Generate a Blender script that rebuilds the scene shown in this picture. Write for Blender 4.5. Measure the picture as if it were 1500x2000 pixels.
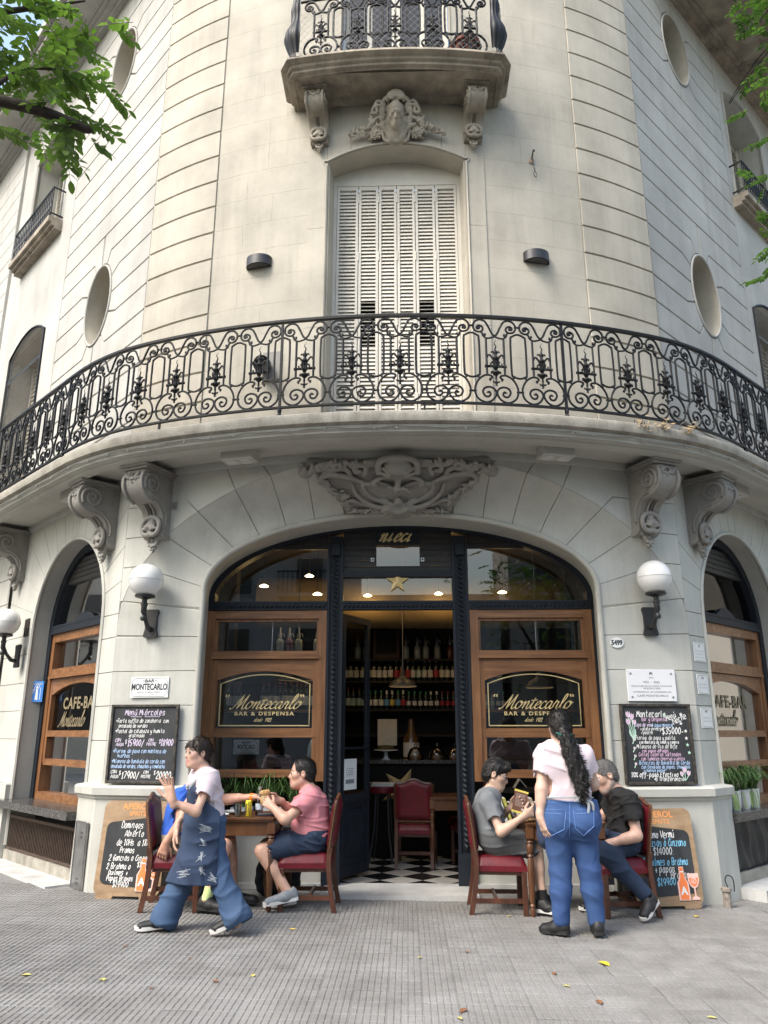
import bpy, bmesh, math, random
import numpy as np
from mathutils import Vector, Matrix, Quaternion
for _o in list(bpy.data.objects): bpy.data.objects.remove(_o)
SC = bpy.context.scene
COL = SC.collection
# ---------------------------------------------------------------- camera
cd = bpy.data.cameras.new('camera'); cam = bpy.data.objects.new('camera', cd); COL.objects.link(cam)
cd.sensor_fit = 'VERTICAL'; cd.sensor_height = 36.0; cd.lens = 36.0*1500/2000
cd.clip_start = .05; cd.clip_end = 2000
cam.location = (0, 0, 1.45); cam.rotation_euler = (math.radians(90+16), 0, 0)
SC.camera = cam
# ---------------------------------------------------------------- sky and sun
SUN_EL, SUN_AZ = math.radians(51), math.radians(229)      # azimuth clockwise from +y
w = bpy.data.worlds.new('World'); SC.world = w; w.use_nodes = True
wn = w.node_tree.nodes; wl = w.node_tree.links
bg = wn['Background']
sky = wn.new('ShaderNodeTexSky'); sky.sky_type = 'NISHITA'; sky.sun_disc = False
sky.sun_elevation = SUN_EL; sky.sun_rotation = SUN_AZ
sky.air_density = 1.6; sky.dust_density = 4.0; sky.ozone_density = 1.0
wl.new(sky.outputs[0], bg.inputs[0]); bg.inputs[1].default_value = .15
sd = bpy.data.lights.new('sun', 'SUN'); sun = bpy.data.objects.new('sun', sd); COL.objects.link(sun)
sd.energy = 1.5; sd.angle = math.radians(22); sd.color = (1, .985, .965)
_dir = Vector((math.sin(SUN_AZ)*math.cos(SUN_EL), math.cos(SUN_AZ)*math.cos(SUN_EL), math.sin(SUN_EL)))
sun.rotation_euler = _dir.to_track_quat('Z', 'Y').to_euler(); sun.location = (0, -5, 20)
SC.view_settings.view_transform = 'Standard'; SC.view_settings.look = 'None'
SC.view_settings.gamma = 1; SC.view_settings.use_curve_mapping = False
SC.view_settings.exposure = 1.27
SC.render.engine = 'CYCLES'
SC.cycles.max_bounces = 6; SC.cycles.diffuse_bounces = 3; SC.cycles.glossy_bounces = 3
SC.cycles.transmission_bounces = 4; SC.cycles.transparent_max_bounces = 10
SC.cycles.caustics_reflective = False; SC.cycles.caustics_refractive = False
SC.cycles.use_denoising = True
RND = random.Random(7)
sin, cos, pi, sqrt = math.sin, math.cos, math.pi, math.sqrt
# ---------------------------------------------------------------- facade coordinates: s along the front, d into the building, z up
PSI = math.radians(1.7); OX, OY = .135, 7.08
def L(s, d, z): return (OX+s*cos(PSI)+d*sin(PSI), OY-s*sin(PSI)+d*cos(PSI), z)
def gz(x): return -.012*x                        # the pavement falls gently to the right
RR = 6.3
def Wp(s):                                       # ground floor wall
    a = abs(s)
    if a < 2.6: return RR-sqrt(RR*RR-a*a)
    if a < 2.85: return .562+(a-2.6)*.35
    return .65+(a-2.85)
def Up(s):                                       # upper wall
    a = abs(s)
    if a < 2.06: return RR-sqrt(RR*RR-a*a)
    if a < 2.95: return .348+.35*(a-2.06)+.15*(a-2.06)**2
    return .778+(a-2.95)
def Rp(s):                                       # railing line of the long balcony
    a = abs(s)
    if a < 2.6: return 6.9-sqrt(6.9**2-a*a)-.58
    if a < 3.6: return -.071+(a-2.6)*.407+(a-2.6)**2*.2765
    return .6125+(a-3.6)*.96

# ---------------------------------------------------------------- materials
MATS = {}
def mat(name, col, rough=.6, var=0, vs=6, bump=0, bs=60, metal=0, streak=0, orand=0, spec=.5, dirt=None, emit=None, coat=0, col2=None, wave=None, bdist=.004, attr=None, alpha=None, fine=0):
    if name in MATS: return MATS[name]
    m = bpy.data.materials.new(name); m.use_nodes = True; MATS[name] = m
    N = m.node_tree.nodes; K = m.node_tree.links; b = N['Principled BSDF']
    b.inputs['Roughness'].default_value = rough; b.inputs['Metallic'].default_value = metal
    b.inputs['Specular IOR Level'].default_value = spec
    if coat: b.inputs['Coat Weight'].default_value = coat; b.inputs['Coat Roughness'].default_value = .15
    tc = N.new('ShaderNodeNewGeometry'); pos = tc.outputs['Position']
    def noise(scale, det=5, vec=None, ro=.6):
        n = N.new('ShaderNodeTexNoise'); n.inputs['Scale'].default_value = scale; n.inputs['Detail'].default_value = det; n.inputs['Roughness'].default_value = ro
        K.new(vec or pos, n.inputs['Vector']); return n.outputs['Fac']
    def ramp(f, p0, p1, c0=(0,0,0,1), c1=(1,1,1,1)):
        r = N.new('ShaderNodeValToRGB'); r.color_ramp.elements[0].position = p0; r.color_ramp.elements[1].position = p1
        r.color_ramp.elements[0].color = c0; r.color_ramp.elements[1].color = c1; K.new(f, r.inputs[0]); return r.outputs[0]
    def mix(a, bcol, f, mode='MIX'):
        x = N.new('ShaderNodeMix'); x.data_type = 'RGBA'; x.blend_type = mode
        for src, i in ((f, 0), (a, 6), (bcol, 7)):
            if hasattr(src, 'links'): K.new(src, x.inputs[i])
            elif i == 0: x.inputs[0].default_value = src
            else: x.inputs[i].default_value = (*src[:3], 1)
        return x.outputs[2]
    def mapped(sx, sy, sz):
        v = N.new('ShaderNodeVectorMath'); v.operation = 'MULTIPLY'; v.inputs[1].default_value = (sx, sy, sz); K.new(pos, v.inputs[0]); return v.outputs[0]
    c = col
    if attr:
        a = N.new('ShaderNodeVertexColor'); a.layer_name = attr; c = a.outputs[0]
    if wave:                                     # wood grain: (axis scale vector, second colour)
        f = noise(1, 6, mapped(*wave[0]), .65)
        c = mix(c, wave[1], ramp(f, .38, .66))
    if col2: c = mix(c, col2, ramp(noise(vs, 6), .42, .62))
    if var:
        f = noise(vs, 6)
        c = mix(c, ramp(f, .3, .7, (1-var, 1-var, 1-var, 1), (1+var*.5, 1+var*.5, 1+var*.5, 1)), 1.0, 'MULTIPLY')
    if streak:
        f = noise(1, 5, mapped(5, 5, .35), .7)
        f2 = noise(.7, 3)
        g = N.new('ShaderNodeMath'); g.operation = 'MULTIPLY'; K.new(ramp(f, .42, .70), g.inputs[0]); K.new(ramp(f2, .36, .62), g.inputs[1])
        g2 = N.new('ShaderNodeMath'); g2.operation = 'MULTIPLY'; g2.inputs[1].default_value = streak; K.new(g.outputs[0], g2.inputs[0])
        c = mix(c, dirt or (.12, .11, .1), g2.outputs[0])
    if fine:
        f = noise(bs*2, 2)
        c = mix(c, ramp(f, .3, .7, (1-fine,)*3+(1,), (1+fine*.6,)*3+(1,)), 1.0, 'MULTIPLY')
    if orand:
        oi = N.new('ShaderNodeObjectInfo')
        c = mix(c, ramp(oi.outputs['Random'], 0, 1, (1-orand,)*3+(1,), (1+orand*.5,)*3+(1,)), 1.0, 'MULTIPLY')
    if hasattr(c, 'links'): K.new(c, b.inputs['Base Color'])
    else: b.inputs['Base Color'].default_value = (*c[:3], 1)
    if bump:
        bn = N.new('ShaderNodeBump'); bn.inputs['Strength'].default_value = bump; bn.inputs['Distance'].default_value = bdist
        K.new(noise(bs, 4), bn.inputs['Height']); K.new(bn.outputs[0], b.inputs['Normal'])
    if emit:
        b.inputs['Emission Color'].default_value = (*emit[0], 1); b.inputs['Emission Strength'].default_value = emit[1]
    if alpha: b.inputs['Alpha'].default_value = alpha
    return m
def glass(name, tint=(.75, .8, .8), refl=1.0, rough=.0):
    m = bpy.data.materials.new(name); m.use_nodes = True; MATS[name] = m
    N = m.node_tree.nodes; K = m.node_tree.links; N.remove(N['Principled BSDF'])
    t = N.new('ShaderNodeBsdfTransparent'); t.inputs[0].default_value = (*tint, 1)
    g = N.new('ShaderNodeBsdfGlossy'); g.inputs['Roughness'].default_value = rough
    fr = N.new('ShaderNodeFresnel'); fr.inputs['IOR'].default_value = 1.55
    mu = N.new('ShaderNodeMath'); mu.operation = 'MULTIPLY'; mu.inputs[1].default_value = refl; K.new(fr.outputs[0], mu.inputs[0])
    mx = N.new('ShaderNodeMixShader'); K.new(mu.outputs[0], mx.inputs[0]); K.new(t.outputs[0], mx.inputs[1]); K.new(g.outputs[0], mx.inputs[2])
    K.new(mx.outputs[0], N['Material Output'].inputs[0]); return m

# ---------------------------------------------------------------- mesh helpers
def link(name, me, m=None, parent=None, loc=None, rz=None):
    o = bpy.data.objects.new(name, me); COL.objects.link(o)
    if m is not None:
        if isinstance(m, (list, tuple)):
            for x in m: me.materials.append(x)
        else: me.materials.append(m)
    if parent: o.parent = parent
    if loc is not None: o.location = loc
    if rz is not None: o.rotation_euler = (0, 0, rz)
    return o
def tag(o, label=None, cat=None, group=None, kind=None):
    if label: o['label'] = label
    if cat: o['category'] = cat
    if group: o['group'] = group
    if kind: o['kind'] = kind
    return o
def thing(name, label, cat, loc=(0, 0, 0), rz=0, group=None):
    o = bpy.data.objects.new(name, None); COL.objects.link(o); o.empty_display_size = .1
    o.location = loc; o.rotation_euler = (0, 0, rz); return tag(o, label, cat, group)
def kids(o): return [c for c in bpy.data.objects if c.parent == o]
def copy_tree(o, loc, rz=None, label=None, group=None):
    ch = {}
    for c in bpy.data.objects:
        if c.parent: ch.setdefault(c.parent.name, []).append(c)
    def cp(a, par):
        n = a.copy(); COL.objects.link(n)
        if par: n.parent = par
        for c in ch.get(a.name, []): cp(c, n)
        return n
    r = cp(o, None); r.location = loc
    if rz is not None: r.rotation_euler = (0, 0, rz)
    if label: r['label'] = label
    if group: r['group'] = group
    return r
class MB:
    def __init__(s): s.v = []; s.f = []; s.mi = []; s.cur = 0
    def add(s, v, f):
        n = len(s.v); s.v += [tuple(p) for p in v]; s.f += [tuple(i+n for i in q) for q in f]; s.mi += [s.cur]*len(f); return s
    def box(s, c, sz, M=None, ch=0):
        hx, hy, hz = sz[0]/2, sz[1]/2, sz[2]/2
        if ch:
            c2 = min(ch, hx*.9, hy*.9, hz*.9); v = []
            for k in range(3):
                for a in (-1, 1):
                    for b in (-1, 1):
                        for e in (-1, 1):
                            p = [0, 0, 0]; h = (hx, hy, hz); i, j = (k+1) % 3, (k+2) % 3
                            p[k] = a*h[k]; p[i] = b*(h[i]-c2); p[j] = e*(h[j]-c2); v.append(p)
            def id(k, a, b, e): return k*8+(a > 0)*4+(b > 0)*2+(e > 0)
            f = []
            for k in range(3):
                for a in (-1, 1):
                    q = [id(k, a, -1, -1), id(k, a, 1, -1), id(k, a, 1, 1), id(k, a, -1, 1)]; f.append(q if a > 0 else q[::-1])
                i = (k+1) % 3
                for a in (-1, 1):
                    for b in (-1, 1):      # edge between +-axis k and +-axis i
                        q = [id(k, a, b, -1), id(k, a, b, 1), id(i, b, 1, a), id(i, b, -1, a)]
                        f.append(q if a*b < 0 else q[::-1])
            for a in (-1, 1):
                for b in (-1, 1):
                    for e in (-1, 1):
                        q = [id(0, a, b, e), id(1, b, e, a), id(2, e, a, b)]; f.append(q if a*b*e > 0 else q[::-1])
        else:
            v = [(x*hx, y*hy, z*hz) for x in (-1, 1) for y in (-1, 1) for z in (-1, 1)]
            f = [(0, 1, 3, 2), (4, 6, 7, 5), (0, 4, 5, 1), (2, 3, 7, 6), (0, 2, 6, 4), (1, 5, 7, 3)]
        if M is not None: v = [tuple(M @ Vector((p[0]+c[0], p[1]+c[1], p[2]+c[2]))) for p in v]
        else: v = [(p[0]+c[0], p[1]+c[1], p[2]+c[2]) for p in v]
        return s.add(v, f)
    def tube(s, pts, r, n=6, closed=False, cap=True):
        P = [Vector(p) for p in pts]; m = len(P); rs = r if isinstance(r, (list, tuple)) else [r]*m
        v = []; up = None
        for i in range(m):
            a = P[(i-1) % m] if (i > 0 or closed) else P[i]; b = P[(i+1) % m] if (i < m-1 or closed) else P[i]
            t = (b-a); t = t.normalized() if t.length > 1e-9 else Vector((0, 0, 1))
            if up is None:
                up = Vector((0, 0, 1)) if abs(t.z) < .9 else Vector((1, 0, 0))
            up = (up-t*up.dot(t)); up = up.normalized() if up.length > 1e-6 else t.orthogonal().normalized()
            w = t.cross(up)
            for k in range(n):
                an = 2*pi*k/n; v.append(P[i]+(up*cos(an)+w*sin(an))*rs[i])
        f = []
        for i in range(m if closed else m-1):
            j = (i+1) % m
            for k in range(n):
                q = (k+1) % n; f.append((i*n+k, i*n+q, j*n+q, j*n+k))
        if cap and not closed:
            f.append(tuple(range(n))[::-1]); f.append(tuple((m-1)*n+k for k in range(n)))
        return s.add(v, f)
    def lathe(s, prof, n=16, M=None, cap=True):
        v = []; f = []; m = len(prof)
        for (r, z) in prof:
            for k in range(n): v.append((r*cos(2*pi*k/n), r*sin(2*pi*k/n), z))
        for i in range(m-1):
            for k in range(n):
                q = (k+1) % n; f.append((i*n+k, i*n+q, (i+1)*n+q, (i+1)*n+k))
        if cap:
            if prof[0][0] > 1e-4: f.append(tuple(range(n))[::-1])
            if prof[-1][0] > 1e-4: f.append(tuple((m-1)*n+k for k in range(n)))
        if M is not None: v = [tuple(M @ Vector(p)) for p in v]
        return s.add(v, f)
    def prism(s, poly, fn, d0, d1, back=True):
        """poly in (u, v); fn(u, v, depth) -> point; front at d0, back at d1"""
        n = len(poly)
        v = [fn(u, z, d0) for u, z in poly]+[fn(u, z, d1) for u, z in poly]
        f = [tuple(range(n))]+[(i, n+i, n+(i+1) % n, (i+1) % n) for i in range(n)]
        if back: f.append(tuple(range(2*n-1, n-1, -1)))
        return s.add(v, f)
    def grid(s, fn, nu, nv):
        v = [fn(i/nu, j/nv) for i in range(nu+1) for j in range(nv+1)]
        f = [(i*(nv+1)+j, (i+1)*(nv+1)+j, (i+1)*(nv+1)+j+1, i*(nv+1)+j+1) for i in range(nu) for j in range(nv)]
        return s.add(v, f)
    def mesh(s, name, smooth=None, fix=True):
        me = bpy.data.meshes.new(name); me.from_pydata(s.v, [], s.f)
        if any(s.mi): me.polygons.foreach_set('material_index', s.mi)
        if fix:
            b = bmesh.new(); b.from_mesh(me); bmesh.ops.recalc_face_normals(b, faces=b.faces); b.to_mesh(me); b.free()
        if smooth is not None:
            me.polygons.foreach_set('use_smooth', [True]*len(me.polygons)); me.set_sharp_from_angle(angle=math.radians(smooth))
        me.update(); return me
    def build(s, name, m, parent=None, smooth=None, fix=True, **k):
        return link(name, s.mesh(name, smooth, fix), m, parent, **k)
def inset(poly, g):
    n = len(poly); out = []
    A = sum(poly[i][0]*poly[(i+1) % n][1]-poly[(i+1) % n][0]*poly[i][1] for i in range(n))
    sg = 1 if A > 0 else -1
    for i in range(n):
        p0, p1, p2 = poly[i-1], poly[i], poly[(i+1) % n]
        e1 = (p1[0]-p0[0], p1[1]-p0[1]); e2 = (p2[0]-p1[0], p2[1]-p1[1])
        l1 = math.hypot(*e1) or 1e-9; l2 = math.hypot(*e2) or 1e-9
        n1 = (-e1[1]/l1*sg, e1[0]/l1*sg); n2 = (-e2[1]/l2*sg, e2[0]/l2*sg)
        k = 1+n1[0]*n2[0]+n1[1]*n2[1]
        k = max(k, .35)
        out.append((p1[0]+(n1[0]+n2[0])*g/k, p1[1]+(n1[1]+n2[1])*g/k))
    return out
def sweep(path, prof, closed_prof=True):
    """sweep a profile [(out, z)] along a plan path [(s, d)]; out is towards the street"""
    n = len(path); v = []; m = len(prof)
    for i in range(n):
        a = path[max(i-1, 0)]; b = path[min(i+1, n-1)]
        if 0 < i < n-1:
            t1 = Vector((path[i][0]-a[0], path[i][1]-a[1])).normalized(); t2 = Vector((b[0]-path[i][0], b[1]-path[i][1])).normalized()
            t = (t1+t2).normalized(); k = 1/max(.4, t.dot(t1))
        else: t = Vector((b[0]-a[0], b[1]-a[1])).normalized(); k = 1
        nx, ny = t.y*k, -t.x*k                  # right hand side of the walk = street side when s grows
        for (o, z) in prof: v.append(L(path[i][0]+nx*o, path[i][1]+ny*o, z))
    f = []
    for i in range(n-1):
        for j in range(m if closed_prof else m-1):
            q = (j+1) % m; f.append((i*m+j, (i+1)*m+j, (i+1)*m+q, i*m+q))
    if closed_prof: f.append(tuple(range(m))); f.append(tuple((n-1)*m+j for j in range(m))[::-1])
    mb = MB(); mb.add(v, f); return mb
def frange(a, b, n): return [a+(b-a)*i/n for i in range(n+1)]
def catmull(P, k=6, closed=False):
    n = len(P); out = []
    if n < 3 and not closed: return [tuple(p) for p in P]
    rng = range(n if closed else n-1)
    for i in rng:
        p1, p2 = P[i], P[(i+1) % n]
        p0 = P[i-1] if (i > 0 or closed) else tuple(2*a-b for a, b in zip(p1, p2))
        p3 = P[(i+2) % n] if (i < n-2 or closed) else tuple(2*b-a for a, b in zip(p1, p2))
        for j in range(k):
            t = j/k; out.append(tuple(.5*(2*b+(c-a)*t+(2*a-5*b+4*c-d)*t*t+(3*b-a-3*c+d)*t**3) for a, b, c, d in zip(p0, p1, p2, p3)))
    if not closed: out.append(tuple(P[-1]))
    return out
def spiral(cx, cy, r0, r1, a0, a1, n=24):
    return [(cx+(r0+(r1-r0)*i/n)*cos(a0+(a1-a0)*i/n), cy+(r0+(r1-r0)*i/n)*sin(a0+(a1-a0)*i/n)) for i in range(n+1)]

# ---------------------------------------------------------------- smooth solids from distance fields (bodies, clothes, sculpture)
def V3(p): return np.array(p, dtype=np.float32)
class SDF:
    def __init__(s): s.p = []
    def cap(s, a, b, ra, rb=None, k=.02, col=None, op='+', sq=None):
        s.p.append(('cap', V3(a), V3(b), ra, ra if rb is None else rb, k, col, op, sq)); return s
    def ball(s, c, r, k=.02, col=None, op='+'): return s.cap(c, c, r, r, k, col, op)
    def ell(s, c, r, R=None, k=.02, col=None, op='+'):
        s.p.append(('ell', V3(c), V3(r), np.eye(3, dtype=np.float32) if R is None else np.array(R, dtype=np.float32), None, k, col, op, None)); return s
    def chain(s, pts, rs, k=.02, col=None, sq=None):
        for i in range(len(pts)-1): s.cap(pts[i], pts[i+1], rs[i], rs[i+1], k, col, '+', sq)
        return s
    def cut(s, point, normal, k=.0):                 # remove everything on the normal's side
        s.p.append(('cut', V3(point), V3(normal)/np.linalg.norm(normal), 0, 0, k, None, 'c', None)); return s
    def fold(s, amp, fn): s.p.append(('fold', None, None, amp, fn, 0, None, 'f', None)); return s
    @staticmethod
    def dist(q, X):
        t = q[0]
        if t == 'cap':
            a, b, ra, rb, sq = q[1], q[2], q[3], q[4], q[8]
            P = X-a; d = b-a
            if sq is not None:
                n, f = V3(sq[0])/np.linalg.norm(sq[0]), sq[1]
                P = P+(f-1)*(P@n)[..., None]*n; d = d+(f-1)*(d@n)*n
            dd = float(d@d)
            h = np.clip((P@d)/dd, 0, 1) if dd > 1e-12 else np.zeros(P.shape[:-1], np.float32)
            r = np.sqrt(((P-h[..., None]*d)**2).sum(-1))-(ra+(rb-ra)*h)
            return r/max(1, sq[1]) if sq is not None else r
        if t == 'ell':
            P = (X-q[1])@q[3]; k0 = np.sqrt(((P/q[2])**2).sum(-1)); k1 = np.sqrt(((P/q[2]**2)**2).sum(-1))
            return k0*(k0-1)/np.maximum(k1, 1e-6)
        if t == 'cut': return (X-q[1])@q[2]
    def bbox(s, q):
        if q[0] == 'cap':
            r = max(q[3], q[4]); return np.minimum(q[1], q[2])-r, np.maximum(q[1], q[2])+r
        e = np.sqrt(((q[3]*q[2])**2).sum(1)); return q[1]-e, q[1]+e
    def mesh(s, name, h=.007, smooth=True, default=(.8, .6, .5), relax=1):
        add = [q for q in s.p if q[7] == '+']
        lo = np.min([s.bbox(q)[0] for q in add], 0)-4*h; hi = np.max([s.bbox(q)[1] for q in add], 0)+4*h
        N = np.ceil((hi-lo)/h).astype(int)+1
        G = np.full(N, .2, np.float32)
        ax = [lo[i]+h*np.arange(N[i], dtype=np.float32) for i in range(3)]
        for q in s.p:
            if q[7] == 'f':
                band = np.argwhere(np.abs(G) < q[3]+3*h)
                X = band*h+lo; G[band[:, 0], band[:, 1], band[:, 2]] += (q[3]*q[4](X)).astype(np.float32); continue
            if q[7] == 'c':
                i0, i1 = np.zeros(3, int), N
            else:
                bl, bh = s.bbox(q); pad = q[5]+4*h
                i0 = np.maximum(((bl-pad-lo)/h).astype(int), 0); i1 = np.minimum(((bh+pad-lo)/h).astype(int)+2, N)
            sl = tuple(slice(i0[i], i1[i]) for i in range(3))
            X = np.stack(np.meshgrid(*[ax[i][sl[i]] for i in range(3)], indexing='ij'), -1)
            d = SDF.dist(q, X).astype(np.float32); g = G[sl]; k = max(q[5], 1e-4)
            if q[7] == '+':
                hh = np.clip(.5+.5*(g-d)/k, 0, 1); G[sl] = g*(1-hh)+d*hh-k*hh*(1-hh)
            elif q[7] == '-':
                hh = np.clip(.5-.5*(g+d)/k, 0, 1); G[sl] = g*(1-hh)-d*hh+k*hh*(1-hh)
            else: G[sl] = np.maximum(g, d)
        G[0], G[-1], G[:, 0], G[:, -1], G[:, :, 0], G[:, :, -1] = (.2,)*6
        ins = G < 0
        c8 = [G[i:N[0]-1+i, j:N[1]-1+j, k:N[2]-1+k] for i in (0, 1) for j in (0, 1) for k in (0, 1)]
        cnt = sum((c < 0).astype(np.int8) for c in c8); act = (cnt > 0) & (cnt < 8)
        idx = np.full(act.shape, -1, np.int64); A = np.argwhere(act); idx[act] = np.arange(len(A))
        vals = np.stack([c[act] for c in c8], 1)
        offs = np.array([(i, j, k) for i in (0, 1) for j in (0, 1) for k in (0, 1)], np.float32)
        ps = np.zeros((len(A), 3), np.float32); w = np.zeros(len(A), np.float32)
        for a in range(8):
            for b in range(a+1, 8):
                if np.abs(offs[a]-offs[b]).sum() != 1: continue
                va, vb = vals[:, a], vals[:, b]; m = (va < 0) != (vb < 0)
                t = va[m]/(va[m]-vb[m]); ps[m] += offs[a]+t[:, None]*(offs[b]-offs[a]); w[m] += 1
        Vt = (A+ps/w[:, None])*h+lo
        F = []
        for axis in range(3):
            n = [N[0]-1, N[1]-1, N[2]-1]
            a0 = ins[:-1, :-1, :-1]; sh = [slice(None, -1)]*3; sh[axis] = slice(1, None)
            a1 = ins[tuple(sh)]; E = np.argwhere(a0 != a1)
            u, v = [(1, 2), (2, 0), (0, 1)][axis]
            E = E[(E[:, u] > 0) & (E[:, v] > 0)]
            du = np.zeros(3, int); du[u] = 1; dv = np.zeros(3, int); dv[v] = 1
            q = np.stack([idx[tuple(E.T)], idx[tuple((E-du).T)], idx[tuple((E-du-dv).T)], idx[tuple((E-dv).T)]], 1)
            fl = a0[tuple(E.T)]; q[~fl] = q[~fl][:, ::-1]; F.append(q)
        F = np.concatenate(F); F = F[(F >= 0).all(1)]
        me = bpy.data.meshes.new(name); me.from_pydata(Vt.tolist(), [], F.tolist())
        cols = [q for q in add if q[6] is not None]
        if cols:
            D = np.stack([SDF.dist(q, Vt.astype(np.float32)) for q in cols], 1)
            D = D-D.min(1, keepdims=True); Wt = np.exp(-D/.0015); Wt /= Wt.sum(1, keepdims=True)
            C = Wt@np.array([q[6][:3] for q in cols], np.float32)
        else: C = np.tile(np.array(default, np.float32), (len(Vt), 1))
        ca = me.color_attributes.new('Col', 'FLOAT_COLOR', 'POINT')
        ca.data.foreach_set('color', np.concatenate([C, np.ones((len(C), 1))], 1).astype(np.float32).ravel())
        if smooth: me.polygons.foreach_set('use_smooth', [True]*len(me.polygons))
        me.update(); return me
    def build(s, name, m, parent=None, h=.007, **k):
        return link(name, s.mesh(name, h, **k), m, parent)
# ================================================================ materials
M_UP = mat('cream_render', (.462, .43, .36), .85, var=.22, vs=1.5, bump=.4, bs=45, streak=.42, dirt=(.2, .18, .15), fine=.06)
M_UPS = mat('cream_render_side', (.46, .452, .418), .85, var=.2, vs=1.3, bump=.4, bs=45, streak=.38, dirt=(.25, .23, .2), fine=.06)
M_GR = mat('grey_paint_wall', (.50, .50, .455), .7, var=.12, vs=2.2, bump=.25, bs=38, streak=.34, dirt=(.2, .19, .17), fine=.04)
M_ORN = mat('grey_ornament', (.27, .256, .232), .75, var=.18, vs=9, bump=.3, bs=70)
M_ORNU = mat('cream_ornament', (.37, .33, .265), .85, var=.35, vs=7, bump=.4, bs=70, streak=.5, dirt=(.12, .1, .08))
M_SLAB = mat('weathered_stone', (.36, .34, .29), .95, var=.35, vs=5, bump=.8, bs=55, streak=.5, dirt=(.07, .06, .05), fine=.2)
M_SLABU = mat('stained_stone', (.38, .33, .26), .95, var=.4, vs=4, bump=.8, bs=45, streak=.8, dirt=(.06, .05, .04), fine=.15)
M_MOULD = mat('moulding_paint', (.44, .435, .39), .7, var=.12, vs=3, bump=.3, bs=50, streak=.3, dirt=(.16, .15, .12))
M_SOFF = mat('soffit_paint', (.46, .45, .40), .8, var=.08, vs=2, bump=.2, bs=40)
M_IRON = mat('black_iron', (.010, .0105, .012), .5, var=.3, vs=30, bump=.25, bs=120, spec=.28)
M_BLUE = mat('blue_black_paint', (.014, .019, .027), .5, var=.25, vs=12, bump=.25, bs=80, spec=.3)
M_SHUT = mat('shutter_paint', (.62, .585, .51), .6, var=.12, vs=4, bump=.1, bs=60, orand=.05)
M_DARK = mat('dark_void', (.008, .008, .008), .9)
M_WOOD = mat('varnished_oak', (.285, .135, .056), .38, wave=((16, 16, 1.1), (.14, .058, .022)), bump=.15, bs=90, coat=.25, var=.15, vs=5)
M_WOODH = mat('varnished_oak_rail', (.285, .137, .058), .38, wave=((1.1, 16, 24), (.14, .058, .022)), bump=.15, bs=90, coat=.25, var=.15, vs=5)
M_GLASS = glass('window_glass', (.72, .77, .78), 2.7)
M_GLASS2 = glass('side_glass', (.60, .64, .64), .85)
M_GOLD = mat('gold_leaf', (.83, .66, .33), .35, metal=.35, var=.12, vs=20)
M_WHITE = mat('white_enamel', (.78, .80, .79), .3, var=.03, vs=9)
M_INK = mat('dark_ink', (.03, .035, .045), .6)
M_GALV = mat('steel_sheet', (.42, .42, .42), .33, metal=.9, var=.35, vs=6, bump=.3, bs=14)
M_GRANITE = mat('dark_granite', (.05, .048, .045), .22, var=.5, vs=45, col2=(.10, .095, .09))
M_MARBLE = mat('white_marble', (.55, .55, .53), .5, var=.2, vs=4, streak=.3, bump=.2, bs=30)
def nrm(prof, s):
    m = (prof(s+1e-3)-prof(s-1e-3))/2e-3; l = sqrt(1+m*m); return (m/l, -1/l)
def wall_fn(prof):
    def f(s, z, o):
        n = nrm(prof, s); return L(s+n[0]*o, prof(s)+n[1]*o, z)
    return f
FW, FU = wall_fn(Wp), wall_fn(Up)
def side_fn(sg, prof, s0):
    def f(t, z, o):
        s = sg*(s0+t/sqrt(2)); d = prof(s0)+t/sqrt(2)
        return L(s+sg*o/sqrt(2), d-o/sqrt(2), z)
    return f
def poly_block(name, poly, fn, m, parent, g=.006, dep=.014, cuts=(), front=0.0):
    """one stone: bevelled prism of the polygon, bent onto the wall by fn(u, z, out)"""
    P = inset(poly, g) if g else poly; n = len(poly)
    b = bmesh.new()
    vf = [b.verts.new((p[0], p[1], front)) for p in P]; vb = [b.verts.new((p[0], p[1], front-dep)) for p in poly]
    fr = b.faces.new(vf)
    for i in range(n):
        j = (i+1) % n
        try: b.faces.new((vf[i], vb[i], vb[j], vf[j]))
        except ValueError: pass
    if cuts:
        bmesh.ops.triangulate(b, faces=[fr])
        for c in cuts: bmesh.ops.bisect_plane(b, geom=b.verts[:]+b.edges[:]+b.faces[:], plane_co=(c, 0, 0), plane_no=(1, 0, 0))
    for v in b.verts: v.co = fn(v.co.x, v.co.y, v.co.z)
    bmesh.ops.recalc_face_normals(b, faces=b.faces)
    me = bpy.data.meshes.new(name); b.to_mesh(me); b.free()
    # make the front look at the street
    c = me.polygons[0]
    return link(name, me, m, parent)
def rect(s0, s1, z0, z1): return [(s0, z0), (s1, z0), (s1, z1), (s0, z1)]
def rng_cuts(a, b, st=.12):
    n = max(1, int(abs(b-a)/st)); return [a+(b-a)*i/n for i in range(1, n)]
# ================================================================ ground
def sheet(name, x0, x1, y0, y1, z, m, nx=1, ny=1, slope=True):
    mb = MB(); mb.grid(lambda u, v: (x0+(x1-x0)*u, y0+(y1-y0)*v, z+(gz(x0+(x1-x0)*u) if slope else 0)), nx, ny)
    return tag(mb.build(name, m), kind='structure')
M_ASPH = mat('asphalt', (.05, .05, .052), .9, var=.25, vs=20, bump=.6, bs=120)
M_PAVE = mat('pavement_bed', (.20, .195, .185), .95, var=.25, vs=14, bump=.5, bs=90)
sheet('ground', -400, 400, -400, 400, -.75, M_ASPH, slope=False)
sheet('road', -60, 60, -11, 1.9, -.14, M_ASPH)
pave = sheet('pavement', -30, 30, 2.0, 26, -.014, M_PAVE)
sheet('pavement', -30, 30, -26, -11, -.014, M_PAVE)
mb = MB(); mb.prism([(-30, 1.85), (30, 1.85), (30, 2.0), (-30, 2.0)], lambda u, v, d: (u, v, gz(u)+d), .0, -.2)
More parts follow.
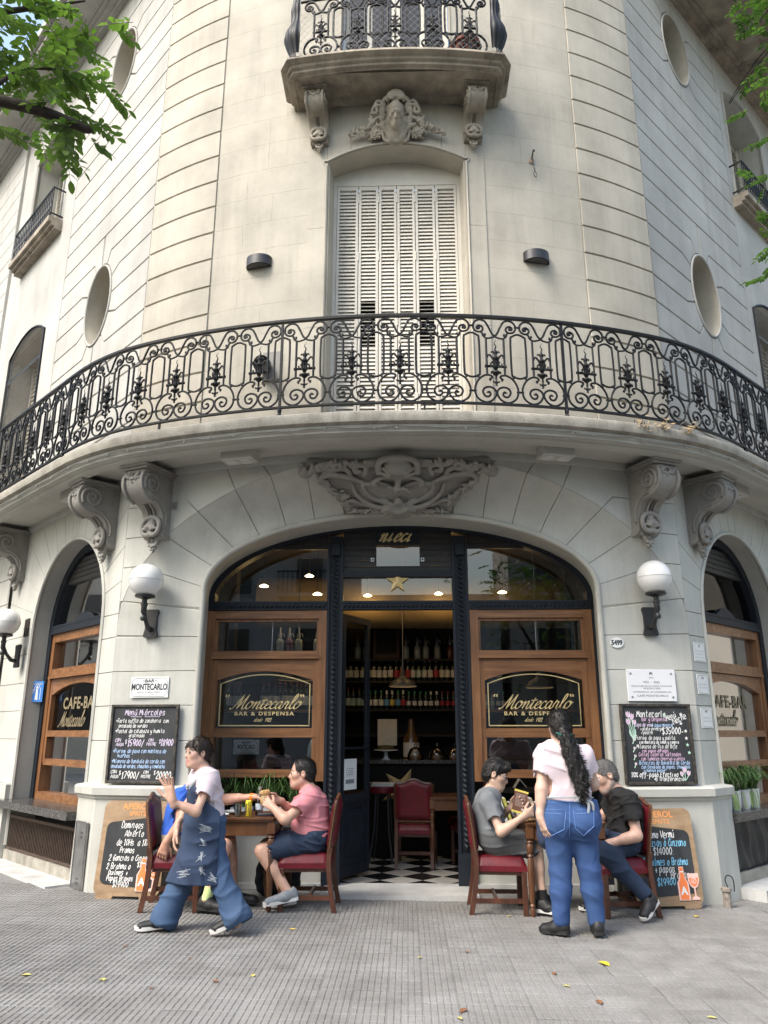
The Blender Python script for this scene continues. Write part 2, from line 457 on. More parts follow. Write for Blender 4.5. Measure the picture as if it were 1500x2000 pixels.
tag(mb.build('kerb', mat('kerb_granite', (.22, .21, .2), .9, var=.3, vs=30, bump=.4, bs=80)), kind='structure')
M_TILE = mat('cement_tile', (.252, .243, .228), .88, var=.3, vs=1.7, bump=.5, bs=110, orand=.10, fine=.2, streak=.5, dirt=(.09, .085, .08), col2=(.235, .23, .22))
def tile_mb(r):
    t = MB(); T = .2; g = .004; nb = 5; nc = 2
    for i in range(nb):
        for j in range(nc):
            x0, x1 = -T/2+g+(T-2*g)*i/nb+.0025, -T/2+g+(T-2*g)*(i+1)/nb-.0025
            y0, y1 = -T/2+g+(T-2*g)*j/nc+.002, -T/2+g+(T-2*g)*(j+1)/nc-.002
            k = .004; zt = r.uniform(-.0008, .0008)
            v = [(x0, y0, -.005), (x1, y0, -.005), (x1, y1, -.005), (x0, y1, -.005), (x0+k, y0+k, zt), (x1-k, y0+k, zt), (x1-k, y1-k, zt), (x0+k, y1-k, zt)]
            t.add(v, [(4, 5, 6, 7), (0, 1, 5, 4), (1, 2, 6, 5), (2, 3, 7, 6), (3, 0, 4, 7)])
    b = .0005; t.add([(-T/2+b, -T/2+b, -.0042), (T/2-b, -T/2+b, -.0042), (T/2-b, T/2-b, -.0042), (-T/2+b, T/2-b, -.0042)], [(0, 1, 2, 3)])
    return t
_r = random.Random(3)
tile_meshes = []
for k in range(5):
    me = tile_mb(_r).mesh('tile', fix=False); me.materials.append(M_TILE); tile_meshes.append(me)
cells = []
for i in range(-46, 47):
    for j in range(-18, 20):
        s, d = i*.2+.05, -2.9+j*.2
        X, Y, _ = L(s, d, 0)
        if Y > 3.6 and abs(X) < .56*Y+.6 and d < .62 + max(0, abs(s)-2.6): cells.append((Y, X, s, d))
cells.sort()
cells = [c for c in cells if c[0] > 4.3]
near = [c for c in cells if abs(c[1]) < .5*c[0]-.05 and c[0] > 4.45][:300]
nset = set(near)
for (Y, X, s, d) in near:
    o = bpy.data.objects.new('tile', _r.choice(tile_meshes)); COL.objects.link(o); o.parent = pave
    o.location = (X, Y, gz(X)+_r.uniform(-.0015, .001)); o.rotation_euler = (_r.uniform(-.004, .004), .012+_r.uniform(-.004, .004), -PSI)
rest = MB()
for c in cells:
    if c in nset: continue
    Y, X, s, d = c; t = tile_mb(_r); q = Matrix.Translation((X, Y, gz(X)+_r.uniform(-.0015, .001))) @ Matrix.Rotation(-PSI, 4, 'Z') @ Matrix.Rotation(.012, 4, 'Y')
    rest.add([q @ Vector(p) for p in t.v], t.f)
tag(rest.build('paving_tiles', M_TILE, pave, fix=False), kind='stuff')

# ================================================================ the corner building
bld = thing('corner_building', 'cream and grey corner building with curved balcony and arched cafe front', 'building')
bld.location = (0, 0, 0)
ZK = lambda k: 5.85+.347*k
# backing walls (seen in the joints)
def backing(fn, s0, s1, z0, z1, name='wall', m=None, n=40):
    mb = MB(); mb.grid(lambda u, v: fn(s0+(s1-s0)*u, z0+(z1-z0)*v, -.0055), n, 1); return mb.build(name, m or M_UP, bld, smooth=30)
backing(FU, .74, 2.07, 4.1, 13.2, n=16); backing(FU, -2.07, -.74, 4.1, 13.2, n=16)
# centre: fine false joints
rb = random.Random(5)
for k in range(-5, 17):
    for sg in (-1, 1):
        z0, z1 = ZK(k), ZK(k+1)
        a = .97 if k < 6 else (.0 if k == 6 else .64)
        cut = a+(2.06-a)*((.42 if k % 2 else .68)+rb.uniform(-.04, .04))
        for (s0, s1) in ((a, cut), (cut, 2.06)):
            p = [(sg*x, z) for x, z in rect(s0, s1, z0, z1)]
            poly_block('stone_block', p, FU, M_UP, bld, g=.0009, dep=.006, cuts=[sg*c for c in rng_cuts(s0, s1)])
# jamb bands and flat arch of the shuttered window
zarc = lambda s: 7.53+.19*(1-(s/.76)**2)
for sg in (-1, 1):
    for z0, z1 in ((4.2, 5.5), (5.5, 6.7), (6.7, 7.53)):
        poly_block('jamb_stone', [(sg*x, z) for x, z in rect(.755, .97, z0, z1)], FU, M_UP, bld, g=.002, dep=.013, front=.012)
e = [-.97, -.76, -.5, -.17, .17, .5, .76, .97]
for i in range(7):
    a, b_ = e[i], e[i+1]
    bot = [(x, zarc(x) if abs(x) <= .76 else 7.53) for x in frange(a, b_, 4)]
    poly_block('arch_stone', bot+[(b_*1.02, 7.932), (a*1.02, 7.932)], FU, M_UP, bld, g=.002, dep=.013, front=.006, cuts=())
# reveal of the window
mb = MB(); pth = [(-.755, 4.2), (-.755, 7.53)]+[(x, zarc(x)) for x in frange(-.74, .74, 12)]+[(.755, 7.53), (.755, 4.2)]
mb.grid(lambda u, v: (lambda p: L(p[0]*(1-.07*v), Up(p[0])+.0+v*.30-.012, p[1]+(.0 if p[1] < 7.5 else .0)))(pth[int(round(u*(len(pth)-1)))]), len(pth)-1, 3)
mb.build('window_reveal', M_UP, bld, smooth=30)
mb = MB()                                       # raised bead round the opening
mb.tube([FU(x, z, .012) for x, z in [(-.775, 4.2), (-.775, 7.5), (-.80, 7.53), (-.80, 7.56)]+[(x, zarc(x)+.025) for x in frange(-.76, .76, 14)]+[(.80, 7.56), (.80, 7.53), (.775, 7.5), (.775, 4.2)]], .014, 6)
mb.build('window_bead', M_UP, bld, smooth=50)
# ---- shutters
win = MB()
zt = 7.42
for x in (-.71, .71): win.box((x, .30, (4.2+7.5)/2), (.05, .06, 3.3))
win = MB(); FS = lambda u, z, dep: L(u, .30+dep, z)
for x in (-.705, .705): win.prism(rect(x-.03, x+.03, 4.2, 7.55), FS, -.02, .04)
top = [(x, zarc(x)+.05) for x in frange(-.735, .735, 10)]
win.prism(top+[(.735, zt), (-.735, zt)], FS, -.018, .05)
win.build('window_frame', M_SHUT, bld)
mb = MB(); mb.prism(rect(-.7, .7, 4.2, 7.45), FS, .12, .14); mb.build('dark_room', M_DARK, bld)
edges = [-.675, -.43, -.205, -.0, .205, .43, .675]
slat_me = {}
for i in range(6):
    x0, x1 = edges[i]+.004, edges[i+1]-.004
    lf = MB(); st = .028
    lf.prism(rect(x0, x0+st, 4.25, zt), FS, -.012, .022); lf.prism(rect(x1-st, x1, 4.25, zt), FS, -.012, .022)
    for z0, z1 in ((4.25, 4.36), (zt-.05, zt)): lf.prism(rect(x0+st, x1-st, z0, z1), FS, -.010, .020)
    leaf = lf.build('shutter', M_SHUT, bld)
    wdt = x1-x0-2*st; key = round(wdt, 3)
    n = 66; za, zb = 4.37, zt-.06; low = MB()
    for j in range(n):
        z = za+(zb-za)*(j+.5)/n
        opened = i in (1, 4) and 5.42 < z < 5.95
        R_ = Matrix.Rotation(math.radians(36 if opened else 64), 4, 'X')
        if j < 16:
            R2 = Matrix.Translation(L((x0+x1)/2, .305, z)) @ Matrix.Rotation(-PSI, 4, 'Z') @ R_
            low.box((0, 0, 0), (wdt-.002, .055, .007), R2); continue
        kk = (key, opened)
        if kk not in slat_me:
            s_ = MB(); s_.box((0, 0, 0), (wdt-.002, .055 if not opened else .045, .007), R_); slat_me[kk] = s_.mesh('slat'); slat_me[kk].materials.append(M_SHUT)
        o = bpy.data.objects.new('slat', slat_me[kk]); COL.objects.link(o); o.parent = leaf
        o.location = L((x0+x1)/2, .305, z); o.rotation_euler = (rb.uniform(-.03, .03), rb.uniform(-.006, .006), -PSI)
    tag(low.build('lower_slats', M_SHUT, leaf), kind='stuff')
    for hz in (4.8, 5.7, 6.5, 7.25):
        if i < 5: h = MB(); h.box((0, 0, 0), (.012, .012, .11)); o = h.build('hinge', M_SHUT, leaf); o.location = L(edges[i+1], .284, hz); o.rotation_euler.z = -PSI
# ---- rusticated curved strips and flat side walls, with oval niches
OV = [(1.45, 6.87, .38, .56), (1.50, 10.9, .38, .57)]
for sg in (-1, 1):
    backing(FU, sg*2.05, sg*2.96, 4.1, 13.2, n=16)
    for k in range(-5, 18):
        poly_block('stone_course', [(sg*x, z) for x, z in rect(2.062, 2.948, ZK(k), ZK(k+1))], FU, M_UP, bld, g=.014, dep=.042, front=.012, cuts=[sg*c for c in rng_cuts(2.062, 2.948, .1)])
    FSd = side_fn(sg, Up, 2.95); TE = 2.86
    # backing with oval holes
    for (z0, z1, ov) in ((4.1, 8.9, OV[0]), (8.9, 13.2, OV[1])):
        tc, zc, a, b_ = ov; mb = MB(); n = 48; v = []; f = []
        for i in range(n):
            th = 2*pi*i/n; c, s_ = cos(th), sin(th)
            v.append(FSd(tc+a*c, zc+b_*s_, -.031))
            k = min((TE-tc if c > 0 else tc)/max(abs(c), 1e-6), ((z1-zc) if s_ > 0 else (zc-z0))/max(abs(s_), 1e-6)); v.append(FSd(tc+k*c, zc+k*s_, -.031))
        for i in range(n):
            j = (i+1) % n; f.append((2*i, 2*i+1, 2*j+1, 2*j))
        mb.add(v, f)
        for (ct, cz) in ((0, z0), (0, z1), (TE, z0), (TE, z1)):   # corners left by the fan
            pass
        mb.build('wall', M_UPS, bld)
        mb = MB(); mb.grid(lambda u, w_: FSd(tc+a*cos(2*pi*u), zc+b_*sin(2*pi*u), -.42*w_), 48, 4); mb.build('oval_reveal', M_UP, bld, smooth=40)
        mb = MB(); mb.add([FSd(tc+a*1.02*cos(2*pi*i/n), zc+b_*1.02*sin(2*pi*i/n), -.40) for i in range(n)], [tuple(range(n))]); mb.build('oval_back', M_UP, bld)
        mb = MB(); mb.tube([FSd(tc+(a+.012)*cos(2*pi*i/n), zc+(b_+.012)*sin(2*pi*i/n), .0) for i in range(n)], .016, 6, closed=True); mb.build('oval_rim', M_UPS, bld, smooth=50)
        for i in range(7):                         # joints of the oval's lining
            th = pi*(.12+.3*i); mb = MB(); mb.box((0, 0, 0), (.3, .008, .008))
    for k in range(-5, 18):
        z0, z1 = ZK(k), ZK(k+1); done = False
        for (tc, zc, a, b_) in OV:
            ao, bo = a+.27, b_+.22
            def jn(z, side):
                q = (z-zc)/bo
                if abs(q) >= 1: return None
                th = math.asin(q); return (tc+side*ao*cos(th), z), th
            j0, j1 = jn(z0, 1), jn(z1, 1)
            if j0 is None and j1 is None: continue
            done = True
            ax = a+.03; bx = b_+.03
            def arc(t0, t1, side, n=6): return [(tc+side*ax*cos(t), zc+bx*sin(t)) for t in frange(t0, t1, n)]
            if j0 and j1:
                for side, te in ((-1, 0), (1, TE)):
                    p0, p1 = jn(z0, side), jn(z1, side)
                    poly_block('stone_course', [(te, z0), p0[0]]+arc(p0[1], p1[1], side)+[p1[0], (te, z1)], FSd, M_UPS, bld, g=.0135, dep=.032)
            elif j0:                               # over the top
                q = jn(z0, -1); ar = arc(q[1], pi/2, -1, 8)
                poly_block('stone_course', [(0, z0), q[0]]+ar+[(tc-.012, z1), (0, z1)], FSd, M_UPS, bld, g=.0135, dep=.032)
                q = jn(z0, 1); ar = arc(q[1], pi/2, 1, 8)
                poly_block('stone_course', [(TE, z0), q[0]]+ar+[(tc+.012, z1), (TE, z1)], FSd, M_UPS, bld, g=.0135, dep=.032)
            else:
                q = jn(z1, -1); ar = arc(q[1], -pi/2, -1, 8)
                poly_block('stone_course', [(0, z1), q[0]]+ar+[(tc-.012, z0), (0, z0)], FSd, M_UPS, bld, g=.0135, dep=.032)
                q = jn(z1, 1); ar = arc(q[1], -pi/2, 1, 8)
                poly_block('stone_course', [(TE, z1), q[0]]+ar+[(tc+.012, z0), (TE, z0)], FSd, M_UPS, bld, g=.0135, dep=.032)
            break
        if not done: poly_block('stone_course', rect(0, TE, z0, z1), FSd, M_UPS, bld, g=.0135, dep=.032)
    # window bay beyond the rusticated part
    T1 = 5.7; wx0, wx1 = (3.42, 4.95) if sg < 0 else (3.05, 4.55)
    def bay(poly, m=M_UPS, name='wall', f0=.0, d=.05): b2 = MB(); b2.prism(poly, lambda u, z, o: FSd(u, z, -o), f0, f0+d, back=False); return b2.build(name, m, bld)
    wins = [(4.3, 7.35), (9.2, 11.2)]
    bay(rect(TE, wx0, 4.1, 13.2)); bay(rect(wx1, T1, 4.1, 13.2))
    zprev = 4.1
    for (wz0, wz1) in wins:
        bay(rect(wx0, wx1, zprev, wz0)); zprev = wz1+.3
        arcp = [(t, wz1+.24*(1-((t-(wx0+wx1)/2)/((wx1-wx0)/2))**2)) for t in frange(wx0, wx1, 10)]
        bay(arcp+[(wx1, zprev), (wx0, zprev)])
        mb = MB(); pp = [(wx0, wz0)]+arcp+[(wx1, wz0)]
        mb.grid(lambda u, v: FSd(pp[int(round(u*(len(pp)-1)))][0], pp[int(round(u*(len(pp)-1)))][1], -.45*v), len(pp)-1, 1); mb.build('window_reveal', M_UPS, bld)
        wf = MB(); wf.tube([FSd(t, z, .012) for t, z in pp], .02, 4); fr_ = wf.build('window_frame', M_IRON if wz0 < 5 else M_UPS, bld)
        sh = MB(); sh.prism(arcp+[(wx1, wz0), (wx0, wz0)], lambda u, z, o: FSd(u, z, -o), .40, .43); sh.build('shutter', M_SHUT, fr_)
        mm = (wx0+wx1)/2
        st_ = MB()
        for x in (wx0+.03, mm-.03, mm+.03, wx1-.03): st_.prism(rect(x-.025, x+.025, wz0, wz1-.02), lambda u, z, o: FSd(u, z, -o), .36, .395)
        st_.build('shutter_stile', M_SHUT, fr_)
        n = int((wz1-wz0)/.075); sl = MB()
        for i in range(n):
            z = wz0+.04+i*.075
            for (a0, a1) in ((wx0+.06, mm-.06), (mm+.06, wx1-.06)): sl.prism(rect(a0, a1, z, z+.05), lambda u, zz, o: FSd(u, zz, -o-(zz-z)*.4), .372, .39)
        tag(sl.build('shutter_slats', M_SHUT, fr_), kind='stuff')
        if wz0 < 5:                                # wire mesh in the lower window
            nm = MB()
            for i in range(1, 30): t = wx0+(wx1-wx0)*i/30; nm.tube([FSd(t, wz0, -.02), FSd(t, wz1+.1, -.02)], .0022, 3, cap=False)
            for i in range(1, 58): z = wz0+i*.053; nm.tube([FSd(wx0, z, -.02), FSd(wx1, z, -.02)], .0022, 3, cap=False)
            tag(nm.build('wire_mesh', mat('old_wire', (.10, .08, .06), .7), fr_), kind='stuff')
            tb = MB(); tb.tube([FSd(wx0, wz1-.42, .0), FSd(wx1, wz1-.42, .0)], .018, 4); tb.build('crossbar', mat('blue_grey_bar', (.2, .23, .27), .5), fr_)
    bay(rect(wx0, wx1, zprev, 13.2))
    # small balconet of the upper window
    sl_ = MB()
    for (o0, o1, z0, z1) in ((-.02, .22, 9.08, 9.17), (-.02, .17, 9.03, 9.08), (-.02, .12, 8.98, 9.03)):
        sl_.prism(rect(wx0-.14, wx1+.14, z0, z1), lambda u, z, o: FSd(u, z, o), o1, o0)
    bal = sl_.build('window_ledge', M_SLABU, bld)
    rl = MB()
    for z in (9.25, 9.72): rl.tube([FSd(wx0-.1, z, .0), FSd(wx0-.1, z, .18), FSd(wx1+.1, z, .18), FSd(wx1+.1, z, .0)], .016, 5)
    n = 22
    for i in range(n+1):
        t = wx0-.1+(wx1-wx0+.2)*i/n; rl.tube([FSd(t, 9.17, .18), FSd(t, 9.72, .18)], .009, 4)
        if i < n: tcn = t+(wx1-wx0+.2)/n/2; rl.tube([FSd(tcn+.026*cos(q), 9.46+.1*sin(q), .18) for q in frange(0, 2*pi, 10)], .008, 4)
    rl.build('balconet_rail', M_IRON, bal, smooth=50)
    # next rusticated pilaster and the storey above
    for k in range(-5, 18): poly_block('stone_course', rect(T1, T1+3.2, ZK(k), ZK(k+1)), FSd, M_UPS, bld, g=.009, dep=.022, front=.05)
    mb = MB(); mb.grid(lambda u, v: FSd(T1-.02+12*u, 3+10.2*v, .029), 1, 1); mb.prism(rect(T1-.03, T1+.004, 4.1, 13.2), lambda u, z, o: FSd(u, z, -o), -.049, .04); mb.build('wall', M_UPS, bld)
    zs = 12.0 if sg > 0 else 12.45
    cs = MB()
    for (o1, z0, z1) in ((.06, zs-.16, zs-.10), (.14, zs-.10, zs-.04), (.2, zs-.04, zs), (1.15 if sg > 0 else .6, zs, zs+.10), (1.25 if sg > 0 else .68, zs+.10, zs+.25)):
        cs.prism(rect(.55, 18, z0, z1), lambda u, z, o: FSd(u, z, o), o1, -.03)
    cs.build('upper_balcony_slab', M_SLABU if sg > 0 else M_UPS, bld)
# ---- upper centre opening: door behind the small balcony
FO = lambda u, z, dep: L(u, dep, z)
mb = MB(); mb.grid(lambda u, v: (lambda p: FO(p[0], p[1], .02+.35*v))(((-.64, 8.3), (-.64, 11.6), (.64, 11.6), (.64, 8.3))[int(round(u*3))]), 3, 1); mb.build('door_reveal', M_UP, bld)
dr = MB()
for x in (-.6, -.32, -.02, .02, .32, .6): dr.prism(rect(x-.03, x+.03, 8.4, 11.6), FO, .33, .38)
dr.prism(rect(-.6, .6, 8.4, 8.62), FO, .335, .375)
drf = dr.build('balcony_door', M_SHUT, bld)
pn = MB()
for a, b_ in ((-.57, -.35), (-.29, -.05), (.05, .29), (.35, .57)): pn.prism(rect(a, b_, 8.62, 11.6), FO, .352, .356)
pn.build('pane', glass('door_glass', (.85, .88, .88), 1.2), drf)
ct = MB(); ct.grid(lambda u, v: FO(-.58+1.16*u, 8.45+3.1*v, .46+.02*sin(u*60)), 80, 1); ct.build('curtain', mat('white_curtain', (.72, .72, .70), .9), drf)

# ================================================================ ground floor stone front
CI = lambda s: 2.83+.78*sqrt(max(0, 1-(s/1.97)**2))
CO = lambda s: 2.46+1.61*sqrt(max(0, 1-(s/2.87)**2))
def PO(s, z): return L(s, Wp(s), z)
def PI_(s, z): return L(s, .52, z)
def splay(sg, oa, ob, ia, ib, n=8, name='stone_block', m=M_GR):
    """one stone of the splayed arch: outer edge oa..ob on the wall, inner edge ia..ib on the ring"""
    def edge(p, q, C, lim):
        out = []
        for i in range(n+1):
            u = i/n
            if p[1] <= (2.46 if C is CO else 2.83) and q[1] <= (2.46 if C is CO else 2.83): out.append((p[0]+(q[0]-p[0])*u, p[1]+(q[1]-p[1])*u)); continue
            a = lim
            tp, tq = [math.acos(max(-1, min(1, x[0]/a))) if x[1] > (2.46 if C is CO else 2.83) else 0 for x in (p, q)]
            t = tp+(tq-tp)*u; s = a*cos(t)
            z = C(s) if t > 0 else (p[1]+(q[1]-p[1])*u)
            out.append((s, z))
        return out
    o, i_ = edge(oa, ob, CO, 2.87), edge(ia, ib, CI, 1.97)
    mb = MB(); g = .006; dep = .014; nv = 6
    def pt(u, v, sink=0):
        k = u*n; a = min(int(k), n-1); fr = k-a
        so, zo = [o[a][j]+(o[a+1][j]-o[a][j])*fr for j in (0, 1)]; si, zi = [i_[a][j]+(i_[a+1][j]-i_[a][j])*fr for j in (0, 1)]
        A = Vector(PO(sg*so, zo)); B = Vector(PI_(sg*si, zi)); P = A.lerp(B, v)
        # a gentle swell, deeper towards the crown
        c = Vector((0, 1, .0))*(.10*sin(pi*v)*min(1, max(0, (zo-2.6)/1.4)))
        return P+c+Vector((0, 1, .3))*sink
    ln = (Vector(pt(0, .5))-Vector(pt(1, .5))).length; gu = g/max(ln, .05)
    us = [0, gu]+frange(gu, 1-gu, n)[1:-1]+[1-gu, 1]
    v_ = []; f = []
    for iu, u in enumerate(us):
        for jv in range(nv+1):
            v_.append(pt(u, jv/nv, dep if iu in (0, len(us)-1) else 0))
    for a in range(len(us)-1):
        for b in range(nv): f.append((a*(nv+1)+b, (a+1)*(nv+1)+b, (a+1)*(nv+1)+b+1, a*(nv+1)+b+1))
    mb.add(v_, f); return mb.build(name, m, bld, smooth=25)
J = [((2.87, .86), (1.97, .86)), ((2.87, 1.37), (1.97, 1.37)), ((2.87, 1.70), (1.97, 1.70)), ((2.87, 2.03), (1.97, 2.03)), ((2.87, 2.38), (1.97, 2.36)),
     ((2.8273, 2.74), (1.97, 2.62)), ((2.645, 3.09), (1.969, 2.852)), ((2.37, 3.36), (1.88, 3.063)), ((2.03, 3.60), (1.67, 3.24)), ((1.63, 3.80), (1.42, 3.37)), ((1.27, 3.91), (1.15, 3.46)), ((.92, 3.98), (.86, 3.53)), ((.62, 4.03), (.55, 3.58))]
for sg in (-1, 1):
    for a, b_ in zip(J, J[1:]): splay(sg, a[0], b_[0], a[1], b_[1])
splay(1, J[-1][0], (-J[-1][0][0], J[-1][0][1]), J[-1][1], (-J[-1][1][0], J[-1][1][1]), 12, 'keystone', M_ORN)
# stones of the wall outside the arch
def oarc(s0, s1, n=8): return [(s, CO(s)) for s in frange(s0, s1, n)]
TOPZ = 4.03
for sg in (-1, 1):
    P_ = [oarc(2.869, 2.8273)+[(2.87, 2.74)],
          oarc(2.8273, 2.645)+[(2.87, 3.09), (2.87, 2.74)],
          oarc(2.645, 2.37)+[(2.45, 3.40), (2.87, 3.40), (2.87, 3.09)],
          oarc(2.37, 2.03)+[(2.16, 3.73), (2.87, 3.73), (2.87, 3.40), (2.45, 3.40)],
          oarc(2.03, 1.63)+[(1.74, TOPZ), (2.87, TOPZ), (2.87, 3.73), (2.16, 3.73)],
          oarc(1.63, 1.27)+[(1.36, TOPZ), (1.74, TOPZ)],
          oarc(1.27, .92)+[(.97, TOPZ), (1.36, TOPZ)]]
    for p in P_[1:]: poly_block('stone_block', [(sg*x, z) for x, z in p], FW, M_GR, bld, g=.006, dep=.014, cuts=[sg*c for c in rng_cuts(.9, 2.9, .12)])
    mb = MB(); mb.grid(lambda u, v: FW(sg*(.6+2.28*u), CO(.6+2.28*u)+(4.12-CO(.6+2.28*u))*v, -.0135), 30, 1); mb.build('wall', M_GR, bld)
    # side wall with the round-headed window
    FG = side_fn(sg, Wp, 2.87); tl, tr, tcn, hw, zs_ = .36, 2.42, 1.39, 1.03, 2.62
    crown = zs_+hw
    for z0, z1 in zip([.86, 1.37, 1.70, 2.03, 2.38], [1.37, 1.70, 2.03, 2.38, 2.62]):
        poly_block('stone_block', rect(0, tl, z0, z1), FG, M_GR, bld, g=.006, dep=.014)
        poly_block('stone_block', rect(tr, tr+.95, z0, z1), FG, M_GR, bld, g=.006, dep=.014)
    angs = [0, .24, .47, .69, .9, 1.1, 1.3, 1.49]; angs = angs+[pi-a for a in angs[::-1]]
    def outer(th):
        c, s_ = cos(th), sin(th); xr, zt_ = tr+.95-tcn, TOPZ-zs_
        if abs(c) < 1e-6: return (tcn, TOPZ)
        lim = (tr+.95-tcn) if c > 0 else tcn
        k = min(lim/abs(c), zt_/max(s_, 1e-6)); return (tcn+k*c, zs_+k*s_)
    for a, b_ in zip(angs, angs[1:]):
        po = [outer(a), outer(b_)]
        for cx in (0, tr+.95):
            ca = math.atan2(TOPZ-zs_, cx-tcn)
            if a < ca < b_: po.insert(1, (cx, TOPZ))
        poly = [(tcn+hw*cos(t), zs_+hw*sin(t)) for t in frange(b_, a, 5)]
        poly_block('stone_block', poly+po, FG, M_GR, bld, g=.005, dep=.012)
    mb = MB(); pp = [(tl, .2)]+[(tcn-hw*cos(t), zs_+hw*sin(t)) for t in frange(0, pi, 20)]+[(tr, .2)]
    mb.grid(lambda u, v: FG(*pp[int(round(u*(len(pp)-1)))], -.013-.32*v), len(pp)-1, 2); mb.build('window_reveal', M_GR, bld, smooth=30)
    lp = MB(); lp.tube([FG(t+(.02 if t > tcn else -.02)*0, z, .004) for t, z in pp], .022, 6); lp.build('window_bead', M_GR, bld, smooth=50)
    # wall beyond
    for z0, z1 in zip([.3, .86, 1.37, 1.70, 2.03, 2.38, 2.74, 3.1, 3.45, 3.8], [.86, 1.37, 1.70, 2.03, 2.38, 2.74, 3.1, 3.45, 3.8, 4.1]):
        poly_block('stone_block', rect(tr+.95, tr+6, z0, z1), FG, M_GR, bld, g=.008, dep=.014, front=.05)
    # plinth round the pier
    path = [(sg*x, d) for x, d in ((1.97, .525), (2.42, .585), (2.87, Wp(2.87)), (2.87+.27, Wp(2.87)+.27))]
    if sg < 0: path = path[::-1]
    sweep(path, [(-.03, -.1), (.07, -.1), (.06, .84), (-.03, .84)]).build('plinth', M_GR, bld)
    path2 = path
    pc = sweep(path2, [(-.03, .835), (.065, .835), (.075, .85), (.075, .865), (.105, .88), (.11, .945), (.09, .96), (-.03, .975)]); pc.build('plinth_cornice', M_GR, bld)
    p3 = [L(0, 0, 0)]
    b4 = MB(); b4.prism(rect(tr+.002, tr+6, .2, 4.1), lambda u, z, o: FG(u, z, o), -.0125, -.2); b4.build('wall', M_GR, bld)
    b3 = MB(); b3.prism([(tr+.004, -.1), (tr+6, -.1), (tr+6, .86), (tr+.004, .86)], lambda u, z, o: FG(u, z, o), .08, -.2); b3.build('plinth', M_GR, bld)
# lip round the big arch and its reveal
ring = [(1.97, .0), (1.97, 1.4), (1.97, 2.83)]+[(1.97*cos(t), 2.83+.78*sin(t)) for t in frange(.06, pi-.06, 40)]+[(-1.97, 2.83), (-1.97, 1.4), (-1.97, 0)]
mb = MB(); mb.tube([L(s*1.0, .515, z) for s, z in ring], .03, 8); mb.build('arch_lip', M_MOULD, bld, smooth=50)
mb = MB(); mb.grid(lambda u, v: L(ring[int(round(u*(len(ring)-1)))][0]*(1+.035*(v > 0)), .52+.5*v, ring[int(round(u*(len(ring)-1)))][1]), len(ring)-1, 1); mb.build('arch_reveal', M_GR, bld, smooth=30)
# ================================================================ long balcony
pathR = [(s, Rp(s)) for s in [-9, -6.5, -4.8, -3.9]+frange(-3.4, 3.4, 40)+[3.9, 4.8, 6.5, 9]]
sweep(pathR, [(-.8, 4.115), (-.8, 4.262), (.06, 4.258), (.10, 4.235), (.11, 4.20), (.095, 4.145), (.06, 4.13), (-.2, 4.115)]).build('balcony_slab', M_SLAB, bld, smooth=35)
sweep(pathR, [(-.25, 4.116), (.052, 4.127), (.045, 4.10), (.02, 4.085), (.018, 4.07), (-.05, 4.062), (-.055, 4.045), (-.075, 4.035), (-.15, 4.03), (-.165, 4.045), (-.17, 4.095)]).build('balcony_moulding', M_MOULD, bld, smooth=35)
sweep(pathR, [(-.16, 4.095), (-.16, 4.11), (-1.1, 4.11), (-1.1, 4.095)]).build('balcony_soffit', M_SOFF, bld, smooth=35)
pathW = [(s, Wp(s)) for s in frange(-2.85, 2.85, 40)]
pathW = [(-9, Wp(9)), (-4, Wp(4))]+pathW+[(4, Wp(4)), (9, Wp(9))]
sweep(pathW, [(-.03, 4.02), (.02, 4.02), (.03, 4.04), (.03, 4.094), (-.03, 4.094)]).build('soffit_moulding', M_MOULD, bld, smooth=35)
# string of small bulbs along the cornice
cw = MB(); bul = []
r5 = random.Random(11); pts = []
def rail_at(s, o, z): n = nrm(Rp, s); return L(s+n[0]*o, Rp(s)+n[1]*o, z)
for i, s in enumerate(frange(-5.0, 4.4, 94)):
    pts.append(rail_at(s, .05, 4.10+.008*sin(i*.9)+.006*sin(i*2.3)))
cw.tube(pts, .0032, 4)
ls = thing('light_string', 'thin grey cable with tiny bulbs strung along the balcony cornice', 'string lights', L(0, -.6, 4.1))
cab = cw.build('cable', mat('grey_cable', (.22, .21, .19), .6), ls); cab.matrix_parent_inverse = Matrix.Translation(-ls.location)
bm_ = MB(); bm_.lathe([(0, -.018), (.008, -.014), (.01, -.004), (.006, .008), (.004, .014), (0, .014)], 8); bme = bm_.mesh('bulb', 60); bme.materials.append(mat('clear_bulb', (.26, .255, .24), .5, spec=.2))
for s in (-4.4, -4.0, -3.7, -3.4, -3.1, -2.85, -2.6, -2.4, -2.2, -2.0, -1.75, -1.5, -1.0, -.65, -.2, .0, .62, 1.6, 1.8, 2.3, 2.75, 2.95, 3.3, 3.7):
    o = bpy.data.objects.new('bulb', bme); COL.objects.link(o); o.parent = ls; o.location = Vector(rail_at(s, .056, 4.092))-ls.location
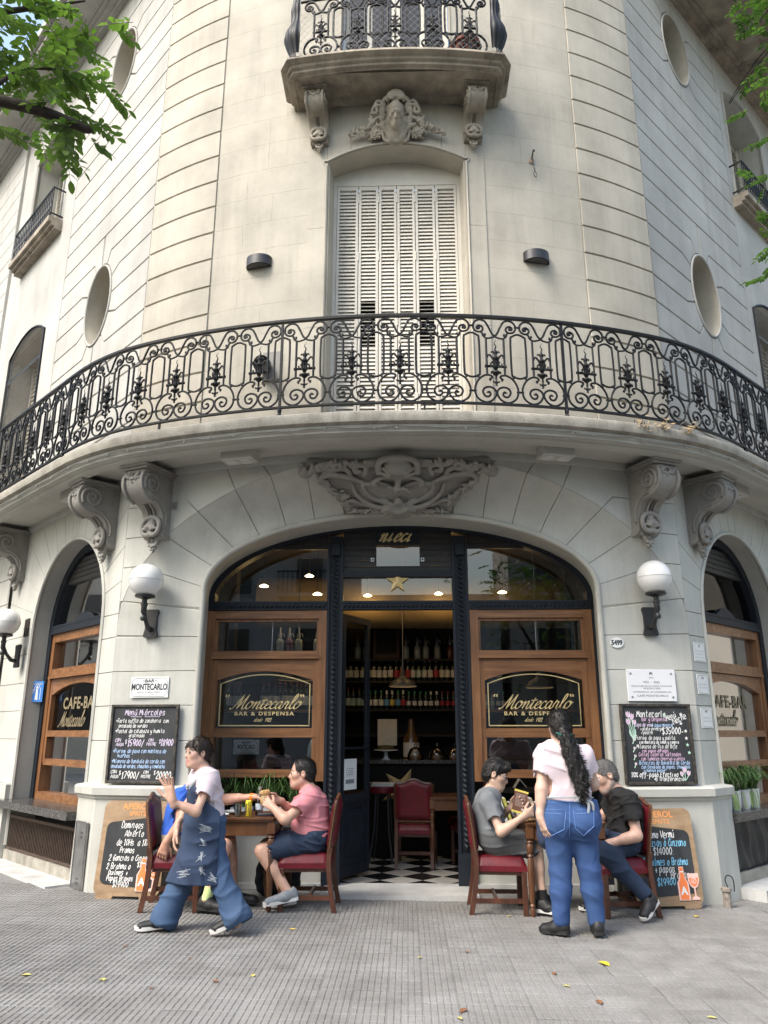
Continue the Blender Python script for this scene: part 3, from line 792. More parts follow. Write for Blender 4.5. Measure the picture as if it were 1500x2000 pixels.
# ================================================================ wrought iron
def ipt(x, y): return ((x-805)*.00097, 0, 5.24-(y-90)*.00106)
def mir(P): return [(-p[0], p[1], p[2]) for p in P]
LOW = [(752, 700), (742, 686), (758, 676), (764, 662), (745, 648), (700, 648), (645, 680), (606, 738), (594, 800), (618, 868), (690, 906), (758, 886), (798, 832), (790, 785), (742, 760), (692, 770), (670, 806), (692, 848), (728, 850), (744, 826), (730, 806), (716, 814)]
VOL = [(652, 192), (636, 196), (628, 180), (648, 162), (680, 172), (690, 202), (660, 226), (612, 214), (592, 170), (612, 126), (660, 104), (712, 120), (748, 176), (778, 236), (805, 262)]
CUR = [(708, 240), (712, 256), (694, 258), (682, 236), (666, 226)]
CU2 = [(682, 240), (694, 268), (730, 286), (770, 280), (805, 268)]
iron_me = {}
def iron_parts(iron_me, r0):
    def cm(P): return [ipt(*p) for p in catmull(P, 4)]
    r = r0
    for nm, f in (('l', lambda x: x), ('r', mir)):
        mb = MB(); P = f(cm(LOW)); mb.tube(P, r, 6); mb.tube([P[-1], (P[-1][0]*1.0, 0, P[-1][2]+.001)], .014, 6); iron_me['scroll_'+nm] = mb.mesh('scroll', 60)
    mb = MB()
    for f in (lambda x: x, mir):
        mb.tube(f(cm(VOL)), r, 6); mb.tube(f(cm(CU2)), r*.9, 6); mb.tube(f(cm(CUR)), r*.9, 6); q = f([ipt(650, 186)])[0]; mb.tube([(q[0], -.006, q[2]), (q[0], .006, q[2])], .016, 8)
    iron_me['volute'] = mb.mesh('volute', 60)
    mb = MB(); q = [(497, 300), (515, 258), (572, 236), (629, 258), (647, 300), (647, 610), (630, 650), (572, 668), (514, 650), (497, 610)]
    mb.tube([ipt(*p) for p in catmull([(x+233, y) for x, y in q], 5, closed=True)], r, 6, closed=True)
    mb.tube([ipt(805-35, 800), ipt(805+35, 800)], r, 6); mb.tube([ipt(805-30, 165), ipt(805+30, 165)], r, 6)
    for (x, y) in ((-58, 660), (58, 660)): mb.box(ipt(805+x, y), (.02, .02, .024))
    iron_me['oval_ring'] = mb.mesh('oval_ring', 60)
    mb = MB(); mb.tube([ipt(805, 282), ipt(805, 645)], r*1.05, 6); iron_me['baluster'] = mb.mesh('baluster', 60)
    mb = MB(); z0 = ipt(805, 560)[2]
    mb.tube([(x, 0, z0) for x in (-.104, -.1, -.095, .095, .1, .104)], [.011, .017, .013, .013, .017, .011], 8)
    T = Matrix.Translation((0, 0, z0))
    mb.lathe([(.002, -.20), (.012, -.196), (.009, -.185), (.018, -.165), (.008, -.15), (.012, -.125), (.009, -.10), (.024, -.085), (.036, -.07), (.03, -.055), (.012, -.04), (.022, -.02), (.032, 0), (.024, .022), (.012, .04), (.026, .058), (.034, .078), (.02, .10), (.012, .115), (.02, .135), (.022, .15), (.012, .165), (.006, .185)], 8, T)
    fl = [(0, .185), (.008, .2), (.006, .215), (-.006, .232), (-.004, .25), (.007, .262), (.004, .285)]
    mb.tube([(x, 0, z0+z) for x, z in catmull(fl, 3)], [.008-.0004*i for i in range(19)], 5)
    for sg in (-1, 1):
        for P, rr in (([(.02, .07), (.04, .10), (.058, .118), (.074, .108), (.078, .09)], .010), ([(.012, .13), (.026, .152), (.036, .15), (.038, .14)], .007), ([(.015, .03), (.03, .045), (.042, .035)], .009), ([(.012, -.155), (.026, -.165), (.03, -.15)], .006), ([(.02, -.06), (.04, -.055), (.042, -.075)], .009)):
            mb.tube([(sg*x, 0, z0+z) for x, z in catmull(P, 3)], rr, 6)
        for k in (.02, .045): mb.tube([(sg*k, -.018, z0-.02), (sg*k*1.2, -.02, z0+.02)], .008, 5)
    for k in range(3): mb.tube([(-.02+.02*k, -.02, z0+.0), (-.02+.02*k, -.03, z0+.05)], .007, 5)
    iron_me['ornament'] = mb.mesh('ornament', 50)
    for me in iron_me.values(): me.materials.append(M_IRON)
iron_parts(iron_me, .0106)
iron_b = {}; iron_parts(iron_b, .0135)
rail = thing('railing', 'x', 'x'); del rail['label']; del rail['category']; rail.parent = bld
rail.name = 'balcony_railing'
# arc length along Rp
ss = frange(-7, 7, 2800); al = [0]
for a, b in zip(ss, ss[1:]): al.append(al[-1]+math.hypot(b-a, Rp(b)-Rp(a)))
a0 = np.interp(.03, ss, al)
def rail_frame(u):
    s = float(np.interp(a0+u, al, ss)); m = (Rp(s+.01)-Rp(s-.01))/.02; return s, Rp(s), math.atan(m)
def put(me, par, s, d, ang, z=0, name=None, sc=1):
    o = bpy.data.objects.new(name or me.name.split('.')[0], me); COL.objects.link(o); o.parent = par
    o.location = L(s, d, z); o.rotation_euler = (0, 0, ang-PSI); o.scale = (sc, 1, sc) if sc != 1 else (1, 1, 1); return o
for k in range(-13, 13):
    s, d, a = rail_frame(.45*k)
    for nm in ('scroll_l', 'scroll_r', 'volute', 'ornament'): put(iron_me[nm], rail, s, d, a)
    for du in (-.085, .085):
        s2, d2, a2 = rail_frame(.45*k+du); put(iron_me['baluster'], rail, s2, d2, a2)
    s2, d2, a2 = rail_frame(.45*k+.225); put(iron_me['oval_ring'], rail, s2, d2, a2)
us = frange(-6.2, 6.2, 160)
def rail_bar(z0, z1, y0, y1):
    mb = MB(); P = [(rail_frame(u)[0], rail_frame(u)[1]) for u in us]
    return sweep(P, [(y0, z0), (y1, z0), (y1, z1), (y0, z1)])
rail_bar(5.243, 5.268, -.022, .022).build('handrail', M_IRON, rail, smooth=40)
rail_bar(4.350, 4.368, -.016, .016).build('bottom_rail', M_IRON, rail, smooth=40)
pm = MB(); pm.box((0, 0, 4.80), (.022, .024, .89)); pm.lathe([(.004, 4.21), (.012, 4.225), (.02, 4.25), (.026, 4.275), (.016, 4.30), (.022, 4.33), (.014, 4.36)], 8); pme = pm.mesh('post'); pme.materials.append(M_IRON)
for u in (-1.13, 1.57, -3.98, 3.98, -6.1, 5.2):
    s, d, a = rail_frame(u); put(pme, rail, s, d, a)
pm = MB(); pm.box((0, 0, 4.305), (.018, .02, .1)); sme = pm.mesh('foot'); sme.materials.append(M_IRON)
for u in (.225, -2.4, 2.95, -5.1): s, d, a = rail_frame(u); put(sme, rail, s, d, a)
# ---- small upper balcony
UBZ = 8.46
upath = [(-1.21, .06), (-1.21, -.36)]+[(s, -.55+.11*(s/1.21)**2-.02) for s in frange(-1.14, 1.14, 14)]+[(1.21, -.36), (1.21, .06)]
def usweep(prof, nm, m): return sweep(upath, prof).build(nm, m, bld, smooth=25)
usweep([(-.11, 8.295), (-.11, UBZ), (.0, UBZ), (.035, UBZ-.02), (.045, UBZ-.055), (.02, UBZ-.075), (-.01, UBZ-.085), (-.02, UBZ-.11), (-.05, UBZ-.125), (-.055, UBZ-.15), (-.09, UBZ-.16), (-.1, 8.285)], 'upper_balcony_slab', M_SLABU)
mb = MB(); mb.prism([(-1.16, .10), (-1.16, -.33), (-1.08, -.42), (1.08, -.42), (1.16, -.33), (1.16, .10)], lambda u, v, d: L(u, v, d), 8.30, 8.44); mb.build('upper_balcony_soffit', M_SLABU, bld)
sweep([(-.72, .02), (-.72, -.05), (.72, -.05), (.72, .02)], [(-.05, 8.27), (.03, 8.27), (.05, 8.302), (-.05, 8.302)]).build('soffit_moulding', M_SLABU, bld)
ur = thing('railing', 'x', 'x'); del ur['label']; del ur['category']; ur.parent = bld; ur.name = 'upper_railing'
def ud(s): return -.53+.11*(s/1.21)**2
for k in range(-2, 3):
    s = .405*k
    for nm in ('scroll_l', 'scroll_r', 'volute', 'ornament'): put(iron_b[nm], ur, s, ud(s), .18*s, UBZ+.01-4.366*.9, sc=.9)
    for du in (-.078, .078): put(iron_b['baluster'], ur, s+du, ud(s+du), .18*s, UBZ+.01-4.366*.9, sc=.9)
    if k < 2: put(iron_b['oval_ring'], ur, s+.2025, ud(s+.2025), .18*s, UBZ+.01-4.366*.9, sc=.9)
for z in (UBZ+.015, UBZ+.80):
    sweep([(s, ud(s)) for s in frange(-1.08, 1.08, 20)], [(-.014, z), (.014, z), (.014, z+.016), (-.014, z+.016)]).build('handrail', M_IRON, ur)
for sg in (-1, 1):                                # pot-bellied cast corner panels
    def bomb(u, v):
        z = UBZ+.0+v*.86; b = .10*math.exp(-((v-.27)/.20)**2)+.025*math.exp(-((v-.75)/.1)**2)
        an = (u-.5)*2.5
        r = .085+b+.006*cos(an*14)
        return L(sg*(1.05+r*cos(an-.55)*.85), -.42+r*sin(an-.55)*.8-.05, z)
    mb = MB(); mb.grid(bomb, 40, 30); o = mb.build('corner_panel', M_IRON, ur, smooth=70)
    side = MB()
    for i in range(5):
        y = -.32+.09*i; side.tube([L(sg*1.17, y, UBZ), L(sg*1.17, y, UBZ+.8)], .008, 5)
    side.build('side_bars', M_IRON, ur)
net = MB()
for i in range(-14, 30):
    for q in (-1, 1):
        P = []
        for j in range(13):
            s = -1.15+.08*i+q*.08*j*.55; z = UBZ+.05*j
            if -1.2 < s < 1.2: P.append(L(s, ud(s)-.03, z))
        if len(P) > 1: net.tube(P, .0012, 3, cap=False)
tag(net.build('safety_net', mat('net_cord', (.35, .35, .33), .7), ur), kind='stuff')
fp = thing('flower_pot', 'terracotta flower pot standing behind the railing of the small upper balcony', 'flower pot', L(.78, -.25, UBZ))
mb = MB(); mb.lathe([(.11, 0), (.15, .30), (.17, .30), (.17, .36), (.15, .36), (.14, .30)], 20); mb.build('pot', mat('terracotta', (.22, .06, .04), .8, var=.2, vs=8), fp, smooth=40)
mb = MB(); mb.lathe([(0, .33), (.145, .33)], 20, cap=False); mb.build('soil', mat('soil', (.03, .02, .015), 1), fp)

# ================================================================ sculpted stone
def head_prims(S, c, f, u, sc=1.0, skin=(.62, .40, .30), lip=None, brow=None, iris=None, female=False, stubble=None, relief=False, noears=False):
    """a head: c = centre between the ears, f = where the face looks, u = up"""
    f = Vector(f).normalized(); u = Vector(u); u = (u-f*u.dot(f)).normalized(); r = f.cross(u)
    R = np.array([[r.x, f.x, u.x], [r.y, f.y, u.y], [r.z, f.z, u.z]], np.float32)
    c = Vector(c)
    def P(x, y, z): return tuple(c+(r*x+f*y+u*z)*sc)
    E = lambda x, y, z, a, b, e, k=.02, col=skin, op='+': S.ell(P(x, y, z), (a*sc, b*sc, e*sc), R, k*sc, col, op)
    C = lambda p, q, ra, rb=None, k=.012, col=skin: S.cap(P(*p), P(*q), ra*sc, (rb or ra)*sc, k*sc, col)
    st = stubble or skin; w = .94 if female else 1
    E(0, -.012, .035, .076*w, .096, .088)
    E(0, .022, -.038, .060*w, .070, .084, .03)
    E(0, .040, -.075, .043*w, .050, .042, .03, st)
    C((0, .070, -.100), (0, .072, -.098), .020 if female else .024, col=st, k=.025)
    for s in (-1, 1):
        C((s*.052*w, -.005, -.055), (s*.022, .062, -.098), .020, .018, .03, st)
        C((s*.042*w, .060, -.014), (s*.046*w, .052, -.012), .022, k=.03)
        S.cap(P(s*.031, .104, .010), P(s*.034, .104, .010), .017*sc, None, .014*sc, None, '-')
        C((s*.014, .083, .030), (s*.046*w, .074, .028), .0095, .008, .014)
    C((0, .080, .020), (0, .104, -.026), .0085, .0125, .012)
    for s in (-1, 1): C((s*.011, .090, -.030), (s*.0115, .092, -.030), .0095, k=.008)
    S.cap(P(0, .083, -.052), P(0, .083, -.072), .014*sc, None, .02*sc, st)
    for s in (-1, 1):
        if not relief:
            S.cap(P(s*.031, .0765, .008), P(s*.0311, .0765, .008), .0135*sc, None, .002*sc, (.75, .73, .70))
            S.cap(P(s*.031, .0895, .008), P(s*.0311, .0895, .008), .0078*sc, None, .001*sc, iris or (.02, .014, .01))
            lidc = tuple(x*.5 for x in skin)
        else:
            S.cap(P(s*.031, .0775, .008), P(s*.0311, .0775, .008), .0135*sc, None, .002*sc, skin); lidc = skin
        for a, b in zip([(-.014, .0855, .006), (-.006, .091, .0165), (.006, .091, .0165)], [(-.006, .091, .0165), (.006, .091, .0165), (.014, .0855, .006)]):
            C((s*.031+a[0], a[1], a[2]), (s*.031+b[0], b[1], b[2]), .0036, k=.004, col=lidc)
        C((s*.031-.011, .0875, -.002), (s*.031+.011, .0875, -.002), .003, k=.004, col=lidc)
        if brow: C((s*.015, .0915, .030), (s*.045*w, .0815, .032), .0042, .0035, .003, brow)
    lc = lip or skin
    for s in (-1, 1):
        C((0, .0985, -.0585), (s*.022, .0885, -.0605), .0052, .0035, .004, lc)
        C((0, .0985, -.0685), (s*.019, .0885, -.0655), .0062, .004, .004, lc)
    S.cap(P(-.02, .1035, -.0632), P(.02, .1035, -.0632), .002*sc, None, .003*sc, None, '-')
    if not noears:
        for s in (-1, 1):
            S.ell(P(s*.079*w, -.012, -.004), (.011*sc, .021*sc, .033*sc), R, .008*sc, skin)
            S.cap(P(s*.089*w, -.008, .0), P(s*.089*w, -.008, .008), .0085*sc, None, .006*sc, None, '-')
    return P, R
def rel_frame(o, ex, ez):
    ex = Vector(ex).normalized(); ez = Vector(ez).normalized(); ey = ez.cross(ex)
    o = Vector(o); return lambda x, y, z=0: tuple(o+ex*x+ez*y+ey*-z if False else o+ex*x+ez*y+ex.cross(ez)*z)
e_s = Vector(L(1, 0, 0))-Vector(L(0, 0, 0)); e_d = Vector(L(0, 1, 0))-Vector(L(0, 0, 0)); e_z = Vector((0, 0, 1))
rs = random.Random(21)
def leafy(S, F, P, r0, r1, n, spread=.02, z=.02):
    """a festoon of small leaves and buds along a curve"""
    Q = catmull(P, 8)
    for i in range(n):
        t = i/(n-1)*(len(Q)-1); a = int(min(t, len(Q)-2)); q = Q[a]; e = Q[a+1]
        an = math.atan2(e[1]-q[1], e[0]-q[0])+rs.choice((-1, 1))*rs.uniform(.5, 1.3); l = rs.uniform(.03, .055)
        x, y = q[0]+rs.uniform(-spread, spread), q[1]+rs.uniform(-spread, spread); r = r0+(r1-r0)*i/n
        S.cap(F(x, y, z+rs.uniform(0, .02)), F(x+l*cos(an), y+l*sin(an), z+rs.uniform(-.01, .03)), r, r*.4, .006)
def fan(S, F, cx, cy, R0, R1, a0, a1, n, r, z=.02, bow=.04):
    for i in range(n):
        a = a0+(a1-a0)*i/(n-1)
        S.chain([F(cx+R0*cos(a), cy+R0*sin(a), z+.01), F(cx+(R0+R1)*.5*cos(a), cy+(R0+R1)*.5*sin(a), z+bow), F(cx+R1*cos(a), cy+R1*sin(a), z+.015)], [r*.5, r, r*1.1], .006)
def curve(S, F, P, r, z=.03, k=5, taper=None):
    Q = catmull(P, k); n = len(Q)
    S.chain([F(q[0], q[1], z) for q in Q], [r if not taper else r*(taper+(1-taper)*sin(pi*i/(n-1))) for i in range(n)], .008)
# ---- cartouche over the door (lies on the slope of the keystone and rises over the soffit)
ev = (e_d*-.52+e_z*.44).normalized(); c0 = Vector(L(0, .50, 3.60))
Fc = rel_frame(c0-Vector((0, .02, .01)), e_s, ev)
q = lambda x, y: ((x-757)*.00164, (575-y)*.00150)
S = SDF()
for i in range(9):                                # the field the ornament grows from
    u = i/8; S.cap(Fc(-.50-.36*u, .06+.54*u, -.04), Fc(.50+.36*u, .06+.54*u, -.04), .05, None, .02)
S.cap(Fc(*q(600, 370), .0), Fc(*q(915, 370), .0), .15, None, .05, sq=(ev.cross(e_s), 3))
rim = [q(*p) for p in [(757, 470), (650, 440), (570, 380), (545, 310), (590, 300), (640, 290), (757, 330), (870, 290), (925, 300), (965, 315), (945, 380), (865, 440)]]
curve(S, Fc, rim+[rim[0]], .022, .06, 5)
for sg in (-1, 1):
    m_ = lambda P: [((sg*q(*p)[0]), q(*p)[1]) for p in P]
    curve(S, Fc, m_([(757, 300), (740, 250), (690, 240), (640, 255), (610, 290), (625, 305)]), .022, .085)
    curve(S, Fc, m_([(560, 300), (500, 270), (450, 250), (360, 230), (300, 250), (285, 290), (310, 300)]), .030, .05, taper=.5)
    curve(S, Fc, m_([(300, 240), (350, 190), (440, 190), (480, 250)]), .036, .04, taper=.4)
    curve(S, Fc, m_([(555, 230), (570, 180), (545, 160), (500, 165), (505, 205), (530, 205)]), .024, .06)
    curve(S, Fc, m_([(480, 310), (500, 380), (560, 450), (640, 490), (690, 470), (680, 430), (640, 430)]), .026, .055, taper=.5)
    curve(S, Fc, m_([(450, 480), (440, 450), (480, 440), (540, 470), (620, 500)]), .020, .04)
    curve(S, Fc, m_([(555, 160), (640, 160)]), .028, .05); curve(S, Fc, m_([(640, 130), (560, 135)]), .018, .05)
    curve(S, Fc, m_([(450, 545), (520, 530), (600, 520), (680, 540)]), .012, .03)
    leafy(S, Fc, m_([(180, 225), (260, 190), (340, 165), (440, 150), (540, 150)]), .026, .02, 46, .035, .05)
    leafy(S, Fc, m_([(310, 300), (360, 360), (420, 400)]), .020, .014, 26, .03, .04)
    leafy(S, Fc, m_([(480, 520), (560, 530), (640, 540)]), .013, .013, 24, .02, .03)
    leafy(S, Fc, m_([(430, 410), (500, 470)]), .014, .012, 14, .02, .04)
    S.ell(Fc(*m_([(200, 230)])[0], .03), (.07, .045, .05), k=.02)
    for i in range(8):                            # roses
        a = i*.9; c = m_([(640, 530)])[0]; S.ball(Fc(c[0]+.028*cos(a), c[1]+.028*sin(a), .04), .016, .006)
    for i in range(9):
        a = i*.8; c = m_([(400, 165)])[0]; S.ball(Fc(c[0]+.035*cos(a), c[1]+.035*sin(a), .075), .020, .006)
curve(S, Fc, [q(*p) for p in [(640, 200), (645, 130), (690, 95), (757, 85), (825, 95), (868, 130), (872, 200)]], .030, .10)
S.ell(Fc(*q(757, 165), .05), (.15, .10, .12), k=.03)
fan(S, Fc, *q(757, 230), .02, .165, .25, pi-.25, 9, .018, .09, .05)
fan(S, Fc, *q(757, 440), .03, .19, -pi+.62, -.62, 9, .024, .05, .05)
S.ball(Fc(*q(757, 430), .09), .045, .02); leafy(S, Fc, [q(700, 320), q(757, 335), q(815, 320)], .014, .014, 16, .02, .10); S.cap(Fc(*q(750, 300), .1), Fc(*q(748, 360), .1), .02, .012)
S.build('cartouche', M_ORN, bld, h=.0085)
# ---- mask over the upper window
Fm = rel_frame(L(0, .0, 7.74), e_s, (e_z-e_d*.42).normalized())
S = SDF(); q = lambda x, y: ((x-750)*.00190, (780-y)*.00205)
head_prims(S, Fm(0, .285, .06), (e_d*-1+e_z*-.80), e_z, 1.16, skin=(.4, .35, .28), female=True, relief=True, noears=True)
for sg in (-1, 1):
    m_ = lambda P: [((sg*q(*p)[0]), q(*p)[1]) for p in P]
    curve(S, Fm, m_([(750, 540), (690, 552), (664, 610), (668, 668)]), .020, .03)
    curve(S, Fm, m_([(670, 590), (640, 590), (615, 610), (620, 630), (640, 625), (640, 605)]), .015, .04)
    curve(S, Fm, m_([(600, 640), (640, 570), (680, 575)]), .020, .02, taper=.5)
    curve(S, Fm, m_([(670, 640), (630, 660), (600, 700), (570, 740)]), .017, .03, taper=.5)
    curve(S, Fm, m_([(676, 680), (672, 730), (690, 772), (750, 778)]), .014, .04)
    curve(S, Fm, m_([(640, 690), (680, 710), (720, 770)]), .018, .05)
    leafy(S, Fm, m_([(470, 738), (530, 712), (590, 700), (610, 660)]), .018, .026, 24, .02, .02)
    for i in range(22):
        a = i*2.4; r = .018*sqrt(i)*.8; c = m_([(630, 730)])[0]; S.ball(Fm(c[0]+r*cos(a), c[1]+r*sin(a), .05-.2*r), .016, .005)
    S.cap(Fm(*m_([(640, 700)])[0], -.02), Fm(*m_([(600, 750)])[0], -.02), .035, None, .02)
curve(S, Fm, [q(705, 560), q(720, 535), q(750, 525), q(780, 535), q(795, 560)], .03, .05)
fan(S, Fm, *q(750, 575), .01, .09, .5, pi-.5, 7, .016, .06, .03)
S.cap(Fm(-.08, .25, -.02), Fm(.08, .25, -.02), .12, None, .03, sq=(e_d, 2.2)); S.cap(Fm(-.1, .06, -.02), Fm(.1, .06, -.02), .06, None, .03, sq=(e_d, 1.6))
S.ell(Fm(0, .37, -.03), (.14, .08, .12), k=.03); S.cap(Fm(0, .1, -.05), Fm(0, .36, -.12), .13, None, .04)
for sg in (-1, 1): leafy(S, Fm, [(sg*.12, .40), (sg*.155, .30), (sg*.15, .20)], .020, .016, 16, .012, .02)
S.build('mask', M_ORNU, bld, h=.0062)
# ---- consoles
def console(s, ang, m, prof, sc=1.0, z=4.03, up=False):
    """scroll bracket; local x = width, y = outward"""
    n = Vector((sin(ang), -cos(ang), 0)); n = e_s*n.x+e_d*n.y; xw = Vector((cos(ang), sin(ang), 0)); xw = e_s*xw.x+e_d*xw.y
    o = Vector(L(s, prof(s), z))-n*.02
    def F(x, y, zz): return tuple(o+(xw*x+n*y+e_z*zz)*sc)
    w = .135
    profl = catmull([(0, -.05), (.20, -.045), (.36, -.05), (.44, -.09), (.475, -.17), (.46, -.26), (.40, -.33), (.32, -.365), (.24, -.38), (.17, -.44), (.14, -.52), (.13, -.60), (.13, -.68), (.10, -.72)], 4)+[(0, -.74)]
    c = MB(); c.prism(profl, lambda y, zz, d: F(d, y, zz), -w, w); body = c.build('console', m, bld, smooth=35)
    a = MB()
    for (y1, ww, z0, z1) in ((.50, .185, -.022, .0), (.47, .165, -.05, -.022)):
        a.prism([(-ww, 0), (ww, 0), (ww, y1), (-ww, y1)], lambda x, y, d: F(x, y, d), z0, z1)
    a.build('abacus', m, body)
    v = MB()
    for sg in (-1, 1):
        sp = [(.335+p[0], -.195+p[1]) for p in spiral(0, 0, .125, .012, -.6, -.6+2*pi*1.9, 40)]
        tail = [(.10, -.60), (.10, -.50), (.14, -.42), (.22, -.35), (.32, -.325)]
        v.tube([F(sg*(w+.004), y, zz) for y, zz in sp], [.019*sc]*8+[(.019-.008*i/33)*sc for i in range(33)], 6)
        v.tube([F(sg*(w+.004), y, zz) for y, zz in catmull(tail, 4)], .015*sc, 6)
        v.tube([F(sg*(w-.012), y+.008, zz) for y, zz in catmull([(.36, -.052), (.445, -.09), (.482, -.17), (.465, -.262), (.40, -.338), (.30, -.372)], 4)], .020*sc, 6)
        for xx in (.04, .0): v.tube([F(sg*xx, y+.006, zz) for y, zz in catmull([(.25, -.375), (.18, -.44), (.15, -.52)], 4)], .012*sc, 6)
    v.build('volute', m, body, smooth=60)
    S = SDF()
    Ff = lambda x, y, zz=0: F(x, .135+zz, y)
    ring = [(.0, -.50), (-.07, -.52), (-.115, -.58), (-.105, -.66), (-.04, -.70)]
    for sg in (-1, 1): curve(S, Ff, [(sg*x, y) for x, y in ring]+[(sg*-.0+sg*.03, -.675)], .022*sc, .03, 5)
    S.ell(Ff(0, -.60, .0), (.07*sc, .07*sc, .075*sc), k=.02); fan(S, Ff, 0, -.66, .01, .085, .35, pi-.35, 7, .014*sc, .035, .03)
    S.build('shell', m, body, h=.0075)
    S = SDF()
    for i, (x, y, r) in enumerate([(0, -.735, .03), (-.045, -.75, .022), (.045, -.75, .022), (-.03, -.785, .028), (.03, -.785, .028), (0, -.80, .03), (-.016, -.83, .02), (.014, -.835, .02), (0, -.865, .015)]):
        S.cap(Ff(x, y+.01, -.05), Ff(x*1.2, y-.018, -.02+.01*(i % 2)), r*sc, r*.6*sc, .006)
    for sg in (-1, 1): S.cap(Ff(sg*.02, -.71, -.05), Ff(sg*.085, -.715, -.03), .03*sc, .02*sc, .01)
    S.build('pendant', m, body, h=.0075)
    S = SDF()
    Fg = lambda x, y, zz=0: F(x, .44+zz, y)
    for i in range(26):
        x = rs.uniform(-.105, .105); y = -.06-rs.uniform(0, .05)-(.08 if abs(x) < .03 else .02)*rs.random(); an = rs.uniform(-2.4, -.7)
        S.cap(Fg(x, y, .01), Fg(x+.03*cos(an), y+.03*sin(an), .045), .016*sc, .009*sc, .005)
    S.cap(Fg(-.1, -.07, -.02), Fg(.1, -.07, -.02), .03*sc, None, .02)
    for i in range(5):
        for j in range(3): S.ball(F(-.07+.035*i+.017*(j % 2), .468-.02*j*j*.5, -.15-.05*j), .021*sc, .006)
    S.build('garland', m, body, h=.0075)
    return body
for sg in (-1, 1):
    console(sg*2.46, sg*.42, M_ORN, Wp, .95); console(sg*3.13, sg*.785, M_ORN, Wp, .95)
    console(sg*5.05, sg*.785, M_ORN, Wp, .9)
for sg in (-1, 1): console(sg*.85, sg*.13, M_ORNU, Up, sc=.74, z=8.30)

# ================================================================ lamps
M_LAMP = mat('black_lamp_metal', (.02, .02, .022), .4, bump=.1, bs=60)
M_OPAL = mat('opal_glass', (.72, .72, .71), .12, coat=.3, var=.02, vs=5)
def globe_lamp(loc, ang, label):
    t = thing('globe_lamp', label, 'wall lamp', loc, ang, 'white globe lamps on the ground floor wall')
    b = MB(); b.prism([(-.065, -.14), (-.075, -.12), (-.06, -.06), (-.06, .06), (-.075, .12), (-.065, .14), (.065, .14), (.075, .12), (.06, .06), (.06, -.06), (.075, -.12), (.065, -.14)], lambda u, v, d: (u, -d, v), .03, 0); b.build('back_plate', M_LAMP, t)
    b = MB(); b.tube([(0, -.02, -.06), (0, -.09, -.05), (0, -.15, .02), (0, -.19, .10), (0, -.20, .15)], [.028, .024, .02, .02, .022], 8); b.build('arm', M_LAMP, t, smooth=60)
    b = MB(); T = Matrix.Translation((0, -.20, 0)); b.lathe([(.0, .0), (.022, .005), (.03, .028), (.022, .05), (.014, .06), (.02, .075), (.028, .085), (.028, .15), (.034, .155), (.034, .175), (.026, .18), (.026, .215), (.095, .235), (.10, .25), (.095, .258), (.0, .258)], 14, T); b.build('holder', M_LAMP, t, smooth=40)
    b = MB(); r = .168; b.lathe([(r*sin(a), .405-r*cos(a)) for a in frange(.35, pi, 24)], 28, T); g = b.build('globe', M_OPAL, t, smooth=60)
    b = MB(); b.lathe([(r+.0015, .399), (r+.003, .402), (r+.0015, .405)], 28, T, cap=False); b.build('seam', mat('globe_seam', (.42, .42, .41), .4), g)
    return t
nf = lambda s, o, z: tuple(Vector(L(s, .52+(abs(s)-1.97)*.144, z))+e_d*(-o))
globe_lamp(nf(-2.49, .0, 2.50), -PSI-.14, 'white globe wall lamp on black bracket above the small enamel sign')
globe_lamp(nf(2.47, .0, 2.50), -PSI+.14, 'white globe wall lamp on black bracket above the oval house number')
FGl = side_fn(-1, Wp, 2.87)
globe_lamp(FGl(2.62, 2.36, .06), -PSI-.785, 'white globe wall lamp cut by the left edge of the photo')
# half-round up-and-down lights on the upper wall
for sg, lab in ((-1, 'black half-round wall light left of the shutters'), (1, 'black half-round wall light right of the shutters')):
    s = sg*1.5; t = thing('wall_light', lab, 'wall light', L(s, Up(s), 6.36), sg*.24-PSI, 'black half-round lights on the upper wall')
    b = MB(); n = 16; arc = [(.145*cos(a), -.145*sin(a)*.8) for a in frange(0, pi, n)]
    b.prism(arc, lambda u, v, d: (u, v, d), -.055, .055); b.build('housing', M_LAMP, t, smooth=30)
    b = MB(); b.prism([(.11*cos(a), -.02-.10*sin(a)*.8) for a in frange(0, pi, n)], lambda u, v, d: (u, v, d), -.058, -.054); b.build('diffuser', mat('lamp_diffuser', (.08, .08, .08), .3), t)
# twin spotlights under the balcony
M_SPOT = mat('spot_box', (.50, .49, .45), .5)
for (s, lab) in ((-1.62, 'cream twin spotlight box under the balcony left of the carved cartouche'), (1.60, 'cream twin spotlight box under the balcony right of the carved cartouche'), (-3.95, 'cream twin spotlight box above the arched side window on the left'), (3.98, 'cream twin spotlight box at the right edge above the side window')):
    m = (Rp(s+.01)-Rp(s-.01))/.02; n = nrm(Rp, s); d = .62 if abs(s) < 3 else .55
    base = Vector(L(s, Rp(s), 4.095))-(e_s*n[0]+e_d*n[1])*(.33)
    t = thing('spotlight', lab, 'spotlight', base, math.atan(m)-PSI, 'twin spotlights under the balcony')
    b = MB(); b.box((0, 0, -.055), (.33, .17, .11), ch=.006); b.build('box', M_SPOT, t)
    for x in (-.075, .075):
        b = MB(); b.lathe([(.055, -.111), (.062, -.118), (.066, -.112)], 16, Matrix.Translation((x, 0, 0)), cap=False); b.lathe([(0, -.112), (.05, -.1125)], 16, Matrix.Translation((x, 0, 0)), cap=False); b.build('lamp_ring', mat('spot_ring', (.62, .61, .58), .3), t, smooth=40)
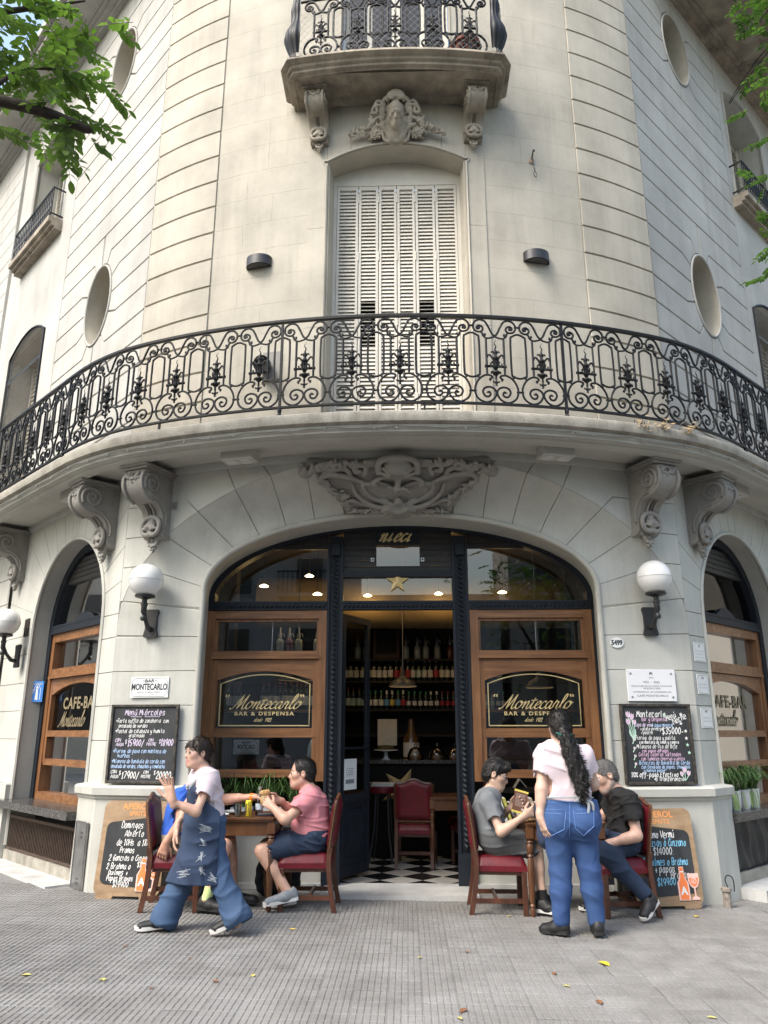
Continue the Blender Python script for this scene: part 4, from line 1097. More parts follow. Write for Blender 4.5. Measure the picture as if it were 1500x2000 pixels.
# floodlight behind the railing, hook with a loose wire
t = thing('floodlight', 'small dark floodlight fixed low on the wall behind the railing', 'floodlight', L(-1.36, Up(1.36)-.01, 5.1), -.2)
b = MB(); b.box((.06, -.01, .0), (.20, .02, .32), ch=.004); b.build('back_plate', mat('grey_plate', (.25, .24, .22), .7), t)
b = MB(); b.lathe([(0, 0), (.06, 0), (.075, .03), (.085, .10), (.09, .13), (.08, .13), (.07, .11), (0, .1)], 18, Matrix.Translation((0, -.03, 0)) @ Matrix.Rotation(pi/2+.3, 4, 'X')); b.build('lamp_head', M_LAMP, t, smooth=40)
t = thing('wall_hook', 'rusty wall hook with a loop of loose wire right of the shuttered window', 'hook', L(1.52, Up(1.52), 7.62))
b = MB(); b.tube([(0, 0, 0), (.0, -.05, .03), (.01, -.06, .09), (.02, -.05, .12), (.03, -.05, .10)], .009, 6); b.build('hook', mat('rust', (.05, .03, .02), .8), t, smooth=60)
b = MB(); b.tube(catmull([(0, -.05, .04), (.01, -.04, -.05), (.02, -.03, -.13), (.045, -.03, -.19), (.03, -.03, -.23), (.01, -.03, -.19), (.03, -.03, -.12)], 4), .004, 5); b.build('wire', M_LAMP, t)
b = MB(); b.lathe([(.0, .0), (.03, .005), (.035, .015), (0, .03)], 8, Matrix.Rotation(pi/2, 4, 'X')); b.build('plaster_patch', mat('patch', (.35, .27, .2), .9), t)
# dry leaf tufts hanging on the balcony edge
M_DRY = mat('dry_leaves', (.35, .26, .14), .9, var=.3, vs=40)
for i, (s, lab) in enumerate(((2.28, 'leftmost of the three dry leaf tufts on the balcony edge'), (2.50, 'middle one of the three dry leaf tufts on the balcony edge'), (2.74, 'rightmost of the three dry leaf tufts on the balcony edge'))):
    b = MB(); c = Vector(rail_at(s, .10, 4.26))
    for k in range(34):
        p = c+Vector((rs.gauss(0, .05), rs.gauss(0, .02)-.01, rs.gauss(-.01, .035)+.0)); a = Vector((rs.uniform(-1, 1), rs.uniform(-1, .2), rs.uniform(-1, .6))).normalized()*.035; w_ = a.orthogonal().normalized()*.009
        b.add([p-a, p+w_, p+a, p-w_+Vector((0, -.004, 0))], [(0, 1, 2, 3)])
    tag(b.build('dry_leaf_tuft', M_DRY), lab, 'dry leaves', 'dry leaf tufts on the balcony edge')
# ================================================================ lettering: a small hand-drawn stroke alphabet (x 0-9, y: 0 descender, 3 baseline, 7 x-height, 9 cap)
GL = {
'a': '57 37 15 14 23 43 56 57;57 54 63', 'b': '19 13;15 27 47 55 44 33 13', 'c': '56 37 17 15 13 33 53', 'd': '57 37 15 14 23 43 56;59 54 63', 'e': '15 55 47 27 15 13 33 53',
'f': '58 49 39 28 23 11;07 57', 'g': '57 37 15 14 24 44 57;57 52 40 20 11', 'h': '19 13;15 37 47 56 53', 'i': '17 14 23;19 19.2', 'j': '37 32 20 11;39 39.2', 'k': '19 13;47 15 53', 'l': '19 14 23 33',
'm': '07 03;05 17 27 33;35 47 57 63', 'n': '07 03;05 27 37 46 43 53', 'o': '37 15 14 23 43 55 56 47 37 27', 'p': '17 10;16 37 47 55 44 33 14', 'q': '57 37 15 14 33 56;57 50', 'r': '17 13;15 37 57', 's': '56 47 27 16 25 45 54 43 23 13',
't': '29 24 33 43;07 47', 'u': '17 14 23 43 56;57 54 63', 'v': '17 33 57', 'w': '07 13 36 53 67', 'x': '17 53;57 13', 'y': '17 14 33 56;57 52 30 10', 'z': '17 57 13 53',
'A': '03 39 63;14.8 54.8', 'B': '13 19 49 57 46 16;46 55 53.5 43 13', 'C': '68 49 27 15 23 43 64', 'D': '13 19 39 67 65 43 13', 'E': '59 19 13 53;16 46', 'F': '59 19 13;16 46', 'G': '68 49 27 15 23 43 55 56 36', 'H': '13 19;63 69;16 66', 'I': '13 19',
'L': '19 13 53', 'M': '03 19 35 59 63', 'N': '03 09 63 69', 'O': '39 17 15 33 55 57 39', 'P': '13 19 49 57 46 16', 'Q': '39 17 15 33 55 57 39;44 63', 'R': '13 19 49 57 46 16;36 63', 'S': '58 39 18 17 55 54 33 14', 'T': '09 69;39 33', 'U': '19 15 23 43 55 59', 'V': '09 33 69',
'0': '39 17 15 33 55 57 39', '1': '17 39 33;13 53', '2': '17 29 49 57 13 63', '3': '18 39 58 36 55 33 14', '4': '43 49 05 65', '5': '59 19 16 46 55 33 14', '6': '49 26 14 33 55 36 15', '7': '09 59 23', '8': '36 18 39 58 36 14 33 54 36', '9': '56 35 17 39 58 55 43',
'$': '58 39 18 17 55 54 33 14;39.7 32', '/': '12 59', '%': '03 69;19 08 17 28 19;55 44 53 64 55', '+': '35 75;57 53', '-': '15 45', '.': '13 13.3', ',': '13.3 02', '*': '26 66;37 65;35 67;47.4 44.6', '!': '19 15;13 13.2', '&': '63 17 29 48 15 23 43 65', '"': '19 17;39 37', "'": '39 28', '~': '04 15 24 35 44 55 64', ' ': '', ':': '16 16.2;14 14.2'}
ACC = {'é': 'e', 'ú': 'u', 'ó': 'o', 'Ó': 'O', 'í': 'i', 'Í': 'I', 'á': 'a'}
def glyph_strokes(ch):
    acc = ch in ACC; g = GL.get(ACC.get(ch, ch), GL.get(ch.lower(), '')); out = []
    for st in g.split(';'):
        P = []
        for tk in st.split():
            P.append((float(tk[0]), float(tk[1:])))
        if len(P) > 1: out.append(P)
    if acc: out.append([(3, 8.2), (4.5, 9.4)])
    return out
def ribbon(mb, P, w, fn, nib=None):
    """flat stroke of width w along P; fn(u, v) -> point"""
    n = len(P); l, r = [], []
    for i in range(n):
        a, b = P[max(i-1, 0)], P[min(i+1, n-1)]; dx, dy = b[0]-a[0], b[1]-a[1]; q = math.hypot(dx, dy) or 1e-9
        ww = w*.5
        if nib is not None: ww *= .32+.9*abs(sin(math.atan2(dy, dx)-nib))**1.3
        l.append((P[i][0]-dy/q*ww, P[i][1]+dx/q*ww)); r.append((P[i][0]+dy/q*ww, P[i][1]-dx/q*ww))
    v = [fn(*p) for p in l]+[fn(*p) for p in r]
    mb.add(v, [(i, i+1, n+i+1, n+i) for i in range(n-1)])
def text_width(t, h, sp=1.0): return sum((.42 if c in ' ilI1.,!\'' else .62) for c in t)*h*1.08*sp
def write(mb, t, u, v, h, w, fn, sp=1.0, slant=.12, center=False, rnd=None, k=3, rot=0):
    """hand lettering, baseline at (u, v), capital height h"""
    if center: u -= text_width(t, h, sp)/2
    rnd = rnd or random.Random(hash(t) % 1000 if False else len(t)*7+ord(t[0]))
    u0, v0 = u, v
    for c in t:
        adv = (.42 if c in ' ilI1.,!\'' else .62)*h*1.08*sp; jy = rnd.uniform(-.03, .03)*h; js = rnd.uniform(.94, 1.06)
        for S_ in glyph_strokes(c):
            P = catmull(S_, k) if len(S_) > 2 else S_
            Q = []
            for (x, y) in P:
                yy = (y-3)/6*h*js; xx = x/6*adv*.92/ (.7 if c in ' ilI1.,!\'' else 1)*(.7 if c in 'ilI1' else 1)+yy*slant
                a, b = u+xx-u0, v+yy+jy-v0
                Q.append((u0+a*cos(rot)-b*sin(rot), v0+a*sin(rot)+b*cos(rot)))
            ribbon(mb, Q, w, fn)
        u += adv
def font_mb(mb, t, u, v, h, fn, sx=1.0, center=True, bold=0, spacing=1.0):
    """printed lettering: outlines of Blender's own sans face, flat"""
    cu = bpy.data.curves.new('tmp', 'FONT'); cu.body = t; cu.size = 1; cu.offset = bold; cu.space_character = spacing; cu.resolution_u = 3
    o = bpy.data.objects.new('tmp', cu); COL.objects.link(o); bpy.context.view_layer.update()
    me = o.to_mesh(); V = [x.co.copy() for x in me.vertices]; F = [tuple(p.vertices) for p in me.polygons]
    o.to_mesh_clear(); bpy.data.objects.remove(o); bpy.data.curves.remove(cu)
    if not V: return
    x0, x1 = min(p.x for p in V), max(p.x for p in V); k = h/.69
    off = u-(x0+x1)/2*k*sx if center else u-x0*k*sx
    mb.add([fn(off+p.x*k*sx, v+p.y*k) for p in V], F)
SCRIPT = {  # connected calligraphic letters for the window lettering (unit = x-height)
'M': [[(-.75, .08), (-.6, -.03), (-.4, .1), (-.1, .7), (.25, 1.55), (.36, 1.95)], [(.36, 1.95), (.30, 1.2), (.18, .4), (.12, -.02)], [(.12, -.02), (.5, .8), (.98, 1.95)], [(.98, 1.95), (.86, 1.2), (.74, .4), (.76, .05), (.92, 0), (1.1, .2)]],
'o': [[(.62, .95), (.35, 1.0), (.1, .65), (.06, .25), (.22, 0), (.48, .12), (.7, .5), (.72, .85), (.55, 1.0), (.62, .82), (.85, .8), (1.0, .9)]],
'n': [[(.1, .8), (.22, 1.0), (.2, .7), (.1, 0)], [(.12, .2), (.35, .75), (.58, 1.0), (.66, .8), (.56, .25), (.62, 0), (.78, .05), (.95, .3)]],
't': [[(.02, .35), (.3, .95), (.42, 1.5)], [(.42, 1.5), (.3, .9), (.18, .2), (.28, 0), (.45, .06), (.62, .3)], [(.0, 1.12), (.35, 1.12), (.72, 1.2)]],
'e': [[(.0, .3), (.3, .5), (.6, .75), (.55, 1.0), (.3, .9), (.1, .5), (.1, .15), (.28, 0), (.5, .08), (.75, .4)]],
'c': [[(.62, .85), (.5, 1.0), (.25, .85), (.08, .45), (.1, .12), (.28, 0), (.5, .08), (.75, .4)]],
'a': [[(.66, .9), (.4, 1.0), (.15, .7), (.06, .3), (.18, 0), (.4, .15), (.62, .6), (.72, 1.0)], [(.72, 1.0), (.62, .5), (.58, .12), (.68, 0), (.85, .1), (1.0, .35)]],
'r': [[(.0, .35), (.22, .9), (.3, 1.15)], [(.3, 1.15), (.36, .95), (.6, .98)], [(.6, .98), (.5, .5), (.44, .1), (.56, 0), (.75, .15), (.9, .4)]],
'l': [[(.0, .35), (.3, .9), (.55, 1.6), (.5, 2.0), (.35, 1.85), (.2, 1.1), (.12, .3), (.2, 0), (.4, .06), (.62, .35)]],
'd': [[(.6, .9), (.35, 1.0), (.1, .6), (.08, .15), (.22, 0), (.45, .2), (.66, .9), (.85, 1.8)], [(.85, 1.8), (.66, .8), (.58, .12), (.7, 0), (.9, .2)]],
's': [[(.0, .2), (.35, .9), (.42, 1.05), (.5, .6), (.5, .2), (.3, 0), (.1, .1)], [(.5, .15), (.75, .3)]]}
SADV = {'M': 1.12, 'o': .86, 'n': .88, 't': .58, 'e': .66, 'c': .66, 'a': .9, 'r': .8, 'l': .56, 'd': .85, 's': .68}
def script(mb, t, u, v, xh, w, fn, slant=.42, nib=.5, sx=1.0):
    for c in t:
        for P in SCRIPT[c]:
            Q = [(u+(x*sx+y*slant)*xh, v+y*xh) for x, y in catmull(P, 6)]
            ribbon(mb, Q, w*xh, fn, nib)
        u += SADV[c]*xh*sx
# ================================================================ shop front (front plane d = 1.0)
FP = lambda u, z, dep: L(u, 1.0+dep, z)
def bar(mb, s0, s1, z0, z1, d0=0.0, d1=.08): mb.prism(rect(s0, s1, z0, z1), FP, d0, d1); return mb
front = thing('shopfront', 'x', 'x'); del front['label']; del front['category']; front.parent = bld; front.name = 'shopfront'
def rope(mb, p0, p1, n, r):                      # cast rope ornament
    a, b = Vector(p0), Vector(p1); t = (b-a).normalized(); w = t.orthogonal().normalized() if abs(t.z) < .5 else e_s
    side = t.cross(e_d).normalized()
    for i in range(n):
        c = a.lerp(b, (i+.5)/n); l = (b-a).length/n*.62
        mb.tube([c-t*l*.6-side*r*.9, c-e_d*r*.8, c+t*l*.6+side*r*.9], [r*.35, r*.62, r*.35], 5)
for sg in (-1, 1):
    cx = sg*.665-.02
    mb = MB(); bar(mb, cx-.075, cx+.075, .0, 3.5, .012, .20); bar(mb, cx-.085, cx-.058, .06, 3.42, -.012, .05); bar(mb, cx+.058, cx+.085, .06, 3.42, -.012, .05)
    bar(mb, cx-.09, cx+.09, 0, .32, -.02, .06); bar(mb, cx-.045, cx+.045, 3.28, 3.40, -.03, .05); bar(mb, cx-.03, cx+.03, .35, 3.25, -.002, .02)
    o = mb.build('column', M_BLUE, front)
    mb = MB(); rope(mb, FP(cx, .36, -.006), FP(cx, 3.26, -.006), 58, .026); mb.build('column_ornament', M_BLUE, o, smooth=60)
# frame of the arch opening, transom bars
mb = MB()
P0 = [(-2.045*1.0, 0), (-2.045, 2.83)]+[(-2.045*cos(t), 2.83+.80*sin(t)) for t in frange(.05, pi-.05, 40)]+[(2.045, 2.83), (2.045, 0)]
Pi_ = [(s*.972 if abs(s) < 2.04 else s*.965, z if z < 2.84 else z-.05) for s, z in P0]
for a, b, c, d in zip(P0, P0[1:], Pi_, Pi_[1:]): mb.prism([a, b, d, c], FP, .0, .14)
mb.build('arch_frame', M_BLUE, front, smooth=30)
mb = MB()
for s0, s1 in ((-2.0, -.77), (-.61, .57), (.73, 2.0)):
    bar(mb, s0, s1, 2.695, 2.775, -.02, .07); bar(mb, s0, s1, 2.762, 2.785, -.03, .02)
o = mb.build('transom', M_BLUE, front)
mb = MB()
for s0, s1 in ((-1.98, -.78), (-.60, .56), (.74, 1.98)): rope(mb, FP(s0, 2.728, -.026), FP(s1, 2.728, -.026), 26, .016)
mb.build('transom_ornament', M_BLUE, o, smooth=60)
# roller shutter boxes behind the arch
M_ROLL = mat('roller_slats', (.022, .020, .019), .5, var=.4, vs=18, bump=.3, bs=30)
def in_arch(s): return 2.83+.80*sqrt(max(0, 1-(s/2.045)**2))-.03
def roller(s0, s1, z0, z1, hole=None):
    n = max(1, int(round((z1-z0)/.062)))
    for i in range(n):
        a, b = z0+(z1-z0)*i/n, z0+(z1-z0)*(i+1)/n
        segs = [(s0, s1)]
        if hole and a < hole[3]-.01 and b > hole[2]+.01: segs = [(s0, hole[0]), (hole[1], s1)]
        for (p, q) in segs:
            zm = min(in_arch(max(abs(p), abs(q))-.0), 9)
            mb = MB()
            mb.prism([(p, a+.004), (q, a+.004), (q, b-.004), (p, b-.004)], FP, .045, .09); mb.prism([(p, b-.010), (q, b-.010), (q, b-.001), (p, b-.001)], FP, .035, .09)
            mb.build('shutter_slat', M_ROLL, front)
roller(-.605, .565, 3.11, 3.60, (-.25, .22, 3.17, 3.42)); roller(-1.35, -.77, 3.36, 3.58); roller(.73, 1.35, 3.36, 3.58)
mb = MB(); bar(mb, -.605, .565, 3.05, 3.115, .0, .1); bar(mb, -.25, .22, 3.40, 3.425, .02, .09); mb.build('shutter_foot', M_BLUE, front)
for s in (-.29, .25):
    mb = MB(); mb.prism(rect(s-.018, s+.018, 3.22, 3.26), FP, .028, .05); o = mb.build('keyhole_plate', M_GALV, front); mb = MB(); mb.lathe([(0, 0), (.011, 0)], 10, Matrix.Translation(FP(s, 3.24, .025)) @ Matrix.Rotation(pi/2, 4, 'X'), cap=False); mb.build('keyhole', M_DARK, o)
# glass
def pane(poly, dep=.06, par=None, name='pane'): mb = MB(); mb.add([FP(u, z, dep) for u, z in poly], [tuple(range(len(poly)))]); return mb.build(name, M_GLASS, par or front)
def archtop(s0, s1, cap_): return [(s, min(in_arch(s), cap_)) for s in frange(s0, s1, 16)]
pane([(-2.0, 2.78)]+archtop(-2.0, -.77, 3.37)+[(-.77, 2.78)]); pane([(2.0, 2.78)]+archtop(2.0, .73, 3.37)+[(.73, 2.78)])
pane(rect(-.605, .565, 2.78, 3.06)); pane(rect(-.25, .22, 3.17, 3.41), .07)
# gilded fragment of a word on the glass over the door
mb = MB(); Fg = lambda u, v: FP(u, v, .030)
bar(mb, -.25, .22, 3.425, 3.56, .035, .05); mb.build('sign_board', M_BLUE, front)
mb = MB()
uu = -.22
for st in ([[(0, .7), (.22, 1), (.2, .6), (.1, 0)], [(.12, .2), (.35, .75), (.58, 1), (.66, .8), (.56, .25), (.62, 0), (.8, .1), (.95, .35)]], [[(.1, .3), (.3, 1), (.18, .3), (.25, 0), (.5, .3)]], SCRIPT['e'], SCRIPT['c'], [[(.3, 1.0), (.15, .3), (.22, 0), (.45, .2)]]):
    for P in st: ribbon(mb, [(uu+(x+y*.4)*.085, 3.445+y*.085) for x, y in catmull(P, 5)], .030, Fg, .5)
    uu += .085*(1.05 if len(st) > 1 else .8)
mb.build('gilded_letters', M_GOLD, front)
# star on the transom glass
def star(loc, R, m, name, label, axis=None):
    t = thing(name, label, 'star', loc, -PSI)
    P = [((R if i % 2 == 0 else R*.40)*sin(pi*i/5), (R if i % 2 == 0 else R*.40)*cos(pi*i/5)) for i in range(10)]
    if axis: P = [(x*cos(axis)-y*sin(axis), x*sin(axis)+y*cos(axis)) for x, y in P]
    for i in range(5):
        a, b, c = P[(2*i-1) % 10], P[2*i], P[(2*i+1) % 10]; mb = MB(); k = R*.16
        mb.add([(a[0], 0, a[1]), (b[0], 0, b[1]), (c[0], 0, c[1]), (0, -k, 0)], [(0, 1, 3), (1, 2, 3)]); mb.build('point', m, t)
    return t
star(FP(-.02, 3.0, .02), .125, mat('brass_star', (.72, .55, .25), .4, metal=.2, var=.1, vs=8), 'paper_star', 'gold five-pointed star hanging at the glass above the open door')
# wooden windows left and right
def wood_window(c, sx, text=True):
    """c = centre s; outer half width .61"""
    w = thing('shop_window', 'x', 'x'); del w['label']; del w['category']; w.parent = bld; w.name = 'shop_window'
    hw = .635
    def pc(nm, polys, m, d0, d1):
        mb = MB()
        for p in polys: mb.prism([(c+sx*u, z) for u, z in p], FP, d0, d1)
        return mb.build(nm, m, w)
    pc('jamb', [rect(-hw, -hw+.085, .98, 2.69)], M_WOOD, -.005, .12); pc('jamb', [rect(hw-.085, hw, .98, 2.69)], M_WOOD, -.005, .12)
    pc('head_rail', [rect(-hw+.085, hw-.085, 2.605, 2.69)], M_WOODH, .003, .12)
    pc('bead', [rect(-hw+.085, -hw+.11, 2.26, 2.60), rect(hw-.11, hw-.085, 2.26, 2.60), rect(-hw+.11, hw-.11, 2.578, 2.603)], M_WOOD, .03, .09)
    pc('middle_rail', [rect(-hw+.085, hw-.085, 2.205, 2.265)], M_WOODH, -.012, .12); pc('moulding', [rect(-hw+.07, hw-.07, 2.185, 2.21)], M_WOODH, -.03, .05)
    st = hw-.085; ib = hw-.135
    pc('sash_stile', [rect(-st, -ib, 1.40, 2.18)], M_WOOD, .012, .10); pc('sash_stile', [rect(ib, st, 1.40, 2.18)], M_WOOD, .012, .10)
    ar = [(u, 1.965+.095*(1-(u/ib)**2)) for u in frange(-ib, ib, 14)]
    pc('arched_rail', [ar+[(ib, 2.18), (-ib, 2.18)]], M_WOODH, .014, .10)
    pc('bottom_rail', [rect(-ib, ib, 1.40, 1.475)], M_WOODH, .010, .10)
    pc('glazing_bead', [rect(-ib, ib, 1.475, 1.49)], M_WOODH, .03, .08)
    pc('stile', [rect(-st, -ib, 1.09, 1.398)], M_WOOD, .02, .10); pc('stile', [rect(ib, st, 1.09, 1.398)], M_WOOD, .02, .10)
    pc('sill', [rect(-st, st, 1.015, 1.09)], M_WOODH, -.01, .12)
    def gl(poly, d): mb = MB(); mb.add([FP(c+sx*u, z, d) for u, z in poly], [tuple(range(len(poly)))]); return mb.build('pane', M_GLASS, w)
    gl(rect(-hw+.10, hw-.10, 2.26, 2.59), .06); p1 = gl([(-ib, 1.48)]+ar+[(ib, 1.48)], .055); gl(rect(-ib, ib, 1.085, 1.40), .06)
    gb = MB(); gb.prism([(c+.05, 2.26), (c+.056, 2.26), (c+.056, 2.59), (c+.05, 2.59)], FP, .05, .06); gb.build('glass_joint', M_GALV, w)
    # gilded writing on the arched pane
    Fz = lambda u, v: FP(c+u, v, .050)
    mb = MB(); o = .035
    out = [(-ib+o, 1.515)]+[(u*(ib-o)/ib, z-.032) for u, z in ar]+[(ib-o, 1.515)]
    ribbon(mb, out+[out[0], (out[1][0], out[1][1])][:1], .011, Fz)
    script(mb, 'Montecarlo', -.30, 1.683, .072, .215, Fz, sx=1.17)
    for sgn, x in ((1, -.40), (-1, .375)):
        for k in (0, .024): ribbon(mb, [(x+k+.006*sgn, 1.825), (x+k-.004*sgn, 1.812), (x+k, 1.800)], .014, Fz)
    font_mb(mb, 'BAR & DESPENSA', 0.0, 1.617, .036, Fz, 1.25, bold=.025, spacing=1.28)
    script(mb, 'desde', -.105, 1.556, .022, .26, Fz); write(mb, '1922', .010, 1.556, .034, .005, Fz, slant=.3, sp=.75)
    mb.build('gilded_letters', M_GOLD, w)
    return w
wood_window(-1.40, 1); wood_window(1.37, 1)
# low wall, ledge and planters under the windows
for s0, s1 in ((-2.03, -.77), (.73, 2.03)):
    mb = MB(); bar(mb, s0, s1, -.05, .56, .02, .30); mb.build('low_wall', M_GR, front)
    mb = MB(); bar(mb, s0, s1, -.05, .05, -.02, .02); mb.build('skirting', M_MARBLE, front)
    mb = MB(); bar(mb, s0, s1, .56, .60, -.06, .34); mb.build('ledge', M_GRANITE, front)
mb = MB(); mb.prism([(-.74, .52), (.71, .52), (.71, 1.12), (-.74, 1.12)], lambda u, v, d: L(u, v, d), .034, -.06); b_ = mb.build('threshold', M_MARBLE, bld)
# open door leaf on the left
ang = math.radians(62); hx, hd = -.60, 1.10
def FD(u, z, dep): return L(hx+u*cos(ang)+dep*sin(ang), hd+u*sin(ang)-dep*cos(ang), z)
leaf = thing('door_leaf', 'x', 'x'); del leaf['label']; del leaf['category']; leaf.parent = bld; leaf.name = 'door_leaf'
mb = MB()
for p in (rect(0, .06, .07, 2.67), rect(.50, .56, .07, 2.67), rect(.06, .50, 2.60, 2.67), rect(.06, .50, .76, .84), rect(.06, .50, .07, .17), rect(.06, .5, 1.28, 1.30)): mb.prism(p, FD, .0, -.045)
mb.build('frame', M_BLUE, leaf)
mb = MB(); mb.prism(rect(.06, .50, .17, .76), FD, -.016, -.03); o = mb.build('panel', M_BLUE, leaf)
mb = MB(); fr = [(.12, .24), (.44, .24), (.44, .70), (.12, .70)]; mb.tube([FD(u, z, -.012) for u, z in fr], .008, 5, closed=True)
q = [(.20, .30), (.36, .30), (.36, .34), (.395, .37), (.395, .57), (.36, .60), (.36, .64), (.20, .64), (.20, .60), (.165, .57), (.165, .37), (.20, .34)]; mb.tube([FD(u, z, -.014) for u, z in q], .006, 5, closed=True); mb.build('moulding', M_BLUE, o)
mb = MB(); mb.add([FD(u, z, -.02) for u, z in rect(.06, .50, .84, 2.60)], [(0, 1, 2, 3)]); mb.build('pane', M_GLASS, leaf)
t = thing('notice', 'white paper notice stuck on the glass of the open door leaf', 'notice', FD(.14, 1.0, .004))
def FN(u, v, dep=0): return tuple(Vector(FD(.045+u, .885+v, .004+dep))-t.location)
mb = MB(); mb.prism(rect(0, .24, 0, .30), lambda u, v, d: FN(u, v, d), .002, 0); mb.build('paper', M_WHITE, t)
mb = MB(); mb.add([FN(u, v, .003) for u, v in rect(.03, .19, .06, .10)], [(0, 1, 2, 3)])
ribbon(mb, [(.06, .14), (.045, .17), (.05, .21), (.07, .215), (.078, .17), (.06, .13)], .006, lambda u, v: FN(u, v, .003))
for k in range(4): ribbon(mb, [(.09, .205-.018*k), (.19-.02*(k % 2), .205-.018*k)], .005, lambda u, v: FN(u, v, .003))
for k in range(3): ribbon(mb, [(.09+.03*k, .13), (.10+.03*k, .145), (.09+.03*k, .15)], .006, lambda u, v: FN(u, v, .003))
mb.build('print', mat('grey_print', (.2, .22, .25), .7), t)

# ================================================================ chairs and tables (copied inside and outside)
M_CHW = mat('chair_wood', (.115, .042, .022), .42, wave=((14, 14, 2), (.06, .02, .011)), bump=.15, bs=70, coat=.15, var=.3, vs=14)
M_RED = mat('red_leather', (.17, .013, .022), .42, var=.35, vs=13, bump=.35, bs=26, col2=(.085, .008, .013), spec=.35)
M_NAIL = mat('brass_nails', (.45, .28, .12), .35, metal=.8)
M_TBL = mat('table_wood', (.16, .068, .028), .4, wave=((10, 10, 2.2), (.085, .032, .013)), bump=.12, bs=70, coat=.2, var=.2, vs=6)
def make_chair():
    """sitter faces +x; origin on the floor under the seat centre"""
    t = thing('dining_chair', 'x', 'chair')
    mb = MB(); n = 12
    def seat(u, v):
        x, y = (u-.5)*.43, (v-.5)*(.45-.05*(1-u)); e = min(1, min(u, 1-u, v, 1-v)*7); e = sqrt(max(0, 1-(1-e)**2)); return (x, y, .375+.075*e+.014*(1-(2*u-1)**2)*(1-(2*v-1)**2))
    mb.grid(seat, 16, 16)
    mb.prism([(-.215, -.20), (.215, -.225), (.215, .225), (-.215, .20)], lambda u, v, d: (u, v, d), .378, .335); mb.build('seat', M_RED, t, smooth=50)
    mb = MB(); mb.prism([(-.19, -.18), (.195, -.205), (.195, .205), (-.19, .18)], lambda u, v, d: (u, v, d), .335, .305); mb.build('seat_frame', M_CHW, t)
    def bx(z): return -.205-.02*max(0, (z-.3))-.10*max(0, z-.45)*.95-.06*max(0, z-.45)**2
    def topz(y): return .855+.045*(1-(abs(y)/.2)**2)+.012*cos(y*28)
    for sx_, nm in ((1, 'back_pad'), (-1, 'back_cover')):
        mb = MB()
        def pad(u, v):
            y = (u-.5)*.39; z0, z1 = .49, topz(y)-.012; z = z0+(z1-z0)*v; e = min(1, min(u, 1-u, v, 1-v)*8); e = sqrt(max(0, 1-(1-e)**2))
            return (bx(z)+sx_*(.012+.022*e), y, z)
        mb.grid(pad, 14, 14); mb.build(nm, M_RED, t, smooth=60)
    mb = MB(); P = [(bx(z), -.205, z) for z in frange(.46, .85, 8)]+[(bx(topz(y)), y, topz(y)) for y in frange(-.2, .2, 14)]+[(bx(z), .205, z) for z in frange(.85, .46, 8)]
    mb.tube(P, .017, 6); mb.tube([(bx(.47), -.2, .47), (bx(.47), .2, .47)], .015, 6); mb.build('back_frame', M_CHW, t, smooth=40)
    for sy in (-1, 1):
        mb = MB(); mb.box((.188, sy*.205, .17), (.042, .042, .34), ch=.004); mb.build('leg', M_CHW, t)
        mb = MB(); Q = [(-.262, 0), (-.245, .08), (-.225, .20), (-.212, .32), (-.21, .42), (-.222, .50)]
        v = []; Q2 = catmull(Q, 3)
        for (x, z) in Q2:
            for (a, b) in ((-.02, -.018), (.02, -.018), (.02, .018), (-.02, .018)): v.append((x+a, sy*.198+b, z))
        f = [(i*4+j, i*4+(j+1) % 4, i*4+4+(j+1) % 4, i*4+4+j) for i in range(len(Q2)-1) for j in range(4)]+[(3, 2, 1, 0), tuple(len(v)-4+j for j in range(4))]
        mb.add(v, f); mb.build('leg', M_CHW, t)
        mb = MB(); mb.box((-.035, sy*.203, .11), (.43, .02, .035)); mb.build('stretcher', M_CHW, t)
    mb = MB(); mb.box((-.05, 0, .12), (.02, .39, .035)); mb.build('stretcher', M_CHW, t)
    nm = MB()
    for sy in (-1, 1):
        for z in frange(.50, .86, 22):
            nm.lathe([(.0055, 0), (.003, .004), (0, .005)], 5, Matrix.Translation((bx(z)-.002, sy*.2225, z)) @ Matrix.Rotation(-sy*pi/2, 4, 'X'), cap=False)
    tag(nm.build('nail_trim', M_NAIL, t), kind='stuff')
    return t
def make_table(w, d, name='dining_table'):
    t = thing(name, 'x', 'table'); H = .73
    mb = MB(); c = .03; P = [(-w/2+c, -d/2), (w/2-c, -d/2), (w/2, -d/2+c), (w/2, d/2-c), (w/2-c, d/2), (-w/2+c, d/2), (-w/2, d/2-c), (-w/2, -d/2+c)]
    mb.prism(P, lambda u, v, e: (u, v, e), H, H-.012); mb.prism([(x*1.0, y*1.0) for x, y in inset(P, .008)], lambda u, v, e: (u, v, e), H-.012, H-.028); mb.build('tabletop', M_TBL, t)
    for sy in (-1, 1):
        mb = MB(); mb.box((0, sy*(d/2-.045), H-.088), (w-.14, .022, .11)); mb.build('apron', M_TBL, t)
    for sx in (-1, 1):
        mb = MB(); mb.box((sx*(w/2-.045), 0, H-.088), (.022, d-.14, .11)); mb.build('apron', M_TBL, t)
        for sy in (-1, 1):
            mb = MB(); T = Matrix.Translation((sx*(w/2-.045), sy*(d/2-.045), 0))
            mb.lathe([(.015, 0), (.020, .01), (.018, .06), (.014, .075), (.022, .085), (.014, .10), (.021, .13), (.026, .30), (.023, .44), (.017, .455), (.026, .465), (.017, .48), (.025, .50), (.027, .55), (.018, .565), (.029, .575), (.018, .59), (.027, .60)], 12, T)
            mb.box((0, 0, .652), (.058, .058, .10), T, ch=.003); mb.build('leg', M_TBL, t, smooth=35)
    return t
CHAIR = make_chair()
